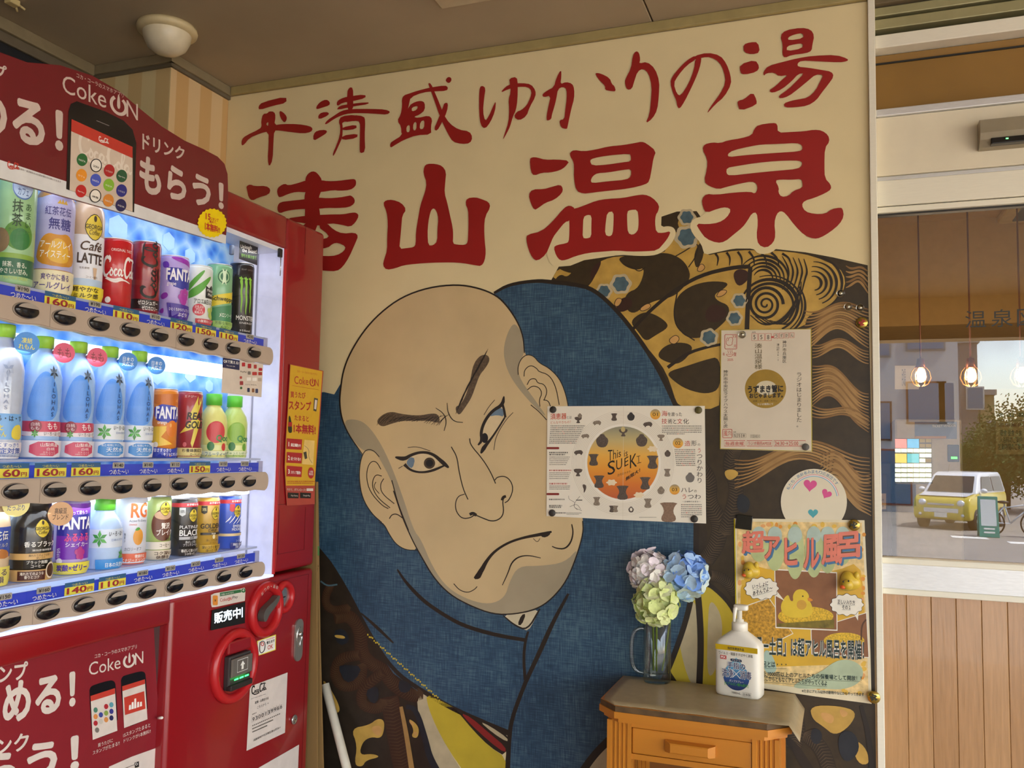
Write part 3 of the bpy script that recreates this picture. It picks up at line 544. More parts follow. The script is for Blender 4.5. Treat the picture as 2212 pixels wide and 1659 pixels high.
# --- head
def P2(kx, ky, pts): return [(kx+.36166*x, ky+.36166*y) for x, y in pts]
Cc = lambda p: P2(680, 560, p); Ec = lambda p: P2(660, 1060, p)
head = Cc([(148, 860), (152, 790), (168, 670), (210, 560), (290, 430), (390, 320), (520, 225), (680, 168), (850, 150), (980, 172), (1085, 215), (1150, 280), (1210, 370), (1245, 460), (1252, 560), (1330, 760), (1420, 940), (1500, 1060)])+[(1240, 985), (1252, 1050)]+Ec([(1645, 120), (1660, 190), (1662, 250), (1620, 390), (1560, 540), (1470, 650), (1380, 710), (1250, 740), (1120, 740), (980, 690), (860, 620), (760, 520), (680, 370), (610, 240), (580, 160)])+Cc([(420, 1350), (290, 1180), (200, 1045), (160, 950)])
earl = Cc([(385, 1180), (350, 1140), (310, 1135), (285, 1165), (268, 1230), (265, 1320), (285, 1430), (340, 1520), (400, 1572)])+Ec([(470, 200), (500, 260), (540, 320), (600, 355), (668, 355), (640, 300), (600, 200), (575, 140), (520, 0)])
earr = Cc([(1215, 690), (1212, 640), (1235, 590), (1270, 568), (1310, 580), (1340, 620), (1400, 650), (1460, 710), (1495, 790), (1515, 880), (1525, 1000), (1400, 1000), (1260, 800)])
g = G(); g.fill(chaikin(head, 2), L(10), SKIN); g.fill(chaikin(earl, 1), L(11), SKIN); g.fill(chaikin(earr, 1), L(11), SKIN); g.build('head', mu)
g = G(); L11, L12, L13, L14 = L(11), L(12), L(13), L(14)
g.fill(chaikin(Cc([(1190, 375), (1232, 430), (1249, 470), (1252, 560), (1220, 620), (1215, 700), (1300, 820), (1400, 960), (1300, 870), (1190, 740), (1140, 640), (1125, 540), (1150, 440)]), 2), L12, SHAVE)
g.cut(); g.fill(chaikin(Cc([(172, 965), (230, 953), (300, 975), (370, 1060), (440, 1190), (520, 1400), (590, 1620)])+Ec([(690, 290), (760, 460), (850, 585), (980, 655), (1100, 680), (1190, 640), (1220, 540), (1270, 450), (1400, 450), (1550, 430), (1630, 340), (1600, 430), (1557, 540), (1468, 648), (1378, 708), (1250, 737), (1120, 737), (982, 687), (862, 617), (762, 517), (682, 368), (600, 215)])+Cc([(535, 1555), (462, 1330), (385, 1185), (350, 1142), (288, 1150), (200, 1045)]), 2), L12, SHAVE)
g.build('shaved_shading', mu)
g = G()
def ln(f, pts, w, k=13): g.stroke(f(pts), [x*.36166 for x in w] if isinstance(w, (list, tuple)) else w*.36166, L(k), LINE)
ln(Cc, [(285, 1165), (200, 1045), (160, 950), (148, 860), (152, 790), (168, 670), (210, 560), (290, 430), (390, 320), (520, 225), (680, 168), (850, 150), (980, 172), (1085, 215), (1150, 280), (1210, 370), (1245, 460), (1252, 560)], [4, 9, 9, 9, 10, 9, 6])
ln(Cc, [(1215, 690), (1212, 640), (1235, 590), (1270, 568), (1310, 580), (1340, 620), (1400, 650), (1460, 710), (1495, 790), (1515, 880), (1522, 960)], 5)
ln(Cc, [(1250, 700), (1252, 660), (1290, 630), (1330, 655), (1335, 670), (1400, 690), (1440, 760), (1460, 870)], 5); ln(Cc, [(1268, 750), (1285, 715), (1320, 712), (1330, 740), (1370, 745), (1390, 790), (1370, 840)], 5); ln(Cc, [(1270, 780), (1300, 755), (1340, 765), (1358, 800), (1340, 840), (1345, 880)], 5); ln(Cc, [(1365, 840), (1395, 845), (1408, 880)], 5); ln(Cc, [(1290, 870), (1340, 910), (1385, 960)], 5)
ln(Cc, [(385, 1180), (350, 1140), (310, 1135), (285, 1165), (268, 1230), (265, 1320), (285, 1430), (340, 1520), (400, 1572)], 5); ln(Ec, [(440, 190), (470, 200), (500, 260), (540, 320), (600, 355), (668, 355)], 5)
ln(Cc, [(395, 1255), (370, 1210), (340, 1205), (315, 1240), (308, 1310), (330, 1390), (400, 1470), (440, 1490)], 5); ln(Cc, [(400, 1295), (365, 1285), (345, 1320), (345, 1370), (380, 1430), (450, 1485)], 5); ln(Cc, [(412, 1310), (390, 1345), (400, 1400), (475, 1460)], 5); ln(Cc, [(365, 1330), (350, 1360), (385, 1400)], 4); ln(Cc, [(445, 1550), (460, 1525), (490, 1520), (530, 1550)], 6)
ln(Cc, [(460, 1320), (500, 1470), (560, 1620)], 6); ln(Ec, [(525, 0), (580, 165), (640, 300), (690, 390), (765, 520), (860, 620), (985, 688), (1120, 738), (1250, 738), (1380, 708), (1470, 648), (1560, 540), (1620, 390), (1660, 250), (1655, 180)], [6, 7, 7, 8, 8, 6])
# nose
ln(Cc, [(815, 1120), (850, 1180), (860, 1260), (885, 1370), (915, 1435)], 6); ln(Cc, [(925, 1070), (930, 1110), (1000, 1190), (1050, 1270), (1080, 1340)], 6); ln(Cc, [(895, 1403), (855, 1415), (838, 1460), (845, 1510), (880, 1550), (930, 1545), (955, 1525), (1000, 1545), (1060, 1568), (1110, 1550), (1130, 1510), (1120, 1440), (1140, 1415)], [5, 6, 7, 6]); ln(Cc, [(1075, 1320), (1090, 1300), (1140, 1295), (1175, 1330), (1185, 1380), (1160, 1440), (1135, 1455)], 6); ln(Cc, [(925, 1525), (945, 1515), (965, 1530)], 18); ln(Cc, [(1118, 1440), (1125, 1420), (1142, 1416)], 16)
# mouth and cheeks
ln(Ec, [(1010, 525), (1050, 480), (1080, 420), (1130, 360), (1210, 310), (1300, 280), (1400, 262), (1470, 245)], [14, 30, 18, 14, 14, 20, 10]); g.fill(chaikin(Ec([(1010, 525), (1045, 460), (1075, 440), (1050, 515), (1030, 530)]), 1), L14, LINE); g.fill(chaikin(Ec([(1395, 260), (1440, 242), (1468, 243), (1455, 270), (1420, 282)]), 1), L14, LINE)
ln(Ec, [(1590, 200), (1600, 250), (1585, 310), (1550, 348), (1500, 345), (1472, 332)], [6, 10, 5]); ln(Ec, [(1405, 402), (1330, 385), (1270, 395), (1230, 430), (1210, 490), (1175, 565)], [4, 9, 4]); ln(Ec, [(885, 555), (920, 595), (970, 610), (1010, 590), (1025, 572)], 5); ln(Ec, [(1360, 285), (1385, 310), (1400, 285)], 3)
# eyebrows: solid brush shapes with hair strokes
BROW = mat('#5f4e3a', .45, var=.35, scale=160)
for f, q in ((Cc, [(365, 970), (400, 930), (455, 908), (520, 925), (620, 935), (700, 920), (735, 925), (748, 960), (740, 980), (690, 965), (600, 965), (520, 965), (450, 985), (400, 1003)]), (Cc, [(840, 880), (870, 870), (905, 810), (930, 720), (945, 630), (985, 575), (1030, 568), (1048, 600), (1020, 650), (985, 690), (960, 760), (935, 830), (895, 890), (865, 932), (845, 915)])): g.fill(chaikin(f(q), 2), L12, BROW)
for k in range(26):
    t = k/25; x = 370+370*t; ln(Cc, [(x, 995-30*math.sin(PI*t)+random.uniform(-8, 8)), (x+25, 955+random.uniform(-12, 12)), (x+60, 925+18*math.sin(PI*t)+random.uniform(-8, 8))], [1.5, 4, 1.5])
for k in range(26):
    t = k/25; x = 850+150*t**1.2; y = 905-300*t; ln(Cc, [(x-8, y+20), (x+10+random.uniform(-4, 8), y-20), (x+35, y-70)], [1.5, 4, 1.5])
ln(Cc, [(722, 888), (770, 920), (788, 970), (772, 1025)], [3, 6, 4]); ln(Cc, [(790, 858), (795, 920), (830, 970), (885, 975)], [3, 6, 4])
g.build('face_lines', mu)
# eyes
EYEW = mat('#dcc69a', .4); IRIS = mat('#4a3a26', .4); EBL = mat('#6d8292', .4)
e1 = [(540, 1215), (575, 1170), (640, 1152), (700, 1165), (755, 1215), (700, 1262), (620, 1272), (565, 1255)]; e2 = [(1125, 870), (1135, 945), (1095, 1010), (1060, 1070), (1010, 1115), (995, 1060), (1005, 1000), (1040, 930)]
def lids(g, ls):
    for pts, w in ls: g.stroke(Cc(pts), [x*.36 for x in w], L(15), LINE)
g = G(); g.fill(chaikin(Cc(e1), 2), L13, EYEW); g.fill(chaikin(Cc([(545, 1213), (570, 1180), (600, 1190), (585, 1250), (560, 1240)]), 1), L(13.5), EBL); g.fill(ell(*Cc([(685, 1218)])[0], 34*.36), L14, IRIS); g.fill(ell(*Cc([(685, 1218)])[0], 22*.36), L(15), INK)
lids(g, (([(480, 1182), (535, 1195), (575, 1168), (640, 1150), (705, 1162), (760, 1210), (800, 1245)], [6, 26, 18, 15, 18, 26, 8]), ([(535, 1225), (570, 1260), (630, 1275), (700, 1265), (790, 1225)], [22, 14, 12, 16, 6])))
for pts in ([(555, 1125), (610, 1118), (690, 1145)], [(500, 1250), (525, 1235)]): g.stroke(Cc(pts), 1.3, L14, LINE)
g.build('eye', mu)
g = G(); g.fill(chaikin(Cc(e2), 2), L13, EYEW); g.fill(chaikin(Cc([(1120, 880), (1133, 942), (1090, 930), (1040, 940), (1070, 905)]), 1), L(13.5), EBL); g.fill(ell(*Cc([(1015, 1068)])[0], 20*.36, 30*.36), L14, INK)
lids(g, (([(1130, 818), (1122, 870), (1060, 905), (1015, 965), (992, 1030), (998, 1085), (975, 1110)], [4, 22, 18, 18, 18, 16, 8]), ([(1135, 945), (1095, 1010), (1055, 1070), (1010, 1125), (992, 1160)], [10, 10, 12, 26, 6])))
g.stroke(Cc([(1122, 868), (1132, 905), (1138, 945)]), 5, L(15), LINE)
for pts in ([(1075, 840), (1040, 880), (1010, 930)], [(1185, 915), (1140, 960), (1080, 1060), (1070, 1140)]): g.stroke(Cc(pts), 1.3, L14, LINE)
g.build('eye', mu)
# cream halo that the lettering cuts into the picture
g = G(); B8 = cB(16)
g.shape([(140, 1690), (260, 1640), (400, 1600), (560, 1600), (730, 1612), (830, 1600), (900, 1540), (935, 1470), (920, 1430), (880, 1420), (840, 1430), (760, 1300), (300, 1300), (100, 1500)], B8, CREAM, 2); g.shape([(1100, 1360), (1040, 1375), (1018, 1415), (1035, 1470), (1090, 1530), (1110, 1600), (1290, 1562), (1420, 1560), (1445, 1595), (1500, 1598), (1545, 1580), (1560, 1560), (1700, 1540), (1800, 1400), (1600, 1250), (1200, 1250)], B8, CREAM, 1)
g.build('lettering_halo', mu)
# --- lettering: one part per character
def char(fn, polys, lab):
    g = G()
    for k, q in enumerate(polys):
        outer, holes = (q[0], q[1:]) if isinstance(q[0][0], (tuple, list)) else (q, ())
        z = [crop(480, 150, .32550, M(.0021+.00006*k)), crop(1140, 0, .34358, M(.0021+.00006*k))][fn]
        g.shape(outer, z, LRED, 1, holes)
    g.build('character', mu, label=lab)
A_, B_ = 0, 1
char(A_, [[(160, 775), (185, 762), (215, 775), (290, 772), (322, 795), (310, 830), (240, 850), (200, 872), (175, 850), (165, 800)], [(170, 960), (300, 930), (330, 960), (220, 1040), (180, 1010)], [(160, 1300), (300, 1120), (350, 1150), (230, 1340)],
    [(553, 720), (570, 690), (600, 674), (630, 685), (665, 735), (660, 800), (640, 850), (640, 900), (650, 960), (650, 1010), (545, 1010), (550, 960), (550, 900), (545, 850), (555, 800), (550, 760)],
    [(363, 800), (380, 775), (415, 757), (440, 770), (500, 755), (560, 735), (660, 735), (700, 742), (770, 740), (840, 730), (880, 726), (890, 745), (885, 775), (850, 800), (780, 805), (740, 800), (650, 815), (555, 815), (490, 812), (440, 825), (385, 850), (370, 840)],
    [(367, 905), (385, 880), (450, 872), (545, 862), (640, 850), (700, 855), (780, 850), (830, 840), (855, 835), (880, 860), (878, 890), (840, 915), (760, 920), (700, 918), (640, 925), (545, 925), (480, 930), (420, 940), (385, 955), (367, 940)],
    [(420, 990), (560, 970), (650, 965), (730, 962), (800, 962), (860, 950), (890, 950), (908, 970), (885, 1015), (850, 1045), (790, 1030), (720, 1020), (640, 1040), (545, 1020), (470, 1010)],
    [(545, 1010), (640, 1010), (600, 1120), (500, 1230), (400, 1300), (360, 1270), (470, 1150)],
    [(690, 1015), (740, 1065), (800, 1090), (880, 1082), (903, 1105), (885, 1150), (840, 1250), (800, 1310), (760, 1340), (680, 1335), (600, 1330), (600, 1230), (690, 1240), (760, 1235), (810, 1205), (820, 1175), (770, 1150), (735, 1155), (700, 1185), (620, 1190), (620, 1120), (690, 1125), (712, 1100), (630, 1040)]], 'large red brush character partly hidden by the machine')
char(A_, [[[(1068, 890), (1085, 868), (1130, 864), (1190, 885), (1222, 930), (1195, 970), (1190, 1030), (1182, 1120), (1175, 1192), (1230, 1185), (1270, 1180), (1285, 1160), (1285, 1080), (1300, 990), (1315, 900), (1345, 820), (1358, 750), (1335, 690), (1340, 645), (1360, 626), (1415, 626), (1460, 640), (1487, 680), (1480, 750), (1475, 820), (1495, 890), (1510, 960), (1530, 1050), (1533, 1100), (1530, 1155), (1560, 1163), (1610, 1165), (1630, 1150), (1633, 1080), (1635, 1000), (1632, 930), (1614, 890), (1625, 855), (1680, 848), (1720, 860), (1770, 880), (1780, 915), (1745, 975), (1738, 1050), (1742, 1140), (1750, 1210), (1742, 1270), (1720, 1305), (1680, 1300), (1600, 1285), (1520, 1280), (1400, 1282), (1280, 1290), (1200, 1300), (1150, 1320), (1090, 1330), (1066, 1300), (1075, 1260), (1095, 1200), (1095, 1110), (1100, 1020), (1092, 945)],
    [(1393, 925), (1410, 922), (1425, 945), (1435, 990), (1428, 1060), (1428, 1140), (1400, 1168), (1368, 1168), (1362, 1090), (1368, 1010), (1380, 950)]]], 'large red brush character for mountain')
char(B_, [[(12, 1000), (30, 988), (60, 990), (110, 1005), (180, 1002), (265, 1010), (235, 1050), (200, 1072), (140, 1085), (90, 1085), (40, 1105), (20, 1080)], [(5, 1225), (30, 1190), (100, 1190), (150, 1175), (205, 1160), (222, 1185), (215, 1215), (170, 1255), (110, 1275), (70, 1305), (42, 1322), (20, 1280)],
    [(-10, 1505), (-3, 1475), (85, 1455), (150, 1400), (230, 1305), (265, 1290), (300, 1312), (262, 1390), (235, 1395), (190, 1450), (160, 1490), (140, 1540), (115, 1600), (60, 1642), (30, 1622), (5, 1570)],
    [[(265, 960), (290, 942), (350, 952), (420, 942), (510, 920), (600, 912), (680, 898), (715, 890), (745, 900), (808, 950), (790, 995), (780, 1060), (765, 1140), (740, 1160), (640, 1185), (500, 1200), (400, 1212), (350, 1218), (305, 1200), (290, 1120), (292, 1040), (285, 1010), (268, 985)], [(390, 1010), (410, 995), (500, 978), (640, 965), (650, 985), (648, 1015), (600, 1020), (500, 1035), (405, 1042)], [(395, 1135), (410, 1105), (440, 1088), (500, 1085), (600, 1068), (652, 1062), (650, 1110), (620, 1130), (500, 1140), (405, 1152)]],
    [[(255, 1315), (300, 1312), (360, 1290), (430, 1262), (500, 1250), (600, 1245), (680, 1228), (735, 1222), (785, 1242), (828, 1290), (820, 1330), (805, 1350), (800, 1400), (808, 1462), (850, 1465), (900, 1452), (885, 1490), (860, 1525), (815, 1575), (740, 1580), (640, 1582), (560, 1575), (470, 1582), (380, 1590), (300, 1610), (240, 1635), (205, 1638), (180, 1610), (162, 1555), (185, 1540), (240, 1530), (258, 1520), (262, 1470), (262, 1395), (258, 1350)], [(350, 1365), (375, 1350), (402, 1355), (400, 1420), (400, 1490), (370, 1500), (345, 1495), (347, 1430)], [(500, 1335), (540, 1328), (540, 1400), (535, 1470), (515, 1488), (485, 1475), (490, 1400)], [(625, 1330), (645, 1320), (690, 1318), (697, 1370), (697, 1420), (690, 1455), (660, 1478), (630, 1465), (625, 1400)]]], 'large red brush character for warm')
char(B_, [[[(1098, 940), (1110, 908), (1160, 895), (1210, 900), (1260, 882), (1340, 870), (1410, 850), (1425, 810), (1450, 785), (1540, 772), (1570, 778), (1572, 835), (1650, 830), (1740, 825), (1800, 815), (1850, 820), (1890, 850), (1898, 890), (1868, 930), (1865, 1040), (1868, 1120), (1905, 1160), (1908, 1190), (1870, 1215), (1800, 1245), (1740, 1262), (1722, 1290), (1745, 1330), (1800, 1345), (1870, 1345), (1910, 1315), (1960, 1305), (1980, 1310), (1988, 1360), (1960, 1410), (1900, 1460), (1840, 1495), (1800, 1502), (1740, 1480), (1680, 1420), (1620, 1340), (1590, 1325), (1565, 1345), (1550, 1400), (1558, 1480), (1545, 1525), (1500, 1560), (1450, 1540), (1438, 1480), (1448, 1400), (1440, 1335), (1410, 1340), (1380, 1390), (1350, 1430), (1300, 1470), (1240, 1520), (1190, 1528), (1120, 1500), (1085, 1455), (1056, 1405), (1130, 1410), (1200, 1400), (1250, 1370), (1280, 1320), (1250, 1302), (1200, 1310), (1122, 1340), (1100, 1300), (1095, 1250), (1125, 1218), (1180, 1225), (1300, 1210), (1400, 1205), (1430, 1218), (1446, 1190), (1440, 1155), (1410, 1140), (1330, 1155), (1250, 1175), (1200, 1190), (1140, 1170), (1108, 1140), (1128, 1060), (1130, 1000)],
    [(1255, 970), (1290, 945), (1400, 920), (1470, 908), (1580, 905), (1690, 898), (1725, 912), (1728, 940), (1705, 952), (1580, 960), (1460, 968), (1340, 978), (1265, 988)], [(1252, 1055), (1310, 1045), (1430, 1025), (1560, 1012), (1680, 1008), (1725, 1015), (1725, 1040), (1700, 1062), (1550, 1075), (1400, 1090), (1270, 1105), (1248, 1090)], [(1555, 1135), (1590, 1128), (1660, 1130), (1720, 1125), (1728, 1150), (1728, 1180), (1670, 1200), (1640, 1232), (1595, 1238), (1575, 1210), (1580, 1180)]]], 'large red brush character for spring')
char(A_, [[(240, 245), (265, 218), (425, 178), (427, 222), (340, 240), (245, 270)], [[(258, 345), (270, 295), (300, 292), (310, 278), (345, 280), (355, 310), (345, 370), (400, 362), (500, 362), (580, 375), (602, 392), (590, 415), (540, 425), (450, 415), (380, 405), (345, 405), (340, 480), (335, 600), (312, 648), (302, 600), (308, 500), (308, 410), (250, 425), (180, 455), (145, 500), (128, 505), (130, 465), (155, 440), (250, 395), (262, 375)], [(290, 362), (307, 345), (305, 378)]], [(378, 275), (400, 280), (428, 310), (428, 335), (412, 355), (385, 320)]], 'small red brush character, first of the top line')
char(A_, [[(625, 245), (650, 215), (690, 198), (715, 215), (712, 238), (660, 255), (625, 265)], [(637, 305), (660, 285), (708, 283), (705, 305), (640, 333)], [(605, 430), (630, 405), (690, 400), (697, 420), (650, 450), (605, 475)], [(828, 150), (845, 118), (868, 122), (870, 200), (868, 270), (830, 275)], [(760, 215), (785, 195), (830, 180), (950, 165), (952, 190), (860, 212), (800, 220), (762, 245)], [(770, 250), (800, 235), (970, 215), (972, 230), (870, 245), (760, 270)],
    [(680, 360), (700, 335), (745, 305), (790, 275), (850, 262), (1000, 262), (1080, 265), (1118, 280), (1095, 300), (1030, 295), (950, 290), (850, 290), (790, 305), (740, 330), (690, 365)], [(790, 310), (880, 300), (880, 318), (815, 345), (795, 355), (800, 375), (798, 450), (780, 490), (755, 545), (735, 580), (735, 555), (760, 500), (780, 440), (785, 380), (772, 345)], [(870, 302), (940, 310), (950, 340), (945, 440), (950, 545), (915, 558), (912, 520), (915, 420), (915, 345), (880, 340), (815, 350), (800, 335)], [(795, 385), (890, 365), (892, 395), (800, 405)], [(795, 440), (900, 425), (895, 455), (795, 470)]], 'small red brush character, second of the top line')
char(A_, [[(1192, 200), (1205, 172), (1240, 160), (1300, 140), (1380, 120), (1480, 105), (1500, 120), (1490, 142), (1410, 145), (1330, 152), (1250, 185), (1240, 230), (1215, 330), (1205, 390), (1190, 435), (1188, 380), (1162, 340), (1185, 300), (1195, 240)], [(1365, 90), (1385, 92), (1410, 150), (1440, 220), (1470, 300), (1510, 360), (1570, 400), (1640, 410), (1662, 450), (1645, 490), (1590, 495), (1530, 480), (1500, 430), (1470, 370), (1440, 300), (1410, 210), (1380, 130)], [(1465, 250), (1475, 222), (1500, 222), (1492, 280), (1460, 350), (1425, 410), (1405, 395), (1430, 340)], [(1485, 65), (1500, 48), (1520, 55), (1522, 75), (1505, 92), (1485, 80)],
    [[(1205, 330), (1240, 240), (1280, 215), (1320, 207), (1345, 220), (1345, 270), (1310, 300), (1270, 315), (1300, 322), (1370, 305), (1395, 330), (1385, 380), (1388, 432), (1290, 435), (1200, 470), (1150, 500), (1115, 522), (1115, 490), (1140, 470), (1190, 440), (1200, 390)], [(1258, 252), (1300, 240), (1292, 268), (1258, 280)], [(1222, 380), (1245, 364), (1245, 414), (1224, 418)], [(1268, 357), (1290, 344), (1288, 403), (1267, 405)], [(1315, 347), (1343, 334), (1340, 393), (1309, 398)]]], 'small red brush character, third of the top line')
char(A_, [[(1705, 170), (1710, 115), (1730, 108), (1748, 125), (1738, 190), (1730, 280), (1745, 345), (1770, 310), (1800, 240), (1818, 208), (1810, 280), (1780, 350), (1745, 395), (1715, 370), (1705, 290)], [(1905, 60), (1955, 48), (1962, 100), (1960, 200), (1950, 270), (1930, 310), (1910, 380), (1890, 420), (1862, 470), (1870, 440), (1900, 350), (1905, 260), (1900, 200), (1915, 150), (1910, 95)], [(1845, 155), (1880, 115), (1920, 95), (1990, 90), (2050, 98), (2080, 140), (2080, 180), (2040, 250), (2020, 310), (1970, 340), (1935, 315), (1955, 280), (1985, 270), (2020, 240), (2045, 190), (2055, 145), (2030, 115), (1960, 115), (1900, 130)]], 'small red brush letter, fourth of the top line')
char(B_, [[(90, 595), (120, 570), (165, 548), (180, 490), (210, 435), (212, 480), (205, 530), (240, 515), (280, 525), (293, 560), (292, 620), (275, 680), (262, 740), (250, 800), (245, 812), (208, 802), (198, 755), (230, 750), (235, 700), (245, 620), (245, 560), (220, 545), (190, 560), (180, 620), (165, 680), (152, 720), (148, 750), (120, 760), (118, 730), (130, 670), (145, 600), (100, 612)], [(425, 458), (460, 462), (515, 490), (530, 530), (545, 540), (555, 575), (520, 572), (485, 565), (488, 540), (455, 510), (430, 475)]], 'small red brush letter, fifth of the top line')
char(B_, [[(612, 500), (650, 430), (660, 350), (680, 320), (700, 330), (708, 375), (700, 400), (750, 388), (800, 430), (828, 510), (825, 600), (815, 690), (785, 745), (740, 778), (765, 720), (775, 640), (780, 540), (760, 460), (725, 430), (690, 450), (670, 510), (655, 560), (625, 565), (612, 530)]], 'small red brush letter, sixth of the top line')
char(B_, [[(1055, 365), (1092, 358), (1088, 400), (1070, 460), (1030, 550), (985, 640), (955, 685), (940, 670), (935, 630), (915, 590), (895, 520), (910, 480), (950, 430), (1000, 380), (1055, 347), (1060, 372), (1000, 410), (945, 475), (917, 525), (937, 590), (962, 603), (1010, 530), (1045, 440)], [(1045, 352), (1130, 330), (1210, 348), (1250, 400), (1275, 470), (1280, 530), (1235, 610), (1180, 655), (1122, 720), (1150, 670), (1210, 590), (1245, 520), (1235, 450), (1205, 390), (1150, 358), (1100, 360), (1050, 378)]], 'small red brush letter, seventh of the top line')
char(B_, [[(1355, 280), (1400, 265), (1448, 265), (1460, 330), (1410, 342), (1360, 330)], [(1335, 405), (1430, 375), (1458, 420), (1440, 452), (1360, 470), (1335, 455)], [(1318, 650), (1325, 632), (1360, 625), (1415, 578), (1440, 630), (1438, 660), (1335, 698)], [[(1588, 225), (1620, 190), (1720, 173), (1780, 185), (1802, 225), (1790, 280), (1785, 320), (1750, 335), (1660, 345), (1615, 365), (1600, 340), (1605, 280)], [(1635, 235), (1680, 215), (1730, 207), (1735, 240), (1640, 255)], [(1630, 290), (1680, 278), (1732, 272), (1725, 305), (1628, 322)]],
    [(1480, 455), (1510, 415), (1600, 390), (1700, 365), (1800, 350), (1940, 345), (2015, 370), (2010, 385), (1960, 392), (1820, 385), (1720, 380), (1695, 400), (1700, 420), (1760, 425), (1850, 440), (1910, 450), (1925, 480), (1890, 530), (1850, 580), (1815, 630), (1760, 665), (1680, 675), (1615, 675), (1610, 650), (1650, 635), (1700, 625), (1760, 615), (1810, 570), (1840, 510), (1860, 470), (1810, 468), (1760, 510), (1700, 560), (1640, 605), (1590, 620), (1575, 605), (1640, 560), (1690, 510), (1740, 460), (1700, 465), (1660, 510), (1600, 560), (1540, 585), (1515, 570), (1560, 540), (1600, 500), (1640, 470), (1580, 480), (1550, 455), (1500, 460), (1485, 478)]], 'small red brush character, last of the top line')
# ================================================================== papers, stickers and magnets on the mural
PAPER = mat('#eee6d2', .45, var=.02, scale=8); GREY = mat('#6a635a', .6); SEPIA = mat('#5b4f45', .55, var=.3, scale=300); SEPIA2 = mat('#8a7c6a', .55, var=.3, scale=300); PRED = mat('#c0392b', .5); PORG = mat('#d98a35', .5)
def greek(g, rows, fn, m, h, seed=1, red=None):      # illegible small print: rows of tiny marks
    rd = random.Random(seed); g.nl += 1; g.hold = True
    for x0, y, x1 in rows:
        x = x0
        while x < x1:
            w = rd.uniform(.5, 1.6)*h; mm = red if red and rd.random() < .08 else m
            for j in range(2): g.fill(rect(x, y-h+j*h*.55, min(x+w, x1), y-h+j*h*.55+h*.32), fn, mm)
            if rd.random() < .5: g.fill(rect(x+w*.35, y-h, x+w*.55, y), fn, mm)
            x += w+h*.35
    g.hold = False
def sheet(name, lab, quad, fnk, base, cat='poster', th=.0004, grp=None):
    """a paper thing lying on the mural; fnk(k) gives print layer k"""
    cx = sum(q[0] for q in quad)/len(quad); cy = max(q[1] for q in quad)
    o = thing(name, lab, cat, fnk(0)(cx, cy), group=grp); g = G(); g.prism(quad, -1, 0, lambda x, y, d: fnk(0)(x, y)+Vector((0, th if d < 0 else 0, 0)), base); g.build('paper', o); return o
# ---- exhibition leaflet
kf = lambda k: crop(1170, 860, .16880, M(.0034+.0001*k)); k0, k1, k2, k3, k4 = (kf(i) for i in range(5))
lf_ = sheet('exhibition_leaflet', 'wide cream museum leaflet with an orange disc, held by four round magnets', [(75, 105), (1050, 98), (2088, 100), (2105, 1605), (1040, 1560), (62, 1510)], kf, PAPER, 'leaflet')
za, zb = k1(1040, 1290).z, k1(1040, 360).z
rt = WM[lf_.as_pointer()].translation.z
g = G()
for i in range(9): g.stroke(ell(1040, 832, 500+i*19, 515+i*19, 60), 2, k1, mat('#b9ad96', .6), 0, True)
g.fill(ell(1040, 828, 455, 465, 60), k2, ramp_z(['#c0603a', '#d97a30', '#e59a35', '#e8b04a', '#c8b478', '#8f8f7a'], za-rt, zb-rt)); g.stroke(ell(1040, 828, 470, 482, 60), 10, k1, mat('#f4eee0', .5), 0, True); g.build('orange_disc', lf_)
g = G()
def pot(cx, cy, s, kind, m, f=k3):
    g.cut()
    if kind == 0: q = [(-.5, -.5), (.5, -.5), (.3, -.3), (.22, 0), (.4, .3), (.3, .5), (-.3, .5), (-.4, .3), (-.22, 0), (-.3, -.3)]
    elif kind == 1: q = [(-.15, -.5), (.15, -.5), (.2, -.35), (.48, -.1), (.4, .3), (.2, .5), (-.2, .5), (-.4, .3), (-.48, -.1), (-.2, -.35)]
    elif kind == 2: q = [(-.5, -.3), (.5, -.3), (.4, .05), (.12, .15), (.15, .3), (.3, .5), (-.3, .5), (-.15, .3), (-.12, .15), (-.4, .05)]
    elif kind == 3: q = [(-.6, 0), (-.4, -.25), (-.1, -.3), (.3, -.35), (.55, -.1), (.45, .15), (.3, .3), (.2, .1), (-.2, .15), (-.3, .35), (-.4, .15)]
    else: q = [(-.3, -.6), (.2, -.5), (.25, -.1), (.1, .4), (-.15, .7), (-.1, .2), (-.25, -.2)]
    g.shape([(cx+x*s, cy+y*s) for x, y in q], f, m, 1)
for cx, cy, s, kd, m in ((928, 243, 95, 0, SEPIA), (1143, 235, 105, 1, mat('#3a3634', .5)), (710, 320, 100, 3, SEPIA2), (1360, 340, 110, 3, SEPIA), (560, 490, 95, 3, SEPIA2), (1528, 497, 100, 2, SEPIA2), (473, 700, 105, 3, SEPIA), (1612, 708, 85, 1, SEPIA), (466, 940, 120, 2, SEPIA), (1608, 955, 100, 0, SEPIA2), (550, 1155, 90, 4, SEPIA), (1528, 1180, 100, 1, SEPIA2), (705, 1320, 110, 0, SEPIA2), (1360, 1345, 120, 0, SEPIA2), (900, 1418, 85, 0, SEPIA), (945, 1418, 85, 0, SEPIA2), (1145, 1425, 75, 1, SEPIA), (468, 270, 100, 2, SEPIA), (490, 225, 60, 1, SEPIA2), (1625, 1460, 250, 0, mat('#8c705a', .5, var=.2, scale=200)), (1900, 1015, 125, 1, mat('#77716a', .5))): pot(cx, cy, s, kd, m)
for cx, cy, s, kd in ((1045, 430, 120, 2), (775, 545, 170, 1), (1280, 540, 160, 1), (665, 790, 150, 0), (1420, 820, 170, 0), (735, 1070, 160, 0), (1325, 1090, 160, 0), (1035, 1210, 180, 0)): pot(cx, cy, s, kd, SEPIA)
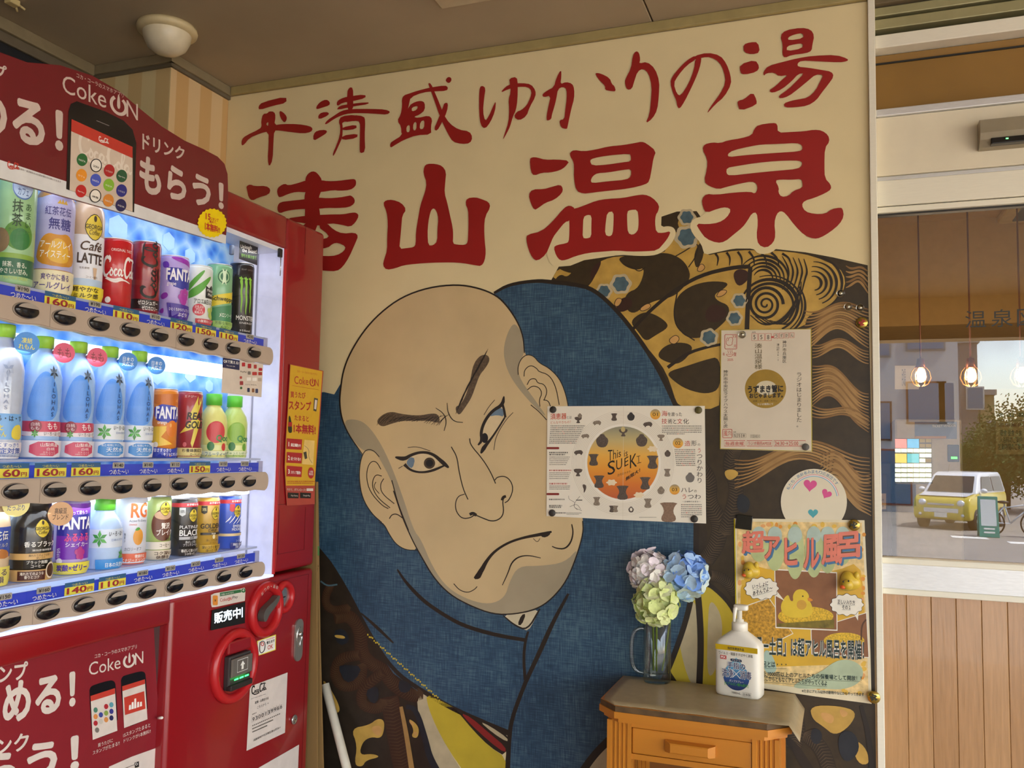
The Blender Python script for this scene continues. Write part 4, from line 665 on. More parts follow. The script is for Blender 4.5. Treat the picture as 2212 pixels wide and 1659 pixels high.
g.fill(ell(1042, 400, 28, 34), k4, mat('#c8b478', .5)); g.fill(ell(1145, 1425, 16, 22), k4, PAPER)
g.cut()
for cx, cy, r in ((1420, 650, 60), (895, 1080, 62), (1245, 1240, 60)): g.fill([(cx+r*(1+.15*math.cos(6*t))*math.cos(t), cy+r*.6*(1+.15*math.cos(6*t))*math.sin(t)) for t in [2*PI*i/36 for i in range(36)]], k4, mat('#ecd9b4', .5)); g.cut()
g.build('vessel_picture', lf_)
g = G()
g.text('This', INK, (850, 815), (1015, 745), (150, 90), k3, bold=-.004).text('is', INK, (1055, 752), (1100, 740), 80, k3, bold=-.004)
for t, x0, x1, yb, h in (('S', 845, 940, 990, 175), ('U', 955, 1030, 925, 130), ('E', 1060, 1110, 880, 110), ('K', 1130, 1220, 900, 170)): g.text(t, INK, (x0, yb), (x1, yb-28), h, k3)
for P_ in ([(1215, 748), (1262, 738)], [(1240, 742), (1245, 828)], [(1222, 835), (1275, 822)]): g.stroke(P_, 7, k3, INK, 0)
g.text('古代のカタチ、', INK, (970, 1005), (1150, 950), 34, k3).text('無限大！', INK, (1075, 1065), (1260, 945), 52, k3, bold=.03)
g.text('須恵器', mat('#cc4a2a', .5), (112, 275), (318, 268), 78, k1, bold=.01).text('とは', INK, (325, 265), (382, 263), 36, k1).text('どんなやきもの？', mat('#cc6a3a', .5), (115, 330), (375, 322), 34, k1)
for n_, cx, cy in (('01', 1455, 207), ('02', 1745, 575), ('03', 1702, 1170)):
    g.fill(ell(cx, cy, 66), k1, ramp_z(['#e39a3a', '#e8b44a', '#9a8f76'], k1(cx, cy+66).z-rt, k1(cx, cy-66).z-rt)); g.tbox(n_, INK, cx-34, cy-20, cx+32, cy+22, k2)
SER = mat('#3a342e', .5); g.text('海', PRED, (1535, 232), (1610, 230), 70, k1).text('を渡った', SER, (1615, 232), (1795, 232), 52, k1).text('技', PRED, (1535, 330), (1605, 330), 70, k1).text('術と', SER, (1615, 330), (1725, 330), 66, k1).text('文', PRED, (1735, 330), (1800, 330), 68, k1).text('化', SER, (1812, 330), (1885, 332), 68, k1)
g.text('造', PRED, (1830, 615), (1905, 612), 68, k1).text('形', SER, (1915, 612), (1985, 610), 68, k1).text('の', SER, (1998, 610), (2030, 610), 28, k1).text('う', PRED, (1998, 695), (2035, 695), 55, k1).text(tall('つりかわり'), SER, (1985, 1085), (2060, 1085), 365, k1)
g.text('ハレ', SER, (1785, 1205), (1940, 1205), 60, k1).text('の', SER, (1952, 1205), (1985, 1205), 30, k1).text('う', PRED, (1800, 1290), (1848, 1290), 62, k1).text('つわ', SER, (1870, 1290), (2035, 1290), 60, k1).text('～古墳時代を彩る～', SER, (1800, 1335), (2035, 1335), 22, k1)
greek(g, [(115-i*2, 362+i*24.5, 550-i*13) for i in range(10)], k1, GREY, 13, 3, PRED); greek(g, [(1540, 365+i*26, 2050) for i in range(4)]+[(1600, 465, 1830)], k1, GREY, 13, 4, PRED); greek(g, [(1700+i*3, 668+i*25, 1965) for i in range(9)], k1, GREY, 13, 5, PRED); greek(g, [(1785, 1370+i*26, 2050) for i in range(6)]+[(1785, 1526, 1890)], k1, GREY, 13, 6, PRED)
for y, m in ((640, mat('#8a3028', .5)), (1228, mat('#8a3028', .5))): g.fill(rrect(62, y-14, 225, y+14, 13), k1, m)
greek(g, [(98, 706, 330), (98, 732, 300)], k1, SER, 18, 7); greek(g, [(98, 760+i*24, 360-i*12) for i in range(5)], k1, GREY, 10, 8); greek(g, [(98, 934, 380)], k1, PRED, 16, 9); greek(g, [(98, 962+i*24, 370-i*10) for i in range(4)]+[(98, 1130+i*20, 360) for i in range(3)], k1, GREY, 10, 10); greek(g, [(98, 1105, 330)], k1, PRED, 18, 11); greek(g, [(95, 1305, 290), (95, 1385, 250), (95, 1405, 250), (180, 1478, 310)], k1, INK, 16, 12); greek(g, [(320, 1475, 510), (320, 1490, 480), (1250, 1530, 1470)], k1, GREY, 8, 13)
for P_ in ([(345, 1250), (350, 1300), (430, 1330), (410, 1390), (460, 1430)], [(490, 1255), (420, 1340), (410, 1400), (515, 1440)], [(360, 1390), (450, 1350), (500, 1420)]): g.stroke(P_, 4, k1, GREY)
g.stroke([(440, 1306), (520, 1306)], 12, k1, GREY, 0)
g.build('printed_text', lf_)
g = G(); g.stroke([(1047, 99), (1040, 1560)], 3, k3, mat('#d6ccb4', .6), 0); g.build('fold', lf_)
# ---- round magnets
def magnet(px, py, r, lab, m, dy, fn=None, h=.006, prof=None, name='round_magnet', grp=None, extra=None):
    c = onY(px, py, -dy); o = thing(name, lab, 'magnet', c, group=grp); mt = Matrix.Translation(c) @ Matrix.Rotation(PI/2, 4, 'X')
    G().lathe(prof or [(0, 0), (r, 0), (r, h*.75), (r*.9, h), (0, h)], m, 28, mt).build('body', o)
    if extra: extra(o, c, mt)
    return o
MB_ = mat('#34302a', .5, var=.1)
for (px, py), w in (((1195, 885), 'upper left'), ((1509, 886), 'upper right'), ((1193, 1108), 'lower left'), ((1500, 1121), 'lower right')):
    magnet(px, py, .0092, 'flat dark round magnet at the %s corner of the museum leaflet' % w, MB_ if w != 'upper right' else mat('#5a5226', .5), .0042, h=.004, grp='dark round magnets')
# ---- laminated radio postcard
rf = lambda k: crop(1540, 700, .17480, M(.0034+.0001*k)); r0, r1, r2 = rf(0), rf(1), rf(2)
LAM = mat('#d9cdb6', .28, var=.04, scale=14, bump=.25, coat=.6)
rc = sheet('radio_postcard', 'laminated white handwritten postcard with a gold round emblem below the swirls', [(105, 70), (1210, 58), (1225, 1580), (90, 1545)], rf, LAM, 'postcard')
G().stroke([(98, 75), (1212, 62), (1224, 1572), (92, 1540)], 12, r1, mat('#c8b640', .2, metal=.3), 0, True).build('laminate_edge', rc)
g = G(); GOLD = mat('#a8883a', .3, metal=.25, var=.1); HR = mat('#c04a42', .5); HI = mat('#3c3630', .55)
g.fill(ell(650, 800, 255, 240, 48), r1, GOLD); g.fill(ell(660, 790, 130, 90), r2, mat('#d4c8a8', .4)); g.build('emblem', rc)
g = G(); r3 = rf(3); g.autocut = True
g.text('うずまき管に', INK, (430, 855), (870, 842), 95, r3, bold=.045).text('おじゃまします。', INK, (450, 918), (865, 910), 62, r3, bold=.045).text('主婦・夫・音楽・わたし', INK, (495, 962), (795, 958), 20, r3).text('ラジオ関西にて', WHITE, (550, 1005), (745, 1000), 24, r3)
for i, c_ in enumerate('558'): x = 480+i*85; g.stroke(rect(x, 118+0*i, x+72, 205), 5, r1, HR, 0, True); g.tbox(c_, HI, x+20, 135, x+46, 188, r1)
for i, c_ in enumerate('うずかん'): x = 755+i*66; g.stroke(rect(x, 115-i*3, x+50, 178-i*3), 5, r1, HR, 0, True); g.tbox(c_, HI, x+9, 125-i*3, x+41, 168-i*3, r1)
g.tbox('AM', HI, 480, 94, 526, 110, r1); g.fill(rect(723, 150, 750, 172), r1, HR)
g.text(tall('湊山温泉様'), mat('#5a4a20', .5), (515, 558), (610, 556), 318, r1).text(tall('神戸市兵庫区'), HI, (860, 478), (908, 478), 275, r1).text(tall('湊山町26-1'), HI, (788, 455), (822, 455), 215, r1).text(tall('神戸市中央区ライブハウス太陽と虎'), HI, (130, 1282), (185, 1282), 715, r1).text(tall('ラジオはじまりました。'), HI, (1032, 1275), (1098, 1275), 675, r1)
g.stroke(rrect(148, 130, 295, 308, 12), 6, r1, HR, 0, True); g.stroke([(185, 210), (195, 170), (235, 160), (250, 195), (235, 230), (240, 260), (165, 265), (165, 190), (185, 165)], 5, r1, HR); g.tbox('33', HR, 240, 140, 285, 168, r1); g.tbox('月', HR, 258, 255, 285, 290, r1)
for x in (190, 215, 238): g.stroke([(x, 320), (x-6, 335), (x+4, 350), (x-2, 362)], 4, r1, HR)
g.stroke([(165, 375), (180, 398), (235, 398), (250, 375)], 5, r1, HR); g.stroke([(165, 375), (250, 372)], 4, r1, HR, 0); g.tbox('賀', HR, 255, 350, 290, 400, r1); g.tbox('年', HR, 122, 352, 148, 392, r1); g.tbox('2025', HR, 180, 428, 250, 456, r1)
g.stroke(rrect(122, 1300, 235, 1405, 8), 6, r1, HR, 0, True); g.tbox('風', HR, 135, 1318, 180, 1385, r1); g.tbox('穴', HR, 188, 1318, 225, 1378, r1); g.tbox('AM', HI, 250, 1328, 285, 1342, r1)
for i, c_ in enumerate('558'): x = 248+i*55; g.stroke(rect(x, 1355, x+50, 1402), 3, r1, HI, 0, True); g.tbox(c_, HI, x+14, 1364, x+34, 1394, r1)
for i, c_ in enumerate('サカイ'): x = 465+i*40; g.stroke(rect(x, 1370, x+36, 1402), 3, r1, HI, 0, True); g.tbox(c_, HI, x+8, 1376, x+28, 1397, r1)
for x0, x1, t in ((140, 398, '毎週金曜'), (420, 735, 'ラジオ関西AM558'), (752, 1145, '24:30→25:00')): g.stroke(rect(x0, 1440, x1, 1508), 6, r1, HR, 0, True); g.tbox(t, HR, x0+14, 1452, x1-(90 if x0 == 752 else 16), 1498, r1)
g.build('handwriting', rc)
magnet(1740.5, 965.5, .0085, 'flat grey round magnet at the lower right corner of the postcard', mat('#5c5750', .5), .0042, h=.004, grp='dark round magnets')
CLR = mat('#f4f2e6', .05, trans=1.0, var=.01); BRASS = mat('#b9a050', .2, metal=.9, var=.2, scale=200)
domep = lambda r: [(0, 0), (r, 0), (r, .002), (r*.85, .006), (r*.5, .0085), (0, .009)]
def gem(o, c, mt): G().lathe([(0, .0005), (.0035, .0005), (.0035, .003), (0, .003)], mat('#d8d4c0', .2, metal=.8), 12, mt).build('core', o)
for (px, py), lab, dy in (((1603.5, 723), 'clear domed magnet holding the top of the laminated postcard', .0042), ((1816, 634), 'clear domed magnet, highest of the three beside the swirls', .0022), ((1832, 663), 'clear domed magnet, left of the lower pair beside the swirls', .0022), ((1858, 665), 'clear domed magnet, right of the lower pair beside the swirls', .0022)):
    magnet(px, py, .0095, lab, CLR, dy, prof=domep(.0095), grp='clear domed magnets', name='clear_magnet', extra=gem)
def emb(col):
    def f(o, c, mt):
        g = G(); rd = random.Random(int(abs(c.z)*1e4))
        for k in range(5):
            a = 2*PI*k/5+rd.random(); g.fill([((.006+.002*math.cos(3*t))*math.cos(t)*.45+.0055*math.cos(a), (.006+.002*math.cos(3*t))*math.sin(t)*.45+.0055*math.sin(a)) for t in [2*PI*i/14 for i in range(14)]], lambda x, y: mt @ Vector((x, y, .0062)), col)
        g.fill(star(0, 0, .005, .45, 5), lambda x, y: mt @ Vector((x, y, .0063)), col); g.build('emblem', o)
    return f
magnet(1862, 697.5, .0135, 'gold rimmed round magnet with a red figure by the mural edge', BRASS, .0022, name='badge_magnet', extra=emb(mat('#a02820', .4)), grp='brass badge magnets')
magnet(1845, 1134, .0135, 'brass and black round magnet at the top right of the duck poster', BRASS, .0052, name='badge_magnet', extra=emb(mat('#26220f', .4)), grp='brass badge magnets')
magnet(1887.5, 1505.5, .0140, 'brass and black round magnet at the bottom right of the duck poster', BRASS, .0125, name='badge_magnet', extra=emb(mat('#26220f', .4)), grp='brass badge magnets')
# ---- round care sticker
sf = lambda k: crop(1580, 1000, .18079, M(.0031+.0001*k)); s0, s1, s2 = sf(0), sf(1), sf(2)
st = sheet('round_sticker', 'round white sticker with an arched blue line of text above the duck poster', ell(985, 466, 395, 395, 56), sf, mat('#e2d8bc', .4, var=.02), 'sticker', th=.0003)
g = G()
for t, a, in zip('私たち、高齢者みまもり応援団です', [205+i*7.9 for i in range(16)]):
    r_ = 335; ar = math.radians(a); ca, sa = math.cos(ar+PI/2), math.sin(ar+PI/2); cx, cy = 985+r_*math.cos(ar), 440+r_*math.sin(ar)
    vs_, ts_, asp = tx(t); w = 40 if t != '、' else 14; g.add([s1(cx+(u-.5)*w*ca+(v-.5)*w*sa, cy+(u-.5)*w*sa-(v-.5)*w*ca) for u, v in vs_], ts_, mat('#2a6f9a', .5))
for r_, c_ in ((298, '#d88a9a'), (290, '#f2ece0'), (280, '#7fb4cc')): g.stroke(ell(985, 440, r_, r_, 40, PI*1.15, PI*1.95), 9, s1, mat(c_, .5), 0)
def heart(cx, cy, s, rot, c_): g.fill([(cx+s*(x*math.cos(rot)-y*math.sin(rot)), cy+s*(x*math.sin(rot)+y*math.cos(rot))) for x, y in [(math.sin(t)**3, -(13*math.cos(t)-5*math.cos(2*t)-2*math.cos(3*t)-math.cos(4*t))/16) for t in [2*PI*i/36 for i in range(36)]]], s1, mat(c_, .5))
heart(940, 265, 80, .1, '#d8558f'); heart(1135, 370, 62, .5, '#d8558f'); heart(975, 600, 60, 0, '#4fa8b0')
g.build('print', st)
# ---- duck bath poster (laminated A3)
pf = lambda k: crop(1580, 1000, .18079, M(.0036+.0001*k)); p0_, p1_, p2_, p3_, p4_, p5_ = (pf(i) for i in range(6))
qf = lambda k: crop(1520, 1280, .17631, M(.0036+.0001*k)); q1_, q2_, q3_, q4_ = (qf(i) for i in range(1, 5))
dp = sheet('duck_bath_poster', 'laminated yellow duck bath poster with coral bubble lettering', [(30, 662), (1590, 685), (1612, 1200), (1640, 1700), (1662, 2300), (1675, 2878), (1000, 2790), (420, 2700), (60, 2640)], pf, mat('#e8dcb8', .25, var=.05, scale=30, coat=.5), 'poster')
G().stroke([(36, 670), (70, 2640)], 14, p1_, mat('#c8b820', .2, metal=.2), 0).build('laminate_edge', dp)
g = G(); rd = random.Random(5)
g.fill([(60, 700), (1560, 712), (1590, 1300), (1640, 2780), (90, 2600)], p1_, mat('#e6c98a', .35, var=.25, scale=60))
g.shape([(120, 1180), (500, 1290), (900, 1330), (1250, 1290), (1530, 1180), (1590, 1600), (1600, 2400), (90, 2450)], p2_, mat('#d9ac35', .35, var=.12, scale=14), 1)
for k in range(46):
    t = rd.random(); side = rd.choice('lrtb'); x, y = {'l': (90+rd.random()*60, 720+1900*t), 'r': (1530+rd.random()*60, 720+1900*t), 't': (90+1450*t, 725+rd.random()*40), 'b': (150+1420*t, 2560+170*t+rd.random()*40)}[side]
    g.fill(ell(x, y, rd.uniform(18, 34), rd.uniform(18, 34), 14), p2_, rd.choice([mat('#e0963a', .4), mat('#e4b848', .4), mat('#e6a868', .4)]))
for i, x in enumerate((330, 520, 760, 985, 1150, 1330)): g.fill(ell(x, 990+(20, 60, 70, 70, 70, 0)[i], 110, (170, 240, 330, 310, 260, 230)[i], 28), p3_, mat('#b9c48a', .4, var=.14, scale=20)); g.fill(ell(x, 860, 85, 100, 24), p4_, mat('#b3c6b8', .4, var=.1))
g.build('background_print', dp)
g = G(); COR = mat('#e2806a', .35, var=.08, scale=40); CBL = mat('#4a78a0', .35)
for t, (x0, y0, x1, y1), sl in (('超', (140, 800, 415, 1085), -60), ('ア', (385, 870, 590, 1160), -25), ('ヒ', (632, 880, 790, 1225), 0), ('ル', (855, 890, 1045, 1275), 20), ('風', (1065, 855, 1315, 1235), 30), ('呂', (1245, 835, 1525, 1165), 45)):
    bl = (x0+(sl*.3), y1-(20 if sl < 0 else 0)+(-sl*.4)); br = (x1+(sl*.3), y1-abs(sl)*.4+(-sl*.2 if sl < 0 else -sl*.5)); hh = (y1-y0)*.96
    for dx, dy_, m, f, bo in ((22, 26, CBL, pf(5), .05), (0, 0, mat('#6a4a3a', .4), pf(6), .062), (0, 0, COR, pf(7), .035)): g.text(t, m, (bl[0]+dx, bl[1]+dy_), (br[0]+dx, br[1]+dy_), hh, f, bold=bo)
g.build('title_lettering', dp)
g = G()
# photo collage
FR = mat('#eee8d6', .4); YD = mat('#d8b030', .4, var=.35, scale=260); BRN = mat('#8f5f3c', .45, var=.12)
def photo(q, f1, f2, m): cx = sum(a[0] for a in q)/4; cy = sum(a[1] for a in q)/4; g.fill(q, f1, FR); g.fill([(cx+(x-cx)*.97, cy+(y-cy)*.96) for x, y in q], f2, m)
photo([(400, 200), (800, 60), (1100, 505), (620, 740)], qf(3), qf(4), mat('#c09030', .4, var=.5, scale=160))
photo([(1310, 455), (2000, 240), (2030, 800), (1320, 760)], qf(3), qf(4), BRN)
photo([(870, 30), (865, -290), (1635, -250), (1640, 470), (880, 435)][1:], qf(5), qf(6), BRN)
q7 = qf(7); q8 = qf(8); q9 = qf(9)
g.fill(ell(1250, 290, 340, 120, 36), q7, YD); g.fill(ell(1720, 590, 250, 100, 30), qf(5), YD); g.fill([(900, 380), (1600, 330), (1600, 440), (900, 420)], q8, mat('#7a6a24', .4, var=.3, scale=80))
DY = mat('#e2c23a', .35); g.shape([(960, 250), (940, 160), (990, 60), (1040, 20), (1060, 100), (1100, 110), (1090, 30), (1140, -40), (1230, -40), (1290, 20), (1290, 90), (1330, 160), (1340, 260), (1250, 310), (1050, 310)], q9, DY, 2); q10 = qf(10); g.shape([(1270, 55), (1330, 80), (1340, 100), (1280, 115)], q10, PORG, 1); g.fill(ell(1215, 45, 9), q10, INK); g.fill(ell(1200, 150, 60, 60), q10, mat('#d0a040', .3)); g.stroke([(1930, 580), (1935, 400), (1990, 330)], 20, qf(5), mat('#5a3a24', .5))
g.build('photo_collage', dp)
g = G(); q11 = qf(11); q12 = qf(12)
def bubble(cx, cy, rx, ry, tail, f1, f2, lines):
    P_ = [(cx+rx*(1+.05*math.cos(12*t))*math.cos(t), cy+ry*(1+.08*math.cos(12*t))*math.sin(t)) for t in [2*PI*i/72 for i in range(72)]]; g.fill(P_, f1, FR); g.fill(tail, f1, FR); g.stroke(P_, 5, f1, INK, 0, True)
    for t, b0, b1, h in lines: g.text(t, INK, b0, b1, h, f2, bold=.02); g.stroke([(b0[0], b0[1]+8), (b1[0], b1[1]+8)], 3, f2, INK, 0)
bubble(360, 1500, 200, 130, [(470, 1560), (520, 1500), (632, 1645)], pf(11), pf(12), [('いっしょに', (250, 1510), (440, 1465), 56), ('あそんでよ～', (255, 1590), (490, 1520), 56)])
bubble(1755, 150, 200, 130, [(1830, 240), (1900, 200), (1890, 345)], q11, q12, [('正しい入り方', (1640, 138), (1855, 150), 54), ('その１', (1695, 200), (1800, 208), 46)])
q13 = qf(13); BIG = mat('#1e3330', .45)
for m, bo, f in ((FR, .07, q12), (BIG, .025, q13)): g.text('「毎土曜ー土日」は超アヒル風呂を開催！', m, (420, 755), (1965, 832), (230, 250), f, bold=bo)
for t, b0, b1, h in (('アヒル風呂とは・・・', (520, 915), (1015, 922), 75), ('大浴場にある湯浴槽内を1000匹以上のアヒルたちの保養場として開放！！', (180, 995), (1935, 1085), 62), ('どこからともなくアヒルたちがやってくるよ', (720, 1080), (1512, 1145), 66)): g.text(t, BIG, b0, b1, h, q13, bold=.015); g.stroke([(b0[0], b0[1]+14), (b1[0], b1[1]+10)], 3, q13, INK, 0)
g.text('※たまにアヒル以外の動物やなにかもやってきます', BIG, (1205, 1225), (1965, 1272), 42, q13, bold=.015)
g.shape([(1430, 980), (1620, 830), (1800, 820), (1940, 900), (1960, 1020), (1880, 1130), (1700, 1190), (1500, 1180), (1100, 1180), (1120, 1110)], q2_, mat('#b3c2a0', .35, var=.14, scale=20), 2); g.shape([(730, 720), (800, 700), (880, 850), (900, 980), (740, 1000)], q2_, mat('#a9c0b0', .35), 2)
g.build('poster_text', dp)
# black square magnet clip
bc = onY(1607.5, 1128, -.0055); o = thing('square_magnet', 'black square magnet at the top left corner of the duck poster', 'magnet', bc)
G().box((-.0195, -.004, -.0175), (.0195, 0, .0175), mat('#1e1d18', .25), bev=.0012, mtx=Matrix.Translation(bc) @ Matrix.Rotation(.08, 4, 'Y')).build('body', o)
# ---- two rubber duck heads stuck on the poster
def blob(g, c, r, m, seg=16): 
    bm = bmesh.new(); bmesh.ops.create_uvsphere(bm, u_segments=seg*2, v_segments=seg, radius=1); g.solid(bm, m, Matrix.Translation(c) @ Matrix.Diagonal((r[0], r[1], r[2], 1)), True)
DUCK = mat('#cfae36', .35, var=.08, scale=60)
for (px, py), s, lab in (((1622, 1232), 1.0, 'small yellow rubber duck on the upper left of the duck poster'), ((1835, 1256), 1.1, 'small yellow rubber duck on the upper right of the duck poster')):
    c = onY(px, py, -.0065); o = thing('rubber_duck', lab, 'rubber duck', c, group='rubber ducks on the poster'); u = .021*s
    bm = bmesh.new(); bmesh.ops.create_uvsphere(bm, u_segments=32, v_segments=16, radius=1)
    for v in bm.verts:
        x, y, z = v.co; w = 1+.10*math.cos(3*math.atan2(z, x)+.6); v.co = Vector((x*w*u, y*u*.72-u*.35, z*w*u*.98))
    G().solid(bm, DUCK, Matrix.Translation(c), True).build('body', o)
    g = G(); blob(g, c+Vector((-.004*s, -.024*s, -.004*s)), (.0115*s, .010*s, .0115*s), DUCK); g.build('head', o)
    g = G(); blob(g, c+Vector((-.0135*s, -.028*s, -.009*s)), (.006*s, .006*s, .0042*s), mat('#e0632a', .35)); g.build('beak', o)
    for dx, dz in ((-.0125, .003), (-.002, .005)):
        g = G(); blob(g, c+Vector((dx*s, -.0325*s, dz*s)), (.0016*s, .0012*s, .0020*s), INK, 6); g.build('eye', o)
    g = G(); blob(g, c+Vector((.014*s, -.012*s, .014*s)), (.006*s, .006*s, .009*s), DUCK); g.build('tail', o)
# ================================================================== drinks vending machine
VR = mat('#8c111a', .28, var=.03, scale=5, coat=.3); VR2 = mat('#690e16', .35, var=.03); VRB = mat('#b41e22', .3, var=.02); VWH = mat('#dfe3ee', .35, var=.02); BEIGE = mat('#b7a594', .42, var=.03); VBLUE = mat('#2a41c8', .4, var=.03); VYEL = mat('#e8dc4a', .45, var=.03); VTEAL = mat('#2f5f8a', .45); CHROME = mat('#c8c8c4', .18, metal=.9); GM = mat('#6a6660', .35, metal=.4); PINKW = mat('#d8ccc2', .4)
vm = thing('vending_machine', 'tall red drinks vending machine with a lit display window, left of the mural', 'vending machine', mtx=Matrix.Translation(ML(-.2, -.6, 0)) @ Matrix.Rotation(TH*-1, 4, 'Z'))
S0, S1 = -1.22, 0.0; WL, WR, WB, WT = -1.075, -.19, 1.07, 1.925
def mb(g, o0, o1, s0, s1, z0, z1, m, bev=0.0, seg=2): return g.box((o0, s0, z0), (o1, s1, z1), m, ML, bev, seg)
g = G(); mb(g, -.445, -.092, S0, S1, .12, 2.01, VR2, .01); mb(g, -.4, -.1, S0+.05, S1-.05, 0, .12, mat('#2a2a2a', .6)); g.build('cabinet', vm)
g = G(); mb(g, -.09, 0, WR, S1, 1.071, 2.013, VR, .012, 4); mb(g, -.09, 0, S0, WL, 1.071, 2.013, VR, .012, 4); mb(g, -.09, 0, WL, WR, WT, 2.013, VR, .008, 3); g.build('window_frame', vm)
g = G(); mb(g, -.09, 0, -.5735, S1, .15, 1.064, VR, .012, 4); mb(g, -.09, 0, S0, -.5735, 1.0095, 1.064, VR, .008, 3); mb(g, -.09, -.028, S0+.01, -.5735, .3, 1.0095, mat('#4a3434', .4)); mb(g, -.09, 0, S0, -.5735, .15, .30, VR, .01); mb(g, -.09, 0, S0, S0+.03, .30, 1.01, VR, .008); g.build('lower_door', vm)
g = G(); mb(g, .0003, .0008, -.104, -.1025, 1.93, 2.01, VR2); mb(g, .0003, .0008, -.19, -.002, 1.2475, 1.249, VR2); mb(g, .0003, .0008, -.18, -.178, 1.12, 1.235, VR2); mb(g, .0003, .0008, -.055, -.053, 1.12, 1.235, VR2); mb(g, .0003, .0008, -.18, -.053, 1.1185, 1.12, VR2); mb(g, .0003, .0008, -.028, -.0265, .2, 1.05, VR2); mb(g, .0003, .0008, -.19, -.028, 1.049, 1.0505, VR2); g.build('panel_seams', vm)
# bright trim around the window and the sill, its reflected light put in as a glow
g = G(); mb(g, -.012, .003, WR-.008, WR, WB, WT, VRB, .002); g.build('window_trim', vm)
g = G(); mb(g, -.085, .004, WL, WR-.008, 1.0642, 1.0705, mat('#dfe6ff', .25, emit=.5), .0015); g.build('window_sill', vm)
# display box: LED light on backdrop, crystals and side wall painted as slight glow
ICE = bpy.data.materials.new('ice_print'); ICE.use_nodes = True; n = ICE.node_tree; b = n.nodes['Principled BSDF']; t = n.nodes.new('ShaderNodeTexCoord'); vo = n.nodes.new('ShaderNodeTexVoronoi'); vo.inputs['Scale'].default_value = 26; nz = n.nodes.new('ShaderNodeTexNoise'); nz.inputs['Scale'].default_value = 14; nz.inputs['Detail'].default_value = 5; ad = n.nodes.new('ShaderNodeMath'); ad.operation = 'MULTIPLY'; r = n.nodes.new('ShaderNodeValToRGB'); e = r.color_ramp.elements; e[0].color = rgb('#2c70dc')+(1,); e[0].position = .05; e[1].color = rgb('#aed6fb')+(1,); e[1].position = .42; kk = e.new(.2); kk.color = rgb('#5f9fee')+(1,)
n.links.new(t.outputs['Object'], vo.inputs['Vector']); n.links.new(t.outputs['Object'], nz.inputs['Vector']); n.links.new(vo.outputs['Distance'], ad.inputs[0]); n.links.new(nz.outputs['Fac'], ad.inputs[1]); n.links.new(ad.outputs[0], r.inputs['Fac']); n.links.new(r.outputs['Color'], b.inputs['Base Color']); n.links.new(r.outputs['Color'], b.inputs['Emission Color']); b.inputs['Emission Strength'].default_value = .16; b.inputs['Roughness'].default_value = .3
g = G(); mb(g, -.09, -.0805, WL, -.305, 1.33, WT, ICE); mb(g, -.09, -.0805, WL, -.305, WB, 1.33, mat('#cfe2ff', .35, emit=.30)); mb(g, -.09, -.0805, -.305, WR, WB, WT, mat('#c6c9dc', .4, emit=.25)); bk = g.build('display_backdrop', vm)
ICP = mat('#a9d4fb', .3, emit=.12); rd = random.Random(3)
for s_, z_, r_ in ((-.70, 1.86, .03), (-.545, 1.868, .022), (-.47, 1.85, .02), (-.62, 1.79, .018), (-.40, 1.845, .016), (-.36, 1.80, .02), (-.50, 1.79, .012), (-.66, 1.555, .02), (-.56, 1.56, .026), (-.45, 1.57, .022), (-.38, 1.545, .016), (-.52, 1.52, .012), (-.60, 1.585, .012)):
    g = G(); g.prism([(s_+r_*math.cos(PI/6+i*PI/3), z_+r_*math.sin(PI/6+i*PI/3)) for i in range(6)], -.0803, -.079, lambda s, z, o: ML(o, s, z), ICP if r_ > .015 else mat('#7cb8f6', .3, emit=.12)); g.build('ice_crystal', bk, root=vm)
g = G(); mb(g, -.09, -.002, WR-.0135, WR-.0085, WB, WT, mat('#c9cbe2', .35, emit=.28)); mb(g, -.0795, -.076, WR-.016, WR-.0135, WB, WT, mat('#9a9cae', .4)); g.build('display_side_wall', vm)
g = G(); mb(g, -.09, -.004, WL, WR-.0135, WT-.012, WT, VWH); mb(g, -.09, -.004, WL, WL+.005, WB, WT, VWH); g.build('display_top', vm)
LED = mat('#e8f2ff', .4, emit=1.6)
for z0, z1 in ((1.897, 1.912), (1.567, 1.5995), (1.276, 1.2875)):
    g = G(); mb(g, -.0795 if z0 < 1.8 else -.03, -.052 if z0 < 1.8 else -.006, WL+.01, -.235 if z0 < 1.8 else -.475, z0, z1, LED, .004); g.build('light_bar', vm)
    ar = bpy.data.lights.new('display_light', 'AREA'); ar.shape = 'RECTANGLE'; ar.size = .85; ar.size_y = .02; ar.energy = .17; ar.color = (.86, .92, 1); ao = bpy.data.objects.new('display_light', ar); COL.objects.link(ao)
    dv = (MN*-.35+Vector((0, 0, -1))).normalized(); ao.parent = vm; wm = Matrix.Translation(ML(-.012, -.655, z0-.003)) @ Matrix((MD, dv.cross(MD)*-1, -dv)).transposed().to_4x4(); ao.matrix_parent_inverse = WM[vm.as_pointer()].inverted(); ao.matrix_world = wm
g = G(); g.add([ML(-.003, WL, WB), ML(-.003, WR-.006, WB), ML(-.003, WR-.006, WT), ML(-.003, WL, WT)], [(0, 1, 2, 3)], pane(1.45, '#ffffff', .8)); g.build('window_pane', vm)
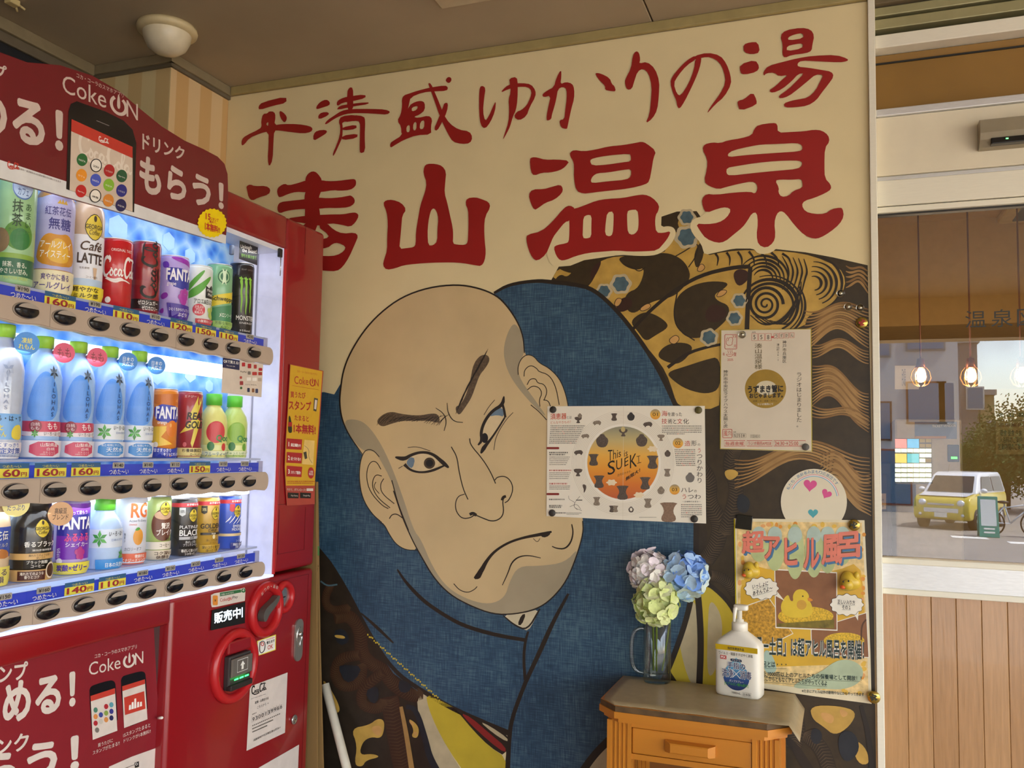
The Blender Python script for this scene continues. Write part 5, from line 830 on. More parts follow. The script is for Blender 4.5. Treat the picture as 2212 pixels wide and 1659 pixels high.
# --- rows: shelf, price rail, button strip
ROWS = [('top', 1.68, 1.6530, 1.6755, 1.607, 1.6525), ('mid', 1.37, 1.3355, 1.358, 1.2885, 1.335), ('bot', 1.148, 1.1105, 1.131, 1.0735, 1.110)]
PR = {'top': ['¥190', '160', '¥190', '110', '¥110', '120', '150', '110', '¥230'], 'mid': ['160', '160', '160', '¥140', '¥140', '¥110', '150', '¥150', '¥150'], 'bot': ['¥150', '¥160', '140', '110', '¥180', '¥130', '¥120', '¥120', '¥120']}
SHELF = mat('#dfe8ff', .15, var=.01, trans=.55)
bmesh_btn = None
g = G(); q = []
RIM = mat('#8a7c6e', .4); BTK = mat('#16151a', .14); LENS = mat('#a89c90', .35)
g.lathe([(0, 0), (.0275, 0), (.0275, .0015), (.026, .0025), (0, .0025)], RIM, 28)
g.lathe([(0, .0025), (.0252, .0025), (.0248, .0050), (.022, .0068), (0, .0074)], BTK, 28)
g.fill([(.0235*math.cos(a), .0235*math.sin(a)) for a in [PI*.10+PI*.80*i/14 for i in range(15)]], lambda x, y: Vector((x, y, .0088)), LENS)
for v in g.v: v.y *= .54
BTN = g.mesh('button')
Rz = Matrix((MD, Vector((0, 0, 1)), MN)).transposed().to_4x4()
for rn, zs, za, zb, sa, sb in ROWS:
    g = G(); mb(g, -.079, -.010, WL+.006, -.255, zs-.006, zs-.001, SHELF); g.build('shelf', vm)
    g = G(); mb(g, -.016, -.0105, WL+.006, -.262, za, zb, VBLUE); mb(g, -.016, -.010, -.262, -.245, za-.003, zb+.004, mat('#c4c4e4', .2, trans=.4)); rail = g.build('price_rail', vm)
    f = lambda s, z: ML(-.0096, s, z); f2 = lambda s, z: ML(-.0088, s, z)
    for i, pz in enumerate(PR[rn]):
        k = 8-i; s = -.3205-.0835*k; g = G()
        def T_(t, m, s0, s1, z0, z1, fn=f2, bold=.0): g.text(t, m, (s0, z0), (s1, z0), -(z1-z0), fn, bold=bold)
        h = zb-za
        if pz[0] != '¥':
            g.fill(rect(s-.036, za+.0005, s+.036, zb-h*.24), f, VYEL); g.fill(rect(s-.036, zb-h*.24, s+.036, zb+.004), f, VTEAL)
            T_('つめた～い', VYEL, s-.02, s+.018, zb-h*.20, zb+.001); T_(pz, mat('#9c2432', .5), s-.031, s+.017, za+.0025, zb-h*.30, bold=.035); T_('円', mat('#9c2432', .5), s+.019, s+.031, za+.003, za+.0105, bold=.02)
        else:
            g.fill(rrect(s-.016, zb-h*.36, s+.016, zb+.004, .002), f, mat('#a8a49c', .4)); T_(pz, INK, s-.012, s+.012, zb-h*.25, zb+.0015, bold=.015); T_('つめた～い', WHITE, s-.025, s+.028, za+.002, zb-h*.44, bold=.008)
        g.build('price_tag', rail, root=vm)
    # button strip with a scalloped lower edge
    loop = [(-1.06, sb)]; N = 90; s_a, s_b = -1.06, -.262
    top_ = [(s_a+(s_b-s_a)*i/N, sb) for i in range(N+1)]; endc = [(s_b+.012*math.sin(t), (sa+sb)/2+(sb-sa)/2*math.cos(t)) for t in [PI*i/10 for i in range(1, 10)]]
    bot_ = [(s_b+(s_a-s_b)*i/N, sa+.003*(1+math.cos(2*PI*((s_b+(s_a-s_b)*i/N)+.3205-.02)/.0835))*.5) for i in range(N+1)]
    g = G(); lp = top_+endc+bot_; g.prism(lp, -.0025, .010, lambda s, z, o: ML(o, s, z), BEIGE); cy = (sa+sb)/2
    g.prism([(s, cy+(z-cy)*.90) for s, z in lp], .010, .0125, lambda s, z, o: ML(o, s, z), BEIGE)
    for sx in (-.3205-.0835*3.5, -.3205-.0835*7.5): g.fill(rect(sx-.0005, sa+.003, sx+.0005, sb-.002), lambda s, z: ML(.0127, s, z), mat('#7d6f62', .5))
    sp = g.build('button_strip', vm)
    for k in range(9):
        o = bpy.data.objects.new('button', BTN); COL.objects.link(o); o.parent = sp
        o.matrix_local = WM[vm.as_pointer()].inverted() @ Matrix.Translation(ML(.0125, -.334-.0832*k, cy+.002)) @ Rz
# --- script lettering used by several prints (unit box)
SCRIPT = [([(.20, .80), (.13, .95), (.04, .80), (.02, .45), (.07, .20), (.14, .22), (.20, .36)], [.02, .05, .055, .06, .05, .03, .015]), ([(.25, .46), (.21, .36), (.22, .22), (.27, .22), (.29, .36), (.25, .46), (.23, .52)], [.03, .04, .03, .02, .03, .03, .01]), ([(.39, .44), (.35, .48), (.31, .36), (.33, .22), (.38, .24), (.42, .36)], [.02, .03, .045, .03, .02, .01]), ([(.49, .44), (.45, .48), (.41, .36), (.43, .22), (.47, .24), (.50, .46)], [.02, .03, .045, .03, .02, .03]), ([(.50, .46), (.49, .28), (.52, .22), (.55, .30)], [.035, .035, .03, .01]), ([(.545, .44), (.575, .50)], [.03, .03]),
          ([(.74, .82), (.68, .97), (.60, .80), (.575, .45), (.62, .18), (.69, .22), (.74, .36)], [.02, .05, .055, .06, .05, .03, .015]), ([(.79, .46), (.75, .36), (.76, .22), (.81, .22), (.83, .36), (.79, .46)], [.03, .04, .03, .02, .03, .03]), ([(.84, .34), (.90, .62), (.90, .84), (.86, .82), (.845, .50), (.85, .26), (.88, .22), (.91, .34)], [.01, .02, .03, .03, .04, .04, .03, .01]), ([(.98, .44), (.94, .48), (.90, .36), (.92, .22), (.96, .24), (.985, .46), (.98, .28), (1.01, .22), (1.04, .32)], [.02, .03, .045, .03, .02, .03, .035, .03, .01]),
          ([(.10, .20), (.18, .08), (.34, .05), (.46, .12), (.56, .10)], [.02, .035, .03, .04, .01]), ([(.17, .98), (.22, .86), (.19, .72)], [.02, .04, .02]), ([(.70, .98), (.76, .90), (.88, .92), (1.0, .84)], [.02, .03, .035, .01])]
def script(g, fn, m, k=1.0, asp=.33):
    for P_, w in SCRIPT: g.stroke([(x, y*asp) for x, y in P_], [a*k*1.0 for a in w], lambda x, y: fn(x, y/asp), m)
def onlogo(g, fn, m, bl, br, h):                   # app name with a power symbol in place of the O
    X = lambda u: (bl[0]+(br[0]-bl[0])*u, bl[1]+(br[1]-bl[1])*u); g.text('Coke', m, X(0), X(.58), h*.98, fn); g.text('N', m, X(.85), X(1), h*.9, fn)
    c = X(.745); r = (br[0]-bl[0])*.098; sl = (br[1]-bl[1])/(br[0]-bl[0]); f = lambda x, y: fn(x, y+sl*(x-c[0]))
    g.stroke([(c[0]+r*math.cos(a), c[1]-h*.42+h*.45*math.sin(a)) for a in [-PI/2+.55+(2*PI-1.1)*i/26 for i in range(27)]], abs(r)*.42, f, m, 0); g.shape([(c[0]-r*.22, c[1]-h*.25), (c[0]-r*.2, c[1]-h*.75), (c[0], c[1]-h*1.12), (c[0]+r*.2, c[1]-h*.75), (c[0]+r*.22, c[1]-h*.25)], f, m, 1)
# --- topper board
tp = thing('topper_board', 'dark red wavy advertising board with a phone picture across the top of the machine', 'sign', ML(.015, -.8, 1.85))
top = [(-1.22, 2.10), (-1.15, 2.082), (-1.082, 2.068), (-1.026, 2.074), (-.956, 2.099), (-.88, 2.111), (-.808, 2.108), (-.755, 2.095), (-.686, 2.080), (-.613, 2.074), (-.551, 2.076), (-.50, 2.075), (-.474, 2.066), (-.461, 2.045), (-.456, 2.0), (-.456, 1.905), (-.458, 1.885), (-.466, 1.877), (-.486, 1.8755), (-.75, 1.866), (-1.066, 1.851), (-1.22, 1.845)]
g = G(); g.prism(top, .0045, .011, lambda s, z, o: ML(o, s, z), mat('#6f1a22', .32, var=.03, coat=.2)); g.build('board', tp)
tf = lambda o: crop(0, 0, .32550, V(o)); t1, t2, t3, t4 = tf(.0114), tf(.0118), tf(.0122), tf(.0126); TW = mat('#c9b6ac', .4)
g = G(); g.fill([(-.457, 1.877), (-.457, 1.8975), (-.75, 1.893), (-1.22, 1.878), (-1.22, 1.8455), (-1.066, 1.8515), (-.75, 1.8665), (-.486, 1.876)], lambda s, z: ML(.0112, s, z), mat('#dcdcdc', .4)); g.build('white_band', tp)
g = G(); g.autocut = True; onlogo(g, t1, TW, (415, 610), (915, 800), 120); g.text('コカ・コーラのスマホアプリ', TW, (508, 512), (820, 650), 30, t1)
g.text('める！', TW, (-190, 860), (420, 1020), (330, 290), t1, bold=.045); g.text('スタンプ', TW, (-330, 430), (45, 530), (100, 90), t1, bold=.03); g.text('ドリンク', TW, (945, 990), (1225, 1065), (110, 85), t1, bold=.03); g.text('もらう！', TW, (925, 1275), (1485, 1400), (255, 190), t1, bold=.045)
g.text('乳飲料・清涼飲料水は20歳未満の方も購入できます', mat('#7a6f6a', .5), (125, 1125), (405, 1215), 14, t1); g.build('lettering', tp)
g = G(); script(g, lambda x, y: t2(50+75*x, 1118+18*x-52*y), PRED, 1.3); g.build('script_logo', tp)
g = G(); PH = mat('#1b191c', .15); g.fill([(440, 1250), (455, 740), (470, 690), (510, 672), (700, 740), (820, 800), (880, 860), (905, 950), (890, 1410), (440, 1255)], t2, PH); g.fill([(462, 1262), (475, 790), (880, 975), (880, 1405)], t3, mat('#d2c0ae', .35)); g.fill([(475, 790), (880, 975), (880, 1050), (472, 870)], t4, PRED); g.stroke([(640, 800), (725, 835)], 5, t3, mat('#77706c', .4), 0)
t5 = tf(.0130); script(g, lambda x, y: tf(.0124)(520+340*x, 1050+150*x-200*y), mat('#e4d8ca', .4), .9)
for i, (cx, cy, c_) in enumerate(((545, 1060, '#2e6b3a'), (638, 1098, '#efe9df'), (725, 1132, '#b02a2c'), (808, 1168, '#2a5a3c'), (541, 1163, '#e8962e'), (635, 1195, '#4a5bc0'), (722, 1228, '#86b83a'), (807, 1265, '#2f3488'), (538, 1268, '#c02a2a'), (633, 1300, '#efe9df'), (720, 1330, '#d88a3a'), (803, 1362, '#2a2a5a'))):
    g.fill(ell(cx, cy, 36, 42, 24), t4, mat(c_, .4))
    if c_ == '#efe9df': g.stroke(ell(cx, cy, 36, 42, 24), 6, t5, INK, 0, True); g.text('綾鷹' if i > 8 else 'GEORGIA', INK, (cx-20, cy+8), (cx+20, cy+22), 14, t5)
    else: g.text(('FANTA', 'AQUA', 'いろはす', 'Sprite', 'カフェ')[i % 5], WHITE, (cx-22, cy+4), (cx+22, cy+20), 12, t5)
script(g, lambda x, y: t5(655+65*x, 940+22*x-40*y), WHITE, 1.0); g.build('phone_picture', tp)
g = G(); g.fill(star(1408, 1480, 98, .93, 22), tf(.0128), mat('#f0d400', .4)); f = tf(.0133); g.text('15', PRED, (1365, 1455), (1398, 1462), 42, f, bold=.04); g.text('スタンプ', PRED, (1400, 1462), (1450, 1474), 22, f, bold=.03).text('集めて、', PRED, (1390, 1478), (1440, 1490), 18, f, bold=.02).text('1本無料!!', PRED, (1360, 1530), (1460, 1548), (64, 42), f, bold=.035); g.build('star_sticker', tp)
# --- control panel, lower right of the door
hp_ = lambda o: crop(420, 1240, .19284, V(o)); h1, h2, h3 = hp_(.0012), hp_(.0016), hp_(.0020)
def ring(cs, cz, r, t_, name, m=VRB, par=vm):
    g = G(); g.tube([ML(.004, cs+r*math.cos(a), cz+r*math.sin(a)) for a in [2*PI*i/48 for i in range(48)]], t_, m, 10, True); return g.build(name, par)
rg = ring(-.228, .986, .058, .0125, 'change_lever_ring'); g = G(); g.prism(ell(-.228, .986, .056, .056, 40), .0005, .0025, lambda s, z, o: ML(o, s, z), mat('#8c1018', .3)); g.build('lever_plate', rg, root=vm)
g = G(); lv = [(-.262, .972), (-.256, .960), (-.247, .962), (-.236, .977), (-.205, .995), (-.190, 1.012), (-.197, 1.020), (-.215, 1.008), (-.246, .996), (-.259, .986)]; g.prism(chaikin(lv, 2), .004, .022, lambda s, z, o: ML(o, s, z), GM); g.build('change_lever', vm)
g = G()
for i, c_ in enumerate('おつり・返却'):
    a = math.radians(128-i*13); vs_, ts_, _ = tx(c_); cx, cz = -.228+.0585*math.cos(a), .986+.0585*math.sin(a); w = .0085 if c_ != '・' else .0028; sa_, ca_ = math.sin(a), math.cos(a); g.add([ML(.0172, cx+(u-.5)*w*sa_+(v-.5)*w*ca_, cz-(u-.5)*w*ca_+(v-.5)*w*sa_) for u, v in vs_], ts_, PINKW)
g.build('ring_lettering', rg, root=vm)
rg = ring(-.147, 1.005, .034, .0095, 'coin_slot_ring'); g = G(); g.prism(ell(-.147, 1.005, .026, .026, 30), .0005, .003, lambda s, z, o: ML(o, s, z), CHROME); g.prism(rect(-.165, 1.0035, -.140, 1.0065), .003, .0035, lambda s, z, o: ML(o, s, z), BLACK); g.build('coin_slot', rg, root=vm)
rg = ring(-.347, .872, .076, .0125, 'bill_slot_ring'); g = G(); g.prism(ell(-.347, .872, .075, .075, 44), .0005, .004, lambda s, z, o: ML(o, s, z), VR); mb(g, .002, .016, -.388, -.300, .905, .935, VR, .004); g.build('bill_slot_cover', rg, root=vm)
g = G(); mb(g, .003, .020, -.388, -.303, .822, .902, mat('#3c3838', .3), .004); mb(g, .020, .026, -.386, -.305, .852, .896, mat('#7a726a', .12, trans=.3), .003); mb(g, .01, .027, -.388, -.303, .822, .836, mat('#2a2626', .3), .003); g.build('bill_reader', rg, root=vm)
g = G()
for i in range(3): mb(g, .0262, .0268, -.376+i*.020, -.361+i*.020, .8455, .849, mat('#30ff60', .4, emit=5))
g.build('green_light', rg, root=vm)
g = G(); f = lambda s, z: ML(.0264, s, z); g.stroke([(-.366, .862), (-.326, .862), (-.326, .890), (-.366, .890)], .0012, f, WHITE, 0, True); g.fill([(-.350, .866), (-.342, .866), (-.342, .876), (-.337, .876), (-.346, .886), (-.355, .876), (-.350, .876)], f, WHITE); g.build('arrow_mark', rg, root=vm)
g = G(); a0_, a1_ = Vs(458, 1322), Vs(529, 1345); g2_ = crop(0, 0, 1, V(.004)); g.prism([(458, 1318.5), (530, 1300), (529, 1346), (455, 1362)], .0005, .004, lambda x, y, o: V(o)(x, y), BLACK); g.text('販売中', mat('#dff0ff', .4, emit=2.2), (463, 1348), (520, 1334), (24, 23), V(.0046), bold=.02); g.fill([(522, 1312), (524.5, 1311.5), (524.5, 1333), (522, 1334)], V(.0046), mat('#cfe0f0', .3, emit=1.0)); g.build('status_display', vm)
g = G(); PS = [(185, 235), (225, 215), (500, 168), (560, 152), (572, 175), (565, 300), (235, 370), (195, 372), (185, 340)]; g.fill(PS, h1, PINKW); g.fill([(285, 210), (520, 172), (525, 205), (285, 252)], h2, mat('#2e6b3e', .45)); g.fill(ell(549, 185, 24), h2, mat('#2e6b3e', .45)); g.text('ご利用いただけます!', WHITE, (290, 245), (440, 217), 22, h3); onlogo(g, h2, PRED, (288, 312), (418, 292), 40); g.text('Pay', INK, (428, 288), (488, 276), 40, h2); g.fill(rrect(205, 240, 262, 350, 14), h2, PORG); g.text('¥', INK, (222, 312), (246, 308), 30, h3); g.text('+', WHITE, (536, 197), (561, 192), 28, h3); g.build('pay_sticker', vm)
g = G(); g.fill([(703, 750), (913, 676), (910, 850), (700, 922)], h1, VYEL); g.fill([(712, 755), (905, 690), (902, 843), (709, 910)], h2, WHITE); g.stroke([(735, 770), (728, 850), (745, 890), (785, 860), (795, 780), (770, 745), (735, 770)], 9, h3, INK); g.stroke(ell(762, 785, 14, 18), 8, h3, PRED, 0, True); g.text('新五百円硬貨', PRED, (808, 745), (900, 715), 14, h3).text('使えます', INK, (808, 790), (900, 760), 34, h3, bold=.03).text('OK', PRED, (820, 850), (882, 830), 48, h3, bold=.02); g.build('coin_sticker', vm)
g = G(); lk = [(ML, 0)]; c0 = Vs(643, 1382); g.prism([(c0[0]+x, c0[1]+z) for x, z in rrect(-.0185, -.056, .0185, .056, .018, 6)], .0005, .005, lambda s, z, o: ML(o, s, z), mat('#a9a49a', .3, metal=.7)); g.build('lock_plate', vm)
g = G(); g.tube([ML(.005, c0[0]+.012*x, c0[1]+.008+z) for x, z in [(math.sin(a)*(1 if math.cos(a) > -.3 else .55), .026*math.cos(a)) for a in [2*PI*i/24 for i in range(24)]]], .002, CHROME, 8, True); g.lathe([(0, .004), (.008, .004), (.009, .008), (.006, .013), (0, .0135)], CHROME, 20, Matrix.Translation(ML(0, c0[0], c0[1]+.016)) @ Rz); g.build('lock_handle', vm)
c1_ = Vs(634, 1554); g = G(); g.lathe([(.0, 0), (.0125, 0), (.0125, .004), (.009, .005), (0, .005)], CHROME, 24, Matrix.Translation(ML(.0005, *c1_)) @ Rz); g.prism(rect(c1_[0]-.002, c1_[1]-.001, c1_[0]+.004, c1_[1]+.001), .0055, .0058, lambda s, z, o: ML(o, s, z), BLACK); g.build('key_lock', vm)
# service notice on the door (code square left blank)
nf = lambda o: crop(540, 1380, .16820, V(o)); n1, n2 = nf(.0012), nf(.0016); g = G(); g.fill([(0, 612), (483, 432), (450, 1205), (-45, 1440)], n1, PINKW); script(g, lambda x, y: n2(20+185*x, 735-55*x-130*y), INK, 1.1); g.text('BOTTLERS JAPAN INC.', INK, (15, 780), (205, 715), 12, n2); g.text('故障・お問合せは', INK, (65, 840), (240, 775), 36, n2, bold=.01).text('こちらから →', INK, (92, 898), (240, 838), 32, n2)
for i, c_ in enumerate('9300139966'): x = 32+i*39.5; y = 1065-i*18; g.text(c_, INK, (x, y), (x+26, y-12), 52, n2, bold=.01); g.stroke([(x-7, y+14), (x-7, y-68)], 2, n2, GREY, 0)
greek(g, [(30, 0, 0)], n2, GREY, 8)
for i, (x0, y0, x1) in enumerate(((30, 1125, 395), (30, 1165, 300), (30, 1205, 220))):
    for j in range(16):
        x = x0+(x1-x0)*j/16; y = y0-(x-x0)*.44; g.fill([(x, y), (x+14, y-6), (x+14, y-20), (x, y-14)], n2, GREY)
g.text('兵庫県神戸市兵庫区湊山町26-1', INK, (45, 1320), (390, 1150), 30, n2); g.text('管理番号', INK, (28, 980), (85, 955), 16, n2); g.build('service_notice', vm)
g = G(); g.fill([(40, 1700), (120, 1650), (630, 1358), (615, 1720), (600, 2100), (40, 2300)], n1, PINKW); g.build('white_label', vm)
# recessed poster, lower left of the door
bf = lambda o: crop(0, 1380, .18987, V(o)); b1, b2, b3, b4 = bf(-.0245), bf(-.0241), bf(-.0237), bf(-.0233); BP = mat('#86202a', .35, var=.04)
ad_ = thing('app_poster', 'red app poster with two phones in the lower machine door', 'poster', ML(-.026, -.8, .5)); g = G(); g.prism([(-700, 430), (0, 288), (1050, -2), (1750, -130), (1785, 550), (1830, 1225), (1860, 2000), (-700, 2400)], 0, 1, lambda x, y, d: bf(-.0275 if d == 0 else -.025)(x, y), BP); g.build('sheet', ad_)
g = G(); g.autocut = True; g.text('スタンプ', PINKW, (-360, 560), (320, 455), (215, 205), b1, bold=.03).text('める！', PINKW, (-260+290, 985), (860, 780), (480, 430), b1, bold=.045).text('ドリンク', PINKW, (-420, 1400), (330, 1260), (205, 200), b1, bold=.03).text('もらう！', PINKW, (-700, 1900), (900, 1500), (460, 430), b1, bold=.045).text('コカ・コーラのスマホアプリ', PINKW, (1078, 222), (1555, 108), 46, b1); onlogo(g, b1, PINKW, (1012, 420), (1630, 275), 150)
g.text('買うたびに', PINKW, (1115, 1235), (1285, 1175), 44, b1).text('スタンプがたまる!!', PINKW, (1055, 1322), (1360, 1205), 46, b1).text('15スタンプたまると', PINKW, (1402, 1122), (1710, 1000), 46, b1).text('ドリンクが1本無料!!', PINKW, (1408, 1185), (1715, 1070), 46, b1); g.build('lettering', ad_)
def phone(q, scr, head_, icons, bars):
    g = G(); g.fill(chaikin(q, 1), b1, PH); g.fill(scr, b2, PINKW); g.fill(head_, b3, PRED)
    for cx, cy, c_ in icons: g.fill(ell(cx, cy, 24, 30, 18), b3, mat(c_, .4))
    for p_, m in bars: g.fill(p_, b3, m)
    g.build('phone_picture', ad_)
ic = ['#4a7f6a', '#d8ccc0', '#b02a34', '#5a9aa8', '#d88a4a', '#3a4a9a', '#86a04a', '#3a3a8a', '#b02a34', '#c8c0b4', '#d08a4a', '#2a2a5a']
phone([(1015, 600), (1030, 545), (1080, 520), (1250, 470), (1300, 480), (1318, 530), (1345, 1045), (1050, 1155)], [(1030, 650), (1308, 560), (1335, 1045), (1055, 1150)], [(1030, 650), (1308, 560), (1310, 625), (1033, 712)], [(1088+60*(i % 4), 810-20*(i % 4)+(i//4)*75, c_) for i, c_ in enumerate(ic)]+[(1105, 1038, '#77706a')], [])
phone([(1372, 490), (1390, 430), (1440, 410), (1600, 368), (1645, 378), (1660, 420), (1685, 915), (1415, 1020)], [(1390, 540), (1648, 460), (1678, 915), (1412, 1015)], [(1390, 540), (1648, 460), (1650, 512), (1393, 595)], [], [([(1412, 668), (1640, 595), (1655, 795), (1422, 868)], PRED)]+[([(x, y), (x+26, y-8), (x+24, y-h), (x+4, y-h+5)], WHITE) for x, y, h in ((1465, 812, 62), (1495, 803, 85), (1525, 795, 118), (1558, 783, 68), (1590, 772, 58))])
g = G(); g.fill([(1240, 1455), (1500, 1340), (1832, 1222), (1850, 1800), (1240, 1900)], b1, PINKW); g.stroke([(1270, 1530), (1560, 1420), (1565, 1480), (1275, 1590)], 7, b2, GREY, 0, True); g.fill([(1530, 1410), (1580, 1392), (1582, 1455), (1535, 1470)], b2, INK); g.stroke(ell(1552, 1425, 12), 5, b3, WHITE, 0, True); g.text('Coke ON', INK, (1290, 1560), (1450, 1500), 40, b2); g.build('search_strip', ad_)
g = G(); g.tube([V(-.02)(342, 1551), V(-.0)(350, 1550.5)], .003, WHITE, 8); g.build('clip', vm)
# window hardware
g = G(); BRK = mat('#2a2a2a', .4); g.tube([V(-.02)(556, 517), V(-.004)(608, 540)], .0028, BRK, 6); q0 = V(.0)(605, 546); g.box((q0.x-.004, q0.y-.006, q0.z-.012), (q0.x+.004, q0.y+.006, q0.z+.010), BRK, bev=.001); g.tube([q0+Vector((.003, 0, -.01)), q0+Vector((.003, .0, -.062))], .0012, CHROME, 6); g.build('latch', vm)
g = G(); a = Vs(505, 540, -.02); mb(g, -.03, -.02, a[0]-.006, a[0]+.003, a[1]-.012, a[1]+.012, mat('#5a6478', .4), .002); g.build('catch', vm)
# --- loose cards and strips fixed to the machine
cd = thing('energy_card', 'small black card with white and green slogan above the black can', 'card', V(-.03)(536, 580)); f = lambda o: crop(260, 430, .22300, V(o)); g = G(); g.prism([(1155, 398), (1333, 468), (1325, 642), (1148, 578)], 0, 1, lambda x, y, d: f(-.032+.001*d)(x, y), mat('#17181c', .4)); g.text('Unleash', WHITE, (1165, 475), (1272, 490), 36, f(-.0306), bold=.01).text('the Beast!', WHITE, (1180, 512), (1322, 530), 38, f(-.0306), bold=.01).text('野性を解き放て', mat('#86b850', .5), (1172, 560), (1318, 588), 34, f(-.0306)); g.build('card', cd)
pk = thing('payment_card', 'cream card of payment logos hanging under the top button row', 'card', V(.001)(523, 855)); f = lambda o: crop(320, 760, .21097, V(o)); u1, u2 = f(.0016), f(.0020); g = G(); g.prism([(765, 60), (1178, 125), (1160, 465), (750, 418)], 0, 1, lambda x, y, d: f(.0006+.0006*d)(x, y), mat('#d8cbbd', .45)); g.fill([(765, 60), (938, 88), (935, 188), (760, 160)], u1, mat('#232a54', .4)); g.text('QRで買える!', WHITE, (772, 112), (930, 135), 34, u2, bold=.02).text('Pay with QR', WHITE, (805, 148), (890, 160), 14, u2)
for x, y, w, h, c_ in ((960, 110, 34, 40, '#b02a34'), (1020, 122, 36, 46, '#b02a34'), (1082, 132, 30, 40, '#a83a3a'), (1132, 165, 36, 30, '#b02a34'), (1020, 200, 30, 34, '#77706a'), (1066, 206, 48, 34, '#b83a3a'), (1128, 206, 38, 34, '#a83a34'), (938, 250, 24, 26, '#b84a44'), (1010, 262, 44, 34, '#efe9e0'), (1068, 264, 44, 34, '#efe9e0'), (1124, 268, 38, 34, '#b8a898'), (938, 300, 36, 40, '#9c3a40'), (1015, 370, 26, 42, '#2a3458'), (1062, 375, 26, 40, '#8a5a3a'), (1098, 378, 28, 44, '#3a4468'), (942, 358, 22, 24, '#3a6a3a')): g.fill(rrect(x, y, x+w, y+h, 6), u1, mat(c_, .45))
g.text('PayPal', INK, (946, 214), (1006, 220), 20, u1); g.text('メルペイ', INK, (995, 342), (1045, 345), 16, u1); g.text('WeChat Pay', INK, (1052, 345), (1110, 348), 14, u1); g.build('card', pk)
ys = thing('promo_strip', 'tall yellow paper strip with red lettering taped to the right edge of the machine', 'poster', V(.003)(652, 1090)); y1, y2, y3 = f(.0036), f(.0040), f(.0044); YS = mat('#d0a428', .5, var=.04); YR = mat('#a8262a', .5)
g = G(); N = 24; L_ = [(1452, 125), (1440, 350), (1425, 600), (1405, 900), (1395, 1180), (1405, 1370), (1420, 1575)]; R_ = [(1795, 195), (1775, 450), (1760, 700), (1735, 1000), (1710, 1300), (1705, 1500), (1705, 1560)]
g.prism(L_+R_[::-1], 0, 1, lambda x, y, d: f(.0030+.0004*d)(x, y), mat('#a84438', .5)); g.build('paper', ys)
f3 = lambda k: (lambda x, y: f(.0036+.0003*k)(x, y)); z1, z2, z3 = f3(1), f3(2), f3(3)
g = G(); g.fill([(1458, 132), (1785, 200), (1766, 450), (1750, 700), (1726, 1000), (1705, 1370), (1412, 1370), (1402, 1180), (1412, 900), (1432, 600), (1447, 350)], z1, YS); onlogo(g, z2, YR, (1498, 325), (1745, 355), 80); g.text('コカ・コーラのスマホアプリ', YR, (1525, 208), (1728, 243), 22, z2); g.stroke([(1475, 345), (1750, 390)], 3, z2, YR, 0)
g.text('買うたび', YR, (1458, 468), (1612, 480), 64, z2, bold=.02).text('スタンプ', YR, (1440, 590), (1670, 605), 95, z2, bold=.03).text('たまると', YR, (1500, 700), (1645, 716), 55, z2, bold=.02).text('1本無料!', YR, (1490, 830), (1715, 852), 100, z2, bold=.035)
g.shape([(1440, 655), (1455, 655), (1470, 730), (1475, 800), (1470, 830), (1440, 830), (1430, 790), (1438, 720)], z2, mat('#1e2a1c', .4), 1); g.fill(rect(1434, 720, 1474, 765), z3, YR); g.fill([(1700, 470), (1740, 480), (1722, 612), (1692, 602)], z2, mat('#4a463c', .4)); g.fill([(1708, 490), (1732, 496), (1720, 590), (1700, 584)], z3, PINKW)
for i, (t, y) in enumerate((('起動!!', 885), ('近づける!!', 1025), ('スタンプ獲得!!', 1165))): g.fill([(1420, y), (1578, y+12), (1570, y+118), (1415, y+110)], z2, YR); g.text(str(i+1), WHITE, (1432, y+82), (1450, y+84), 46, z3, bold=.03); g.text(t, WHITE, (1460, y+84), (1562, y+92), 34, z3, bold=.02)
g.fill([(1600, 900), (1705, 910), (1690, 1160), (1575, 1150)], z2, mat('#e2c070', .5)); g.stroke([(1600, 960), (1650, 1000), (1640, 1080), (1680, 1140)], 4, z3, GREY); g.fill([(1590, 1030), (1620, 1020), (1630, 1090), (1605, 1100)], z3, mat('#3a3a30', .4)); g.fill(ell(1668, 1240, 32, 58, 22), z2, YR); g.text('15個\n獲得!', WHITE, (1646, 1262), (1690, 1268), 50, z3)
greek(g, [(1425, 1332, 1700), (1425, 1350, 1690)], z2, YR, 10, 21); g.text('今すぐ、ダウンロード!!', PINKW, (1422, 1425), (1615, 1430), 30, z2, bold=.01); g.fill(rect(1622, 1398, 1690, 1425), z2, PINKW)
for x, t in ((1432, 'App Store'), (1558, 'Google Play')): g.fill([(x, 1440), (x+110, 1446), (x+108, 1500), (x, 1498)], z2, INK); g.text(t, PINKW, (x+30, 1482), (x+100, 1486), 20, z3)
g.build('print', ys)
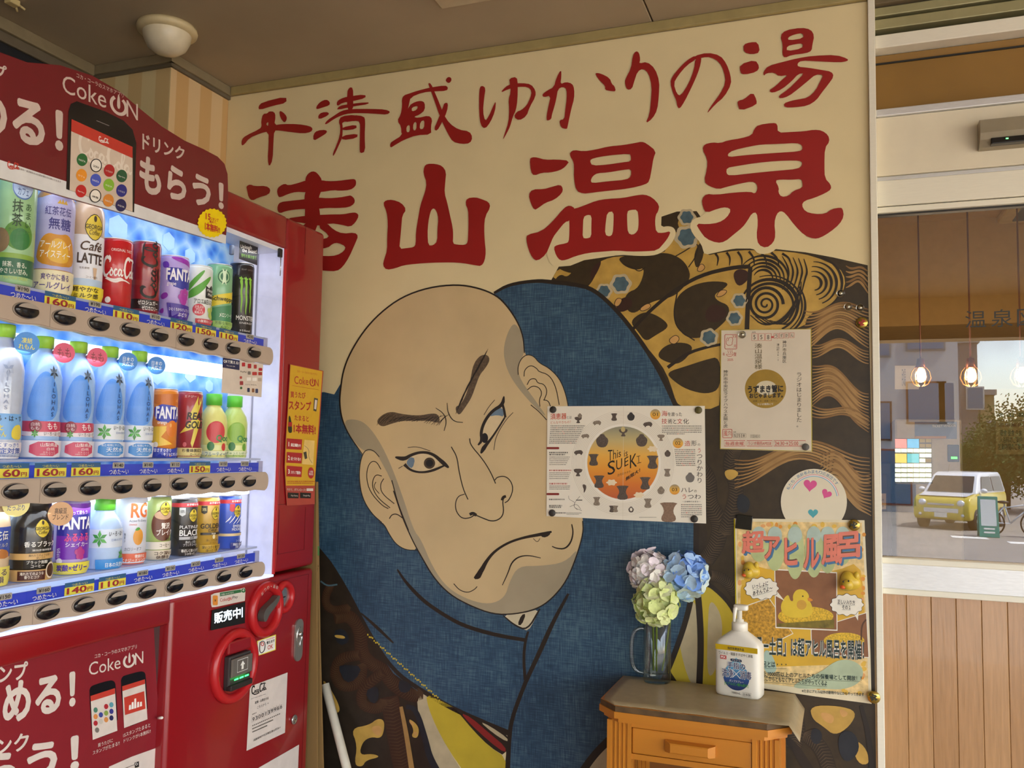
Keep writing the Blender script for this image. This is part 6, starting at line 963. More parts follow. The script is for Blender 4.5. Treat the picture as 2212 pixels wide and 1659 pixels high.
# ================================================================== sample drinks in the display window
class Drink:
    def __init__(d, name, label, s, z0, w, H, kind, hexc, row, rough=.3, cap=None, cat='can', top=None):
        d.H = H; R = w/2; d.mt = Matrix.Translation(ML(-.0805+R+.0015, s, z0)) @ Matrix.Rotation(-TH, 4, 'Z'); d.o = thing(name, label, cat, mtx=d.mt, group='sample drinks on the %s shelf' % row); d.lift = .0003
        if kind == 'can': d.prof = [(.86*R, 0), (R, .025*H), (R, .945*H), (.93*R, .985*H)]; topz = .985
        elif kind == 'bottle': d.prof = [(.9*R, 0), (R, .02*H), (R, .28*H), (.96*R, .34*H), (R, .42*H), (R, .66*H), (.86*R, .76*H), (.6*R, .84*H), (.43*R, .88*H), (.43*R, .9*H)]; topz = .9
        elif kind == 'tallbottle': d.prof = [(.9*R, 0), (R, .02*H), (R, .80*H), (.93*R, .88*H), (.72*R, .95*H), (.5*R, .98*H)]; topz = .98
        elif kind == 'short': d.prof = [(.9*R, 0), (R, .02*H), (R, .55*H), (.9*R, .66*H), (.62*R, .76*H), (.5*R, .80*H), (.5*R, .82*H)]; topz = .82
        elif kind == 'coffeeb': d.prof = [(.95*R, 0), (R, .02*H), (R, .62*H), (.93*R, .72*H), (.78*R, .78*H), (.74*R, .84*H)]; topz = .84
        g = G(); g.lathe([(0, 0)]+[(r, z) for r, z in d.prof]+[(0, topz*H)], mat(hexc, rough, var=.04, scale=60, coat=.4), 36, d.mt); g.build('body', d.o)
        if kind == 'can': g = G(); g.lathe([(.93*R, .985*H), (.95*R, .993*H), (.93*R, H), (.85*R, H), (.83*R, .985*H), (0, .985*H)], mat('#c9ccd4', .3, metal=.6) if not top else mat(top, .35), 36, d.mt); g.build('lid', d.o)
        elif cap: rc_ = d.prof[-1][0]*1.14; g = G(); g.lathe([(0, topz*H), (rc_, topz*H), (rc_, H*.99), (rc_*.92, H), (0, H)], mat(cap, .4), 24, d.mt); g.build('cap', d.o)
        d.g = G()
    def R(d, v):
        z = v*d.H; p = d.prof
        for (r0, z0), (r1, z1) in zip(p, p[1:]):
            if z <= z1: return r0+(r1-r0)*max(0, min(1, (z-z0)/max(1e-6, z1-z0)))
        return p[-1][0]
    def f(d, l=0.0):
        L_ = d.lift+l; d.lift += .00012
        def fn(u, v): a = u*PI/2*.9-.52; r = d.R(v)+L_; return d.mt @ Vector((r*math.cos(a), r*math.sin(a), v*d.H))
        return fn
    def band(d, v0, v1, c, u0=-1.25, u1=1.25, l=0.0, emit=0):
        fn = d.f(l); n = 20; k = max(1, int(abs(v1-v0)/.06)); vs_ = [fn(u0+(u1-u0)*i/n, v0+(v1-v0)*j/k) for j in range(k+1) for i in range(n+1)]
        d.g.add(vs_, [(j*(n+1)+i, j*(n+1)+i+1, (j+1)*(n+1)+i+1, (j+1)*(n+1)+i) for j in range(k) for i in range(n)], mat(c, .35, var=.03), True); return d
    def t(d, s, c, u0, u1, v0, v1, bold=.0, l=0.0, shear=0.0):
        fn = d.f(l+.0004); d.g.text(s, mat(c, .4), (u0, v0), (u1, v0), -(v1-v0), fn, bold=bold, shear=shear); return d
    def poly(d, pts, c, n=1, l=0.0): d.g.fill(chaikin(pts, n) if n else pts, d.f(l), mat(c, .35), maxu=.12); return d
    def disc(d, u, v, ru, rv, c, l=0.0): return d.poly(ell(u, v, ru, rv, 26), c, 0, l)
    def line(d, pts, w, c, l=0.0): d.g.stroke(pts, w, d.f(l+.0002), mat(c, .4)); return d
    def script(d, u0, v0, u1, v1, c, k=1.0, vert=False):
        fn = d.f(.0004); script(d.g, (lambda x, y: fn(u0+(u1-u0)*x, v0+(v1-v0)*y)) if not vert else (lambda x, y: fn(u1-(u1-u0)*y, v0+(v1-v0)*x)), mat(c, .4), k); return d
    def diamond(d, u, v, ru, rv):
        d.poly([(u, v+rv), (u+ru, v), (u, v-rv), (u-ru, v)], '#2c261a', 2); d.poly([(u, v+rv*.93), (u+ru*.93, v), (u, v-rv*.93), (u-ru*.93, v)], '#ddc43c', 2)
        d.t('GEORGIA', '#2a2418', u-ru*.72, u+ru*.72, v-rv*.12, v+rv*.14, .02); d.t('Coffee', '#2a2418', u-ru*.42, u+ru*.42, v-rv*.44, v-rv*.16, shear=.3); d.disc(u, v+rv*.48, ru*.12, rv*.18, '#3a2a1a'); return d
    def done(d, part='label_print'):
        d.g.build(part, d.o); d.g = G(); return d
    def tagdisc(d, ang, z, r, c, txt, tc, cone=None):            # round neck tag standing off the bottle
        a = ang; base = d.mt @ Vector((d.R(z)*math.cos(a), d.R(z)*math.sin(a), z*d.H)); c3 = d.mt @ Vector(((d.R(z)+.022)*math.cos(a), (d.R(z)+.022)*math.sin(a), z*d.H)); nd = (d.mt.to_3x3() @ Vector((.86, -.45, 0))).normalized(); sd = Vector((0, 0, 1)).cross(nd).normalized(); f = lambda x, y, o: c3+sd*x+Vector((0, 0, 1))*y+nd*o
        g = G(); g.prism(ell(0, 0, r, r, 28), -.0006, .0006, f, mat(c, .4)); g.tube([base, c3-(c3-base).normalized()*.010-nd*.006], [.004, r*.3], mat(c, .4), 10)
        vs_, ts_, asp = tx(txt, .01); w = r*1.25; g.add([f((u-.5)*w, (v-.5)*w*.8, .0009) for u, v in vs_], ts_, mat(tc, .4)); g.build('neck_tag', d.o); return d
def leaf6(d, u, v, ru, rv, c='#55b04a', c2='#3f9440'):
    for k in range(6):
        a = PI/6+k*PI/3; d.poly([(u, v), (u+ru*.55*math.cos(a-.42), v+rv*.55*math.sin(a-.42)), (u+ru*math.cos(a), v+rv*math.sin(a)), (u+ru*.55*math.cos(a+.42), v+rv*.55*math.sin(a+.42))], c if k % 2 else c2, 0)
Z1, Z2, Z3 = 1.68, 1.37, 1.148
# ---- top shelf
d = Drink('tea_bottle', 'pale green matcha tea bottle at the left end of the top shelf', -.985, Z1, .070, .222, 'tallbottle', '#9cc894', 'top', cap='#4a8a4a', cat='bottle')
d.band(0, .21, '#2c6a4c').band(.21, .25, '#8ab04a').disc(.05, .40, .5, .12, '#5a8f3a').disc(.1, .37, .34, .09, '#2f7a3c').disc(-.55, .35, .3, .1, '#8a7350').disc(.1, .80, .36, .105, '#b8d0ee').line(ell(.1, .80, .34, .1, 26), .012, '#4a70b0').t('綾鷹\nカフェ', '#2a4a8a', -.08, .28, .73, .87).t('抹\n茶', '#2c4a34', -.22, .12, .47, .69, .01).t('あ\nま\nい', '#2c5a3c', .22, .42, .47, .67).t('グリーンティー', '#2c5a3c', -.3, .4, .425, .455).t('抹茶、香る。', '#e8f0dc', -.42, .35, .135, .18, .01).t('やさしい甘み。', '#e8f0dc', -.5, .40, .08, .125, .01).t('SWEET MATCHA GREEN', '#c8d46a', -.7, .4, .035, .06).done()
d = Drink('tea_bottle', 'lavender unsweetened black tea bottle with amber top on the top shelf', -.897, Z1, .070, .210, 'tallbottle', '#c08a4a', 'top', cap='#8a4a20', cat='bottle')
d.band(.21, .86, '#b4b2e0').poly([(-1, .82), (-.5, .88), (0, .9), (.5, .88), (1, .82), (1, .7), (-1, .7)], '#b4b2e0').t('紅茶花伝', '#3a3a8a', -.5, .45, .70, .78, .005).poly([(-.1, .81), (.0, .85), (.05, .82), (.1, .86), (.15, .82), (.22, .85), (.28, .81)], '#c8a040', 0).t('無糖', '#3a3a8a', -.35, .45, .57, .68, .01).poly([(-.8, .24), (-.7, .44), (-.4, .54), (.0, .52), (.4, .55), (.75, .42), (.8, .24)], '#d09030', 2).poly([(-.4, .3), (-.2, .5), (.3, .48), (.5, .3), (.1, .26)], '#e4b440', 2).t('アールグレイ', '#f4f0ea', -.6, .5, .40, .47, .015).t('アイスティー', '#f4f0ea', -.6, .5, .31, .38, .015).band(.0, .2, '#ece2bc', -.9, .9, .0015).t('爽やかに香る', '#4a3a8a', -.5, .45, .11, .17, .01, .0015).t('アールグレイ', '#4a3a8a', -.75, .55, .03, .095, .015, .0015).done()
d = Drink('coffee_bottle', 'white and tan cafe latte bottle with a yellow diamond on the top shelf', -.819, Z1, .068, .208, 'tallbottle', '#c9b096', 'top', cap='#b89878', cat='bottle')
d.band(.13, .62, '#e6e8f0').band(.13, .2, '#b8d0ec').diamond(.15, .70, .5, .17).t('Café', '#4a2e20', -.35, .5, .47, .56, .02, shear=.25).t('LATTE', '#3a2418', -.45, .55, .345, .445, .035).t('生乳使用', '#6a5a50', -.35, .0, .29, .31).poly([(.2, .2), (.15, .31), (.32, .31), (.28, .2)], '#d8b898', 0).t('コーヒー飲料', '#6a5a50', -.1, .35, .205, .23).band(0, .13, '#f0dc3c', -.95, .9, .0015).t('軽やかな', '#3a3418', -.55, .4, .07, .12, .02, .0015).t('ミルク感', '#3a3418', -.5, .4, .015, .06, .02, .0015).done()
d = Drink('cola_can', 'bright red can with white script lettering on the top shelf', -.736, Z1, .066, .143, 'can', '#c01820', 'top', rough=.25, top='#e2e2e6')
d.t('ORIGINAL TASTE', '#f0e0dc', -.4, .6, .80, .84).script(-.75, .36, .85, .74, '#f2ece8', .85).line([(-.6, .40), (-.2, .34), (.1, .40), (.5, .36)], [.01, .03, .01], '#f2ece8').disc(-.45, .09, .12, .045, '#f0eae6').done()
d = Drink('cola_can', 'red and black can with dark upright script lettering on the top shelf', -.648, Z1, .062, .158, 'can', '#93222a', 'top', rough=.25)
d.script(-.45, .2, .55, .98, '#14110f', .8, True).band(0, .19, '#2a1512').t('ゼロシュガー', '#f0ece8', -.5, .5, .115, .175, .02).t('ゼロカロリー', '#f0ece8', -.3, .5, .04, .10, .02).band(0, .05, '#8a4a40').done()
d = Drink('soda_can', 'lavender grape soda can with white and blue lettering on the top shelf', -.564, Z1, .068, .144, 'can', '#b9a6e6', 'top', top='#e6e4ee')
for q, c in (([(-.5, .98), (.6, .96), (.9, .82), (.3, .88), (-.1, .9)], '#9a2fb4'), ([(-.8, .88), (-.5, .9), (-.4, .8), (-.7, .78)], '#6a3fc0'), ([(-.85, .36), (-.5, .42), (-.4, .34), (-.7, .28)], '#8f2fb0'), ([(-.9, .1), (-.6, .18), (-.6, .06)], '#9a2fb4')): d.poly(q, c, 2)
d.poly([(-.6, .80), (-.4, .52), (.3, .46), (.8, .5), (.85, .74), (.2, .80), (-.2, .8)], '#2a2fa0', 1).t('FANTA', '#f4f2fa', -.55, .75, .60, .79, .05).t('grape', '#f0eaf8', -.5, -.1, .50, .56, .02)
for u, v in ((.2, .42), (.35, .45), (.5, .42), (.12, .35), (.28, .36), (.43, .35), (.2, .29), (.35, .29), (.28, .23)): d.disc(u, v, .11, .045, '#b03aa8')
d.poly([(-.45, .24), (.6, .22), (.8, .0), (-.35, .0)], '#4a2f9a', 0, .002).t('ひとくちからジュワッと', '#efe9f8', -.35, .6, .12, .17, .015, .002).t('ぶどう!', '#efe9f8', -.0, .45, .04, .1, .02, .002).done()
d = Drink('juice_can', 'white aloe juice can with green leaves and a red dot on the top shelf', -.479, Z1, .066, .140, 'can', '#e6ece8', 'top', top='#e6e8ea')
for q in ([(-.9, .58), (-.5, .75), (0, .92), (.1, .9), (-.3, .7), (-.8, .5)], [(-.8, .52), (-.2, .66), (.4, .84), (.5, .8), (.0, .58), (-.6, .44)], [(-.95, .5), (-.4, .55), (.1, .7), (.2, .64), (-.3, .46), (-.9, .4)]): d.poly(q, '#58a83a', 2)
d.poly([(.15, .66), (.35, .62), (.55, .68), (.75, .62), (.75, .45), (.15, .45)], '#1c1e1c', 0).t('Minute', '#f0f0ea', .22, .7, .56, .61, .01).t('Maid', '#f0f0ea', .28, .62, .49, .54, .01).t('アロエ&白ぶどう', '#3a3a36', -.4, .8, .34, .43, .01).disc(-.15, .24, .3, .1, '#d03a4a').t('ぷるぷる\nアロエ\n果肉入り', '#f4eeea', -.36, .06, .17, .31, .01)
for u, v in ((.4, .25), (.52, .22), (.45, .17), (.6, .28), (.58, .14)): d.disc(u, v, .1, .045, '#b8cc5a')
d.band(0, .09, '#cc4a52', -.3, .8, .002).t('小腹満たしに', '#f4e8e4', -.2, .55, .03, .075, .01, .002).done()
d = Drink('soda_can', 'green melon soda can with a yellow diagonal band on the top shelf', -.399, Z1, .062, .160, 'can', '#7fb88a', 'top')
d.disc(.0, .80, .36, .105, '#2f6a4a').disc(.0, .80, .3, .088, '#a8cfa0').disc(0, .8, .22, .065, '#2f6a4a').poly(star(0, .8, .18, .45, 4, PI/4), '#d8ecc8', 0).poly([(-1.1, .46), (1.1, .62), (1.1, .46), (-1.1, .30)], '#e2cc3a', 0).t('Schweppes', '#20301c', -.65, .75, .405, .50, .02).poly([(-1.1, .28), (1.1, .42), (1.1, .0), (-1.1, .0)], '#3f8a5c', 0).t('メロンソーダ', '#eef6ea', -.2, .65, .18, .25, .015).band(0, .12, '#a4cc6a', -.5, .8, .002).t('芳醇な味わい\nメロン', '#2c5a2c', -.4, .6, .01, .115, .005, .002).done()
d = Drink('energy_can', 'tall black can with green claw marks at the right end of the top shelf', -.312, Z1, .062, .182, 'can', '#101112', 'top', rough=.3)
for u, h0 in ((-.28, .32), (-.02, .30), (.24, .33)): d.line([(u-.06, .76), (u+.03, .70), (u, .56), (u+.06, .48), (u+.02, h0), (u+.05, h0-.03)], [.09, .12, .09, .09, .04, .01], '#8ac83a'); d.line([(u-.13, .77), (u+.09, .76)], [.02, .03, .01], '#8ac83a')
d.t('MONSTER', '#e8e8e4', -.5, .6, .185, .25, .015).t('ENERGY', '#d8d8d4', -.3, .5, .135, .16).t('ロング・エナジー', '#a8a8a4', -.3, .4, .88, .905).t('355ml', '#d8d8d4', -.3, .3, .03, .055).done()
# ---- middle shelf
d = Drink('water_bottle', 'clear lemon water bottle, leftmost on the middle shelf', -.990, Z2, .070, .240, 'bottle', '#b9c4da', 'middle', rough=.12, cap='#9ad03a', cat='bottle')
d.band(.0, .12, '#e8e8ee', -1, .9, .001).t('おいしくすっきり', '#3a5ab0', -.6, .6, .085, .115, .01, .001).t('熱中症対策', '#3a5ab0', -.7, .7, .035, .08, .015, .001).t('100%リサイクル', '#6a7ab8', -.4, .5, .01, .028, 0, .001).band(.14, .33, '#74aee8').t('い・ろ・は・す', '#1c2430', -.6, .7, .275, .315, .01).poly([(.3, .14), (.25, .2), (.4, .25), (.7, .25), (.8, .14)], '#e6d24a', 2).t('塩と\nれもん', '#f0e04a', -.4, .1, .16, .25, .02); leaf6(d, .05, .66, .2, .06, '#a8b4cc', '#8f9cb8'); d.t('\n'.join('ILOHAS'), '#8a98b8', -.06, .12, .36, .6).done(); d.tagdisc(.35, .86, .021, '#3a8ad8', '凍結\nれもん', '#e8e04a')
for s, w_, who in ((-.903, .066, 'left'), (-.822, .066, 'right')):
    d = Drink('water_bottle', 'pale blue peach water bottle with a pink neck tag, %s of the two alike' % who, s, Z2, .068, .229, 'bottle', '#9cc2f4', 'middle', rough=.12, cap='#9ad03a', cat='bottle')
    d.poly([(-.7, .3), (-.6, .5), (-.3, .68), (.1, .72), (.5, .55), (.55, .3)], '#5c98ea', 2); leaf6(d, .28, .70, .2, .06, '#3a4450', '#6a7888'); d.t('\n'.join('ILOHAS'), '#1f3f78', .20, .36, .34, .62, .01); d.band(.18, .30, '#c8365a').poly([(-1.2, .18), (-1.2, .24), (-.6, .21), (.8, .22), (1.2, .26), (1.2, .18)], '#e8dfe6', 1).disc(-.3, .26, .22, .05, '#8f2a40').t('白桃\nもも', '#f0e0e0', -.45, -.15, .23, .29).t('もも', '#f6eaea', .1, .5, .235, .29, .02); leaf6(d, -.3, .2, .14, .035); d.t('い・ろ・は・す', '#2a2a2c', .0, .65, .185, .215, .01)
    d.band(.01, .145, '#e4e6f4', -1, .95, .001).poly([(-.45, .02), (.6, .02), (.58, .135), (-.43, .135)], '#c83e62', 1, .0014).t('山梨県産', '#f4e8ea', -.1, .5, .095, .127, .01, .0016).t('白桃', '#f4e8ea', .1, .38, .065, .09, .005, .0016).t('エキス入り\n100%リサイクル', '#f0dce0', -.1, .5, .028, .058, 0, .0016).done(); d.tagdisc(.35, .87, .019, '#d8486a', 'もも', '#8a1c34')
for s, who in ((-.740, 'left'), (-.657, 'right')):
    d = Drink('water_bottle', 'pale blue natural water bottle with a blue neck tag, %s of the two alike' % who, s, Z2, .068, .229, 'bottle', '#9cc2f4', 'middle', rough=.12, cap='#9ad03a', cat='bottle')
    d.poly([(-.7, .3), (-.6, .5), (-.3, .68), (.1, .72), (.5, .55), (.55, .3)], '#5c98ea', 2); leaf6(d, .28, .70, .2, .06, '#3a4450', '#6a7888'); d.t('\n'.join('ILOHAS'), '#1f3f78', .20, .36, .34, .62, .01); d.band(.165, .30, '#dfe6ee'); leaf6(d, -.25, .23, .3, .07); d.t('い・ろ・は・す', '#1c2430', .1, .85, .25, .29, .01).t('日本の天然水', '#6a8ac0', .2, .75, .215, .235)
    d.band(.01, .145, '#e4e8f6', -1, .95, .001).poly([(-.45, .02), (.6, .02), (.58, .135), (-.43, .135)], '#3a8ad2', 1, .0014).t('私と地球にやさしい', '#e8f2fa', -.32, .5, .105, .127, .005, .0016).t('天然水', '#f2f8fc', -.15, .5, .055, .098, .005, .0016).t('100%リサイクル', '#d8e8f8', -.1, .45, .03, .045, 0, .0016).done(); d.tagdisc(.35, .87, .019, '#2f7fd0', '日本の\n天然水', '#dcecf8')
d = Drink('soda_can', 'orange soda can with white and blue lettering on the middle shelf', -.570, Z2, .060, .154, 'can', '#dd8428', 'middle')
d.poly([(-1, .9), (1, .94), (.4, .82), (1, .78), (-.2, .74), (-1, .8)], '#c86a1a', 0).poly([(-.7, .78), (.8, .74), (.8, .52), (-.1, .5), (-.7, .55)], '#2a35a8', 1).t('FANTA', '#f4f2fa', -.62, .75, .56, .74, .05).t('orange', '#f4e8da', -.5, -.05, .47, .52, .02).poly([(-1, .44), (.1, .46), (-.3, .3), (.3, .2), (-.6, .16), (.2, .1), (-1, .1)], '#ecc23a', 0).disc(.25, .42, .32, .12, '#e07a20').disc(.15, .47, .06, .03, '#f2b060').disc(-.55, .19, .13, .04, '#efe6da').poly([(-.75, .0), (-.75, .16), (.2, .13), (.9, .16), (.9, 0)], '#2a40b0', 0, .0015).t('甘さすっきり', '#f2f2fa', -.6, .2, .085, .14, .02, .0015).t('キリッとオレンジ', '#f2f2fa', -.15, .75, .03, .08, .02, .0015).done()
d = Drink('energy_can', 'dark red can with a yellow lightning bolt on the middle shelf', -.486, Z2, .060, .154, 'can', '#9a2230', 'middle')
d.poly([(.3, .97), (-.25, .62), (-.05, .58), (-.7, .36), (.05, .44), (-.1, .22), (.0, .15), (.45, .55), (.15, .6), (.7, .97)], '#dcc84a', 0).t('REAL', '#151412', -.35, .7, .57, .68, .04, shear=.15).t('GOLD', '#151412', -.4, .7, .44, .55, .04, shear=.15).t('エナジー', '#e8d8d0', -.5, .1, .90, .935).disc(-.4, .2, .1, .035, '#c85a64').band(0, .15, '#e8d890', -.8, .8, .0015).t('杉養蜂園認定', '#3a2a18', -.5, .6, .085, .14, .015, .0015).t('ローヤルゼリー', '#3a2a18', -.1, .6, .03, .075, .015, .0015).done()
for s, c1, c2, lab, tx_ in ((-.401, '#e2e088', '#d04048', 'pale yellow apple juice bottle with a green cap on the middle shelf', 'フルーティーな'), (-.321, '#c6dc7c', '#8fbc4a', 'pale green grape juice bottle at the right end of the middle shelf', 'ぎゅっとしぼって\nおいしい')):
    d = Drink('juice_bottle', lab, s, Z2, .066, .154, 'short', c1, 'middle', cap='#5cc43a', cat='bottle')
    d.disc(-.1, .40, .5, .17, c2).band(.12, .2, '#dfe6a0').t('Qoo', '#3f8f4a', -.1, .7, .24, .36, .04).disc(-.35, .18, .18, .07, '#2f7a40').disc(.35, .17, .14, .06, '#d03a3a' if s < -.35 else '#6aa83a').band(0, .11, '#eaf0c8', -.8, .9, .001).t(tx_, '#3a6a8a' if s < -.35 else '#4a8a4a', -.6, .6, .02, .095, .005, .001).done()
# ---- bottom shelf
d = Drink('tea_bottle', 'blue and cream milk tea bottle cut by the left picture edge, bottom shelf', -.993, Z3, .064, .165, 'coffeeb', '#d8c0a0', 'bottom', cap='#e8e4da', cat='bottle')
d.band(.30, .62, '#2f49a0').t('紅茶花伝', '#f0ecdc', -.6, .6, .48, .58, .01).t('ロイヤルミルク\nティー', '#e0d8b0', -.5, .6, .36, .45).poly([(-.2, .3), (.2, .4), (.7, .36), (.7, .28)], '#b8743a', 1).band(0, .2, '#e8dc6a', -1, .9, .001).t('広がる\n余韻', '#4a3a6a', -.4, .6, .03, .18, .01, .001).done(); d.tagdisc(.25, .86, .022, '#e8dc8a', '牛乳\nたっぷり', '#3a4a8a')
d = Drink('coffee_bottle', 'black coffee bottle with a yellow diamond and tan neck tag on the bottom shelf', -.910, Z3, .074, .150, 'coffeeb', '#1e1a18', 'bottom', rough=.22, cap='#211d1c', cat='bottle')
d.diamond(.22, .63, .36, .15).t('香るブラック', '#f0ece4', -.35, .75, .41, .48, .02).t('猿田彦珈琲監修', '#e0dcd4', -.1, .6, .36, .385, .01).band(.26, .335, '#d2a868').t('淹れたてのような香り\n深いコク', '#3a2a1a', -.2, .55, .265, .325).t('ブラック無糖/\nコーヒー', '#e8e4dc', -.25, .45, .165, .25, .01).band(0, .14, '#c8a064', -1, .95, .001).poly([(-.5, .015), (.35, .015), (.35, .125), (-.5, .125)], '#4a2018', 0, .0014).t('淹れたてのような\n香りとコク', '#f0e4d4', -.42, .28, .035, .115, .01, .0016).disc(.55, .12, .2, .1, '#e8d8c0', .0016).disc(.55, .12, .16, .08, '#4a2a18', .0018).done(); d.tagdisc(.4, .80, .022, '#d0a070', '高級豆\nブレンド', '#3a2416')
d = Drink('soda_can', 'violet grape jelly soda can with a yellow base on the bottom shelf', -.815, Z3, .066, .142, 'can', '#c4b4ec', 'bottom', top='#d8d2ee')
d.band(.2, .95, '#7a2fb8', -.75, 1.1).poly([(-.75, .78), (1, .82), (1, .5), (-.75, .52)], '#35319e', 0).t('10回振って飲もう!', '#f0ecf8', -.5, .5, .80, .86, .015).t('FANTA', '#f6f4fa', -.68, .75, .60, .77, .05).t('ふるふる', '#e8508a', -.4, .6, .44, .55, .04).t('シェイカー', '#f0e4f4', -.35, .6, .37, .43, .025)
for u, v in ((.1, .3), (.22, .33), (.33, .29), (.16, .24), (.28, .23), (.22, .28)): d.disc(u, v, .1, .04, '#b83a8a')
d.t('無果汁', '#efe9f8', -.66, -.52, .22, .36).disc(-.55, .18, .12, .04, '#efe9f8').band(0, .16, '#ece04a', -1, .9, .001).t('炭酸×ゼリー', '#4a2f9a', -.62, .55, .045, .135, .035, .001).done()
d = Drink('water_bottle', 'small clear water bottle with a large green leaf emblem on the bottom shelf', -.732, Z3, .070, .142, 'short', '#bcd6fa', 'bottom', rough=.12, cap='#6ac83a', cat='bottle')
d.band(.30, .56, '#d6e0ee'); leaf6(d, -.35, .43, .32, .12); d.t('い・ろ・は・す', '#1c2430', .0, .8, .46, .53, .015).t('日本の天然水', '#6a8ac0', .1, .7, .39, .425).band(0, .14, '#3f92dc', -.45, .95, .0015).t('日本の天然水', '#eaf4fc', -.1, .7, .03, .095, .01, .0017); leaf6(d, .62, .19, .2, .09); d.done()
d = Drink('juice_can', 'white orange energy drink can with gradient lettering on the bottom shelf', -.653, Z3, .062, .142, 'can', '#dfe2ee', 'bottom', top='#e8e8ee')
d.t('RG', '#e07030', -.25, .65, .68, .90, .03).t('Active Fit Energy', '#5a6270', -.3, .6, .61, .655).t('ORANGE', '#d05a4a', -.3, .05, .57, .595).disc(.15, .40, .25, .12, '#e09a3a').poly([(-.05, .5), (.1, .55), (.25, .52), (.1, .49)], '#4a9a3a', 1).t('無\n果\n汁', '#5a6270', -.5, -.42, .32, .46).t('カロリーオフ', '#5a6270', -.45, .3, .2, .25).band(0, .16, '#e06a4a', -.7, .9, .001).t('健康的な', '#f6f0ea', .0, .5, .095, .145, .015, .001).t('エナジードリンク', '#f6f0ea', -.55, .55, .04, .088, .02, .001).done()
d = Drink('coffee_can', 'slim green and brown latte can on the bottom shelf', -.567, Z3, .054, .138, 'can', '#a9bc6a', 'bottom')
d.disc(.1, .55, .7, .26, '#6a3a2a').disc(.1, .70, .55, .07, '#c8a080').diamond(.15, .80, .42, .15).t('贅沢\nブレイク', '#f4ece4', -.3, .7, .38, .58, .02).t('微糖', '#3a2a18', .2, .5, .29, .34).band(.16, .28, '#e2d8c8').t('コーヒー', '#4a3424', -.1, .5, .2, .25, .01).band(0, .15, '#d6c8b0', -1, .9, .001).t('コク深い\n休憩を', '#4a3020', -.35, .6, .01, .13, .02, .001).done()
for s, base, lab, dots in ((-.490, '#232122', 'black unsweetened coffee can with a red top band on the bottom shelf', 'b'), (-.411, '#c49a34', 'gold coffee can with a red top band on the bottom shelf', 'g'), (-.327, '#2a52c0', 'blue mountain coffee can at the right end of the bottom shelf', 'e')):
    d = Drink('coffee_can', lab, s, Z3, .062, .130, 'can', base, 'bottom', top='#d8d6dc'); d.band(.85, .92, '#c8303c').t('お手軽な170g', '#f4eeea', -.1, .7, .865, .91, .01).diamond(.3, .70, .36, .155)
    if dots == 'b': d.poly([(-.45, .84), (-.15, .84), (-.15, .72), (-.3, .69), (-.45, .72)], '#c8c8c8', 0).t('100%', '#1c1c1c', -.4, -.2, .75, .80).t('PLATINUM', '#e8e8e8', -.4, .7, .475, .53, .01).t('BLACK', '#f0f0f0', -.4, .7, .35, .455, .03).band(.285, .335, '#b8b8bc', -.4, .9).t('無糖', '#1c1c1c', .1, .35, .292, .328).t('香ばしく深い\nブラックコーヒー', '#e8e8e8', -.2, .6, .17, .265).band(0, .13, '#2a221e', -.4, .95, .0015).t('香ばしく深いコクで\nシャキッと。', '#f2ece4', -.28, .65, .015, .12, .012, .0015)
    elif dots == 'g': d.poly([(-.5, .84), (-.2, .84), (-.2, .72), (-.35, .69), (-.5, .72)], '#2a2418', 0).t('30%', '#e8d890', -.45, -.25, .75, .80).t('GOLDEN', '#2a2012', -.5, .65, .43, .52, .03).t('DRIP', '#2a2012', -.1, .4, .37, .42, .015).band(.315, .36, '#2a2420', -.5, .9).t('微糖', '#e8e0d0', .05, .3, .32, .355).disc(.2, .28, .08, .04, '#e8d8a8').t('深いコクと香り\nコーヒー', '#3a2a14', -.2, .5, .16, .24).band(0, .14, '#c8a030', -.5, .95, .0015).t('深いコクと香りで\nほっと一息', '#2a2012', -.38, .6, .015, .125, .012, .0015)
    else: d.poly([(-.2, .84), (.08, .84), (.08, .72), (-.06, .69), (-.2, .72)], '#c83040', 0); [d.line(p_, [.006, .03, .006], '#e8eef8') for p_ in ([(-.4, .5), (-.2, .56), (-.1, .62)], [(-.2, .48), (.05, .58), (.15, .64)], [(.0, .46), (.25, .56), (.4, .62)], [(.2, .47), (.45, .55), (.6, .6)])]; d.t('EMERALD', '#eef2fa', .0, .75, .40, .45, .015).t('MOUNTAIN', '#eef2fa', -.05, .8, .34, .39, .015).band(.24, .29, '#d8c090').t('コーヒー', '#e8eefa', .2, .5, .13, .17).band(0, .12, '#28388a', -.1, .98, .0015).t('高級豆と国産牛乳の\n王道バランス', '#eef0fa', .02, .8, .01, .11, .01, .0015)
    d.done()
# ================================================================== small wooden stand with things on it
TZ = .845
c = [onZ(*q, TZ) for q in ((1345, 1455), (1287, 1512), (1698, 1560), (1716, 1510))]
tx0, tx1 = -.517, -.104; ty1, ty0 = -.045, -.312
WD = mat('#c07a26', .35, var=.18, scale=6, stretch=(1, 1, .12), bump=.1); WDH = mat('#c07a26', .35, var=.18, scale=6, stretch=(.12, 1, 1), bump=.1); WDD = mat('#8a5418', .5, var=.2, scale=8); WORN = mat('#5c4424', .6, var=.4, scale=30)
tb = thing('side_table', 'small honey wood stand with a drawer and fluted legs in front of the mural', 'table', ((tx0+tx1)/2, (ty0+ty1)/2, 0))
cut = .045
loop = [(tx0, ty1), (tx1, ty1), (tx1, ty0+cut), (tx1-cut, ty0), (tx0+cut, ty0), (tx0, ty0+cut)]
g = G(); f3 = lambda x, y, z: Vector((x, y, z)); g.prism(loop, TZ-.016, TZ-.004, f3, WDH, WORN); cxm, cym = (tx0+tx1)/2, (ty0+ty1)/2
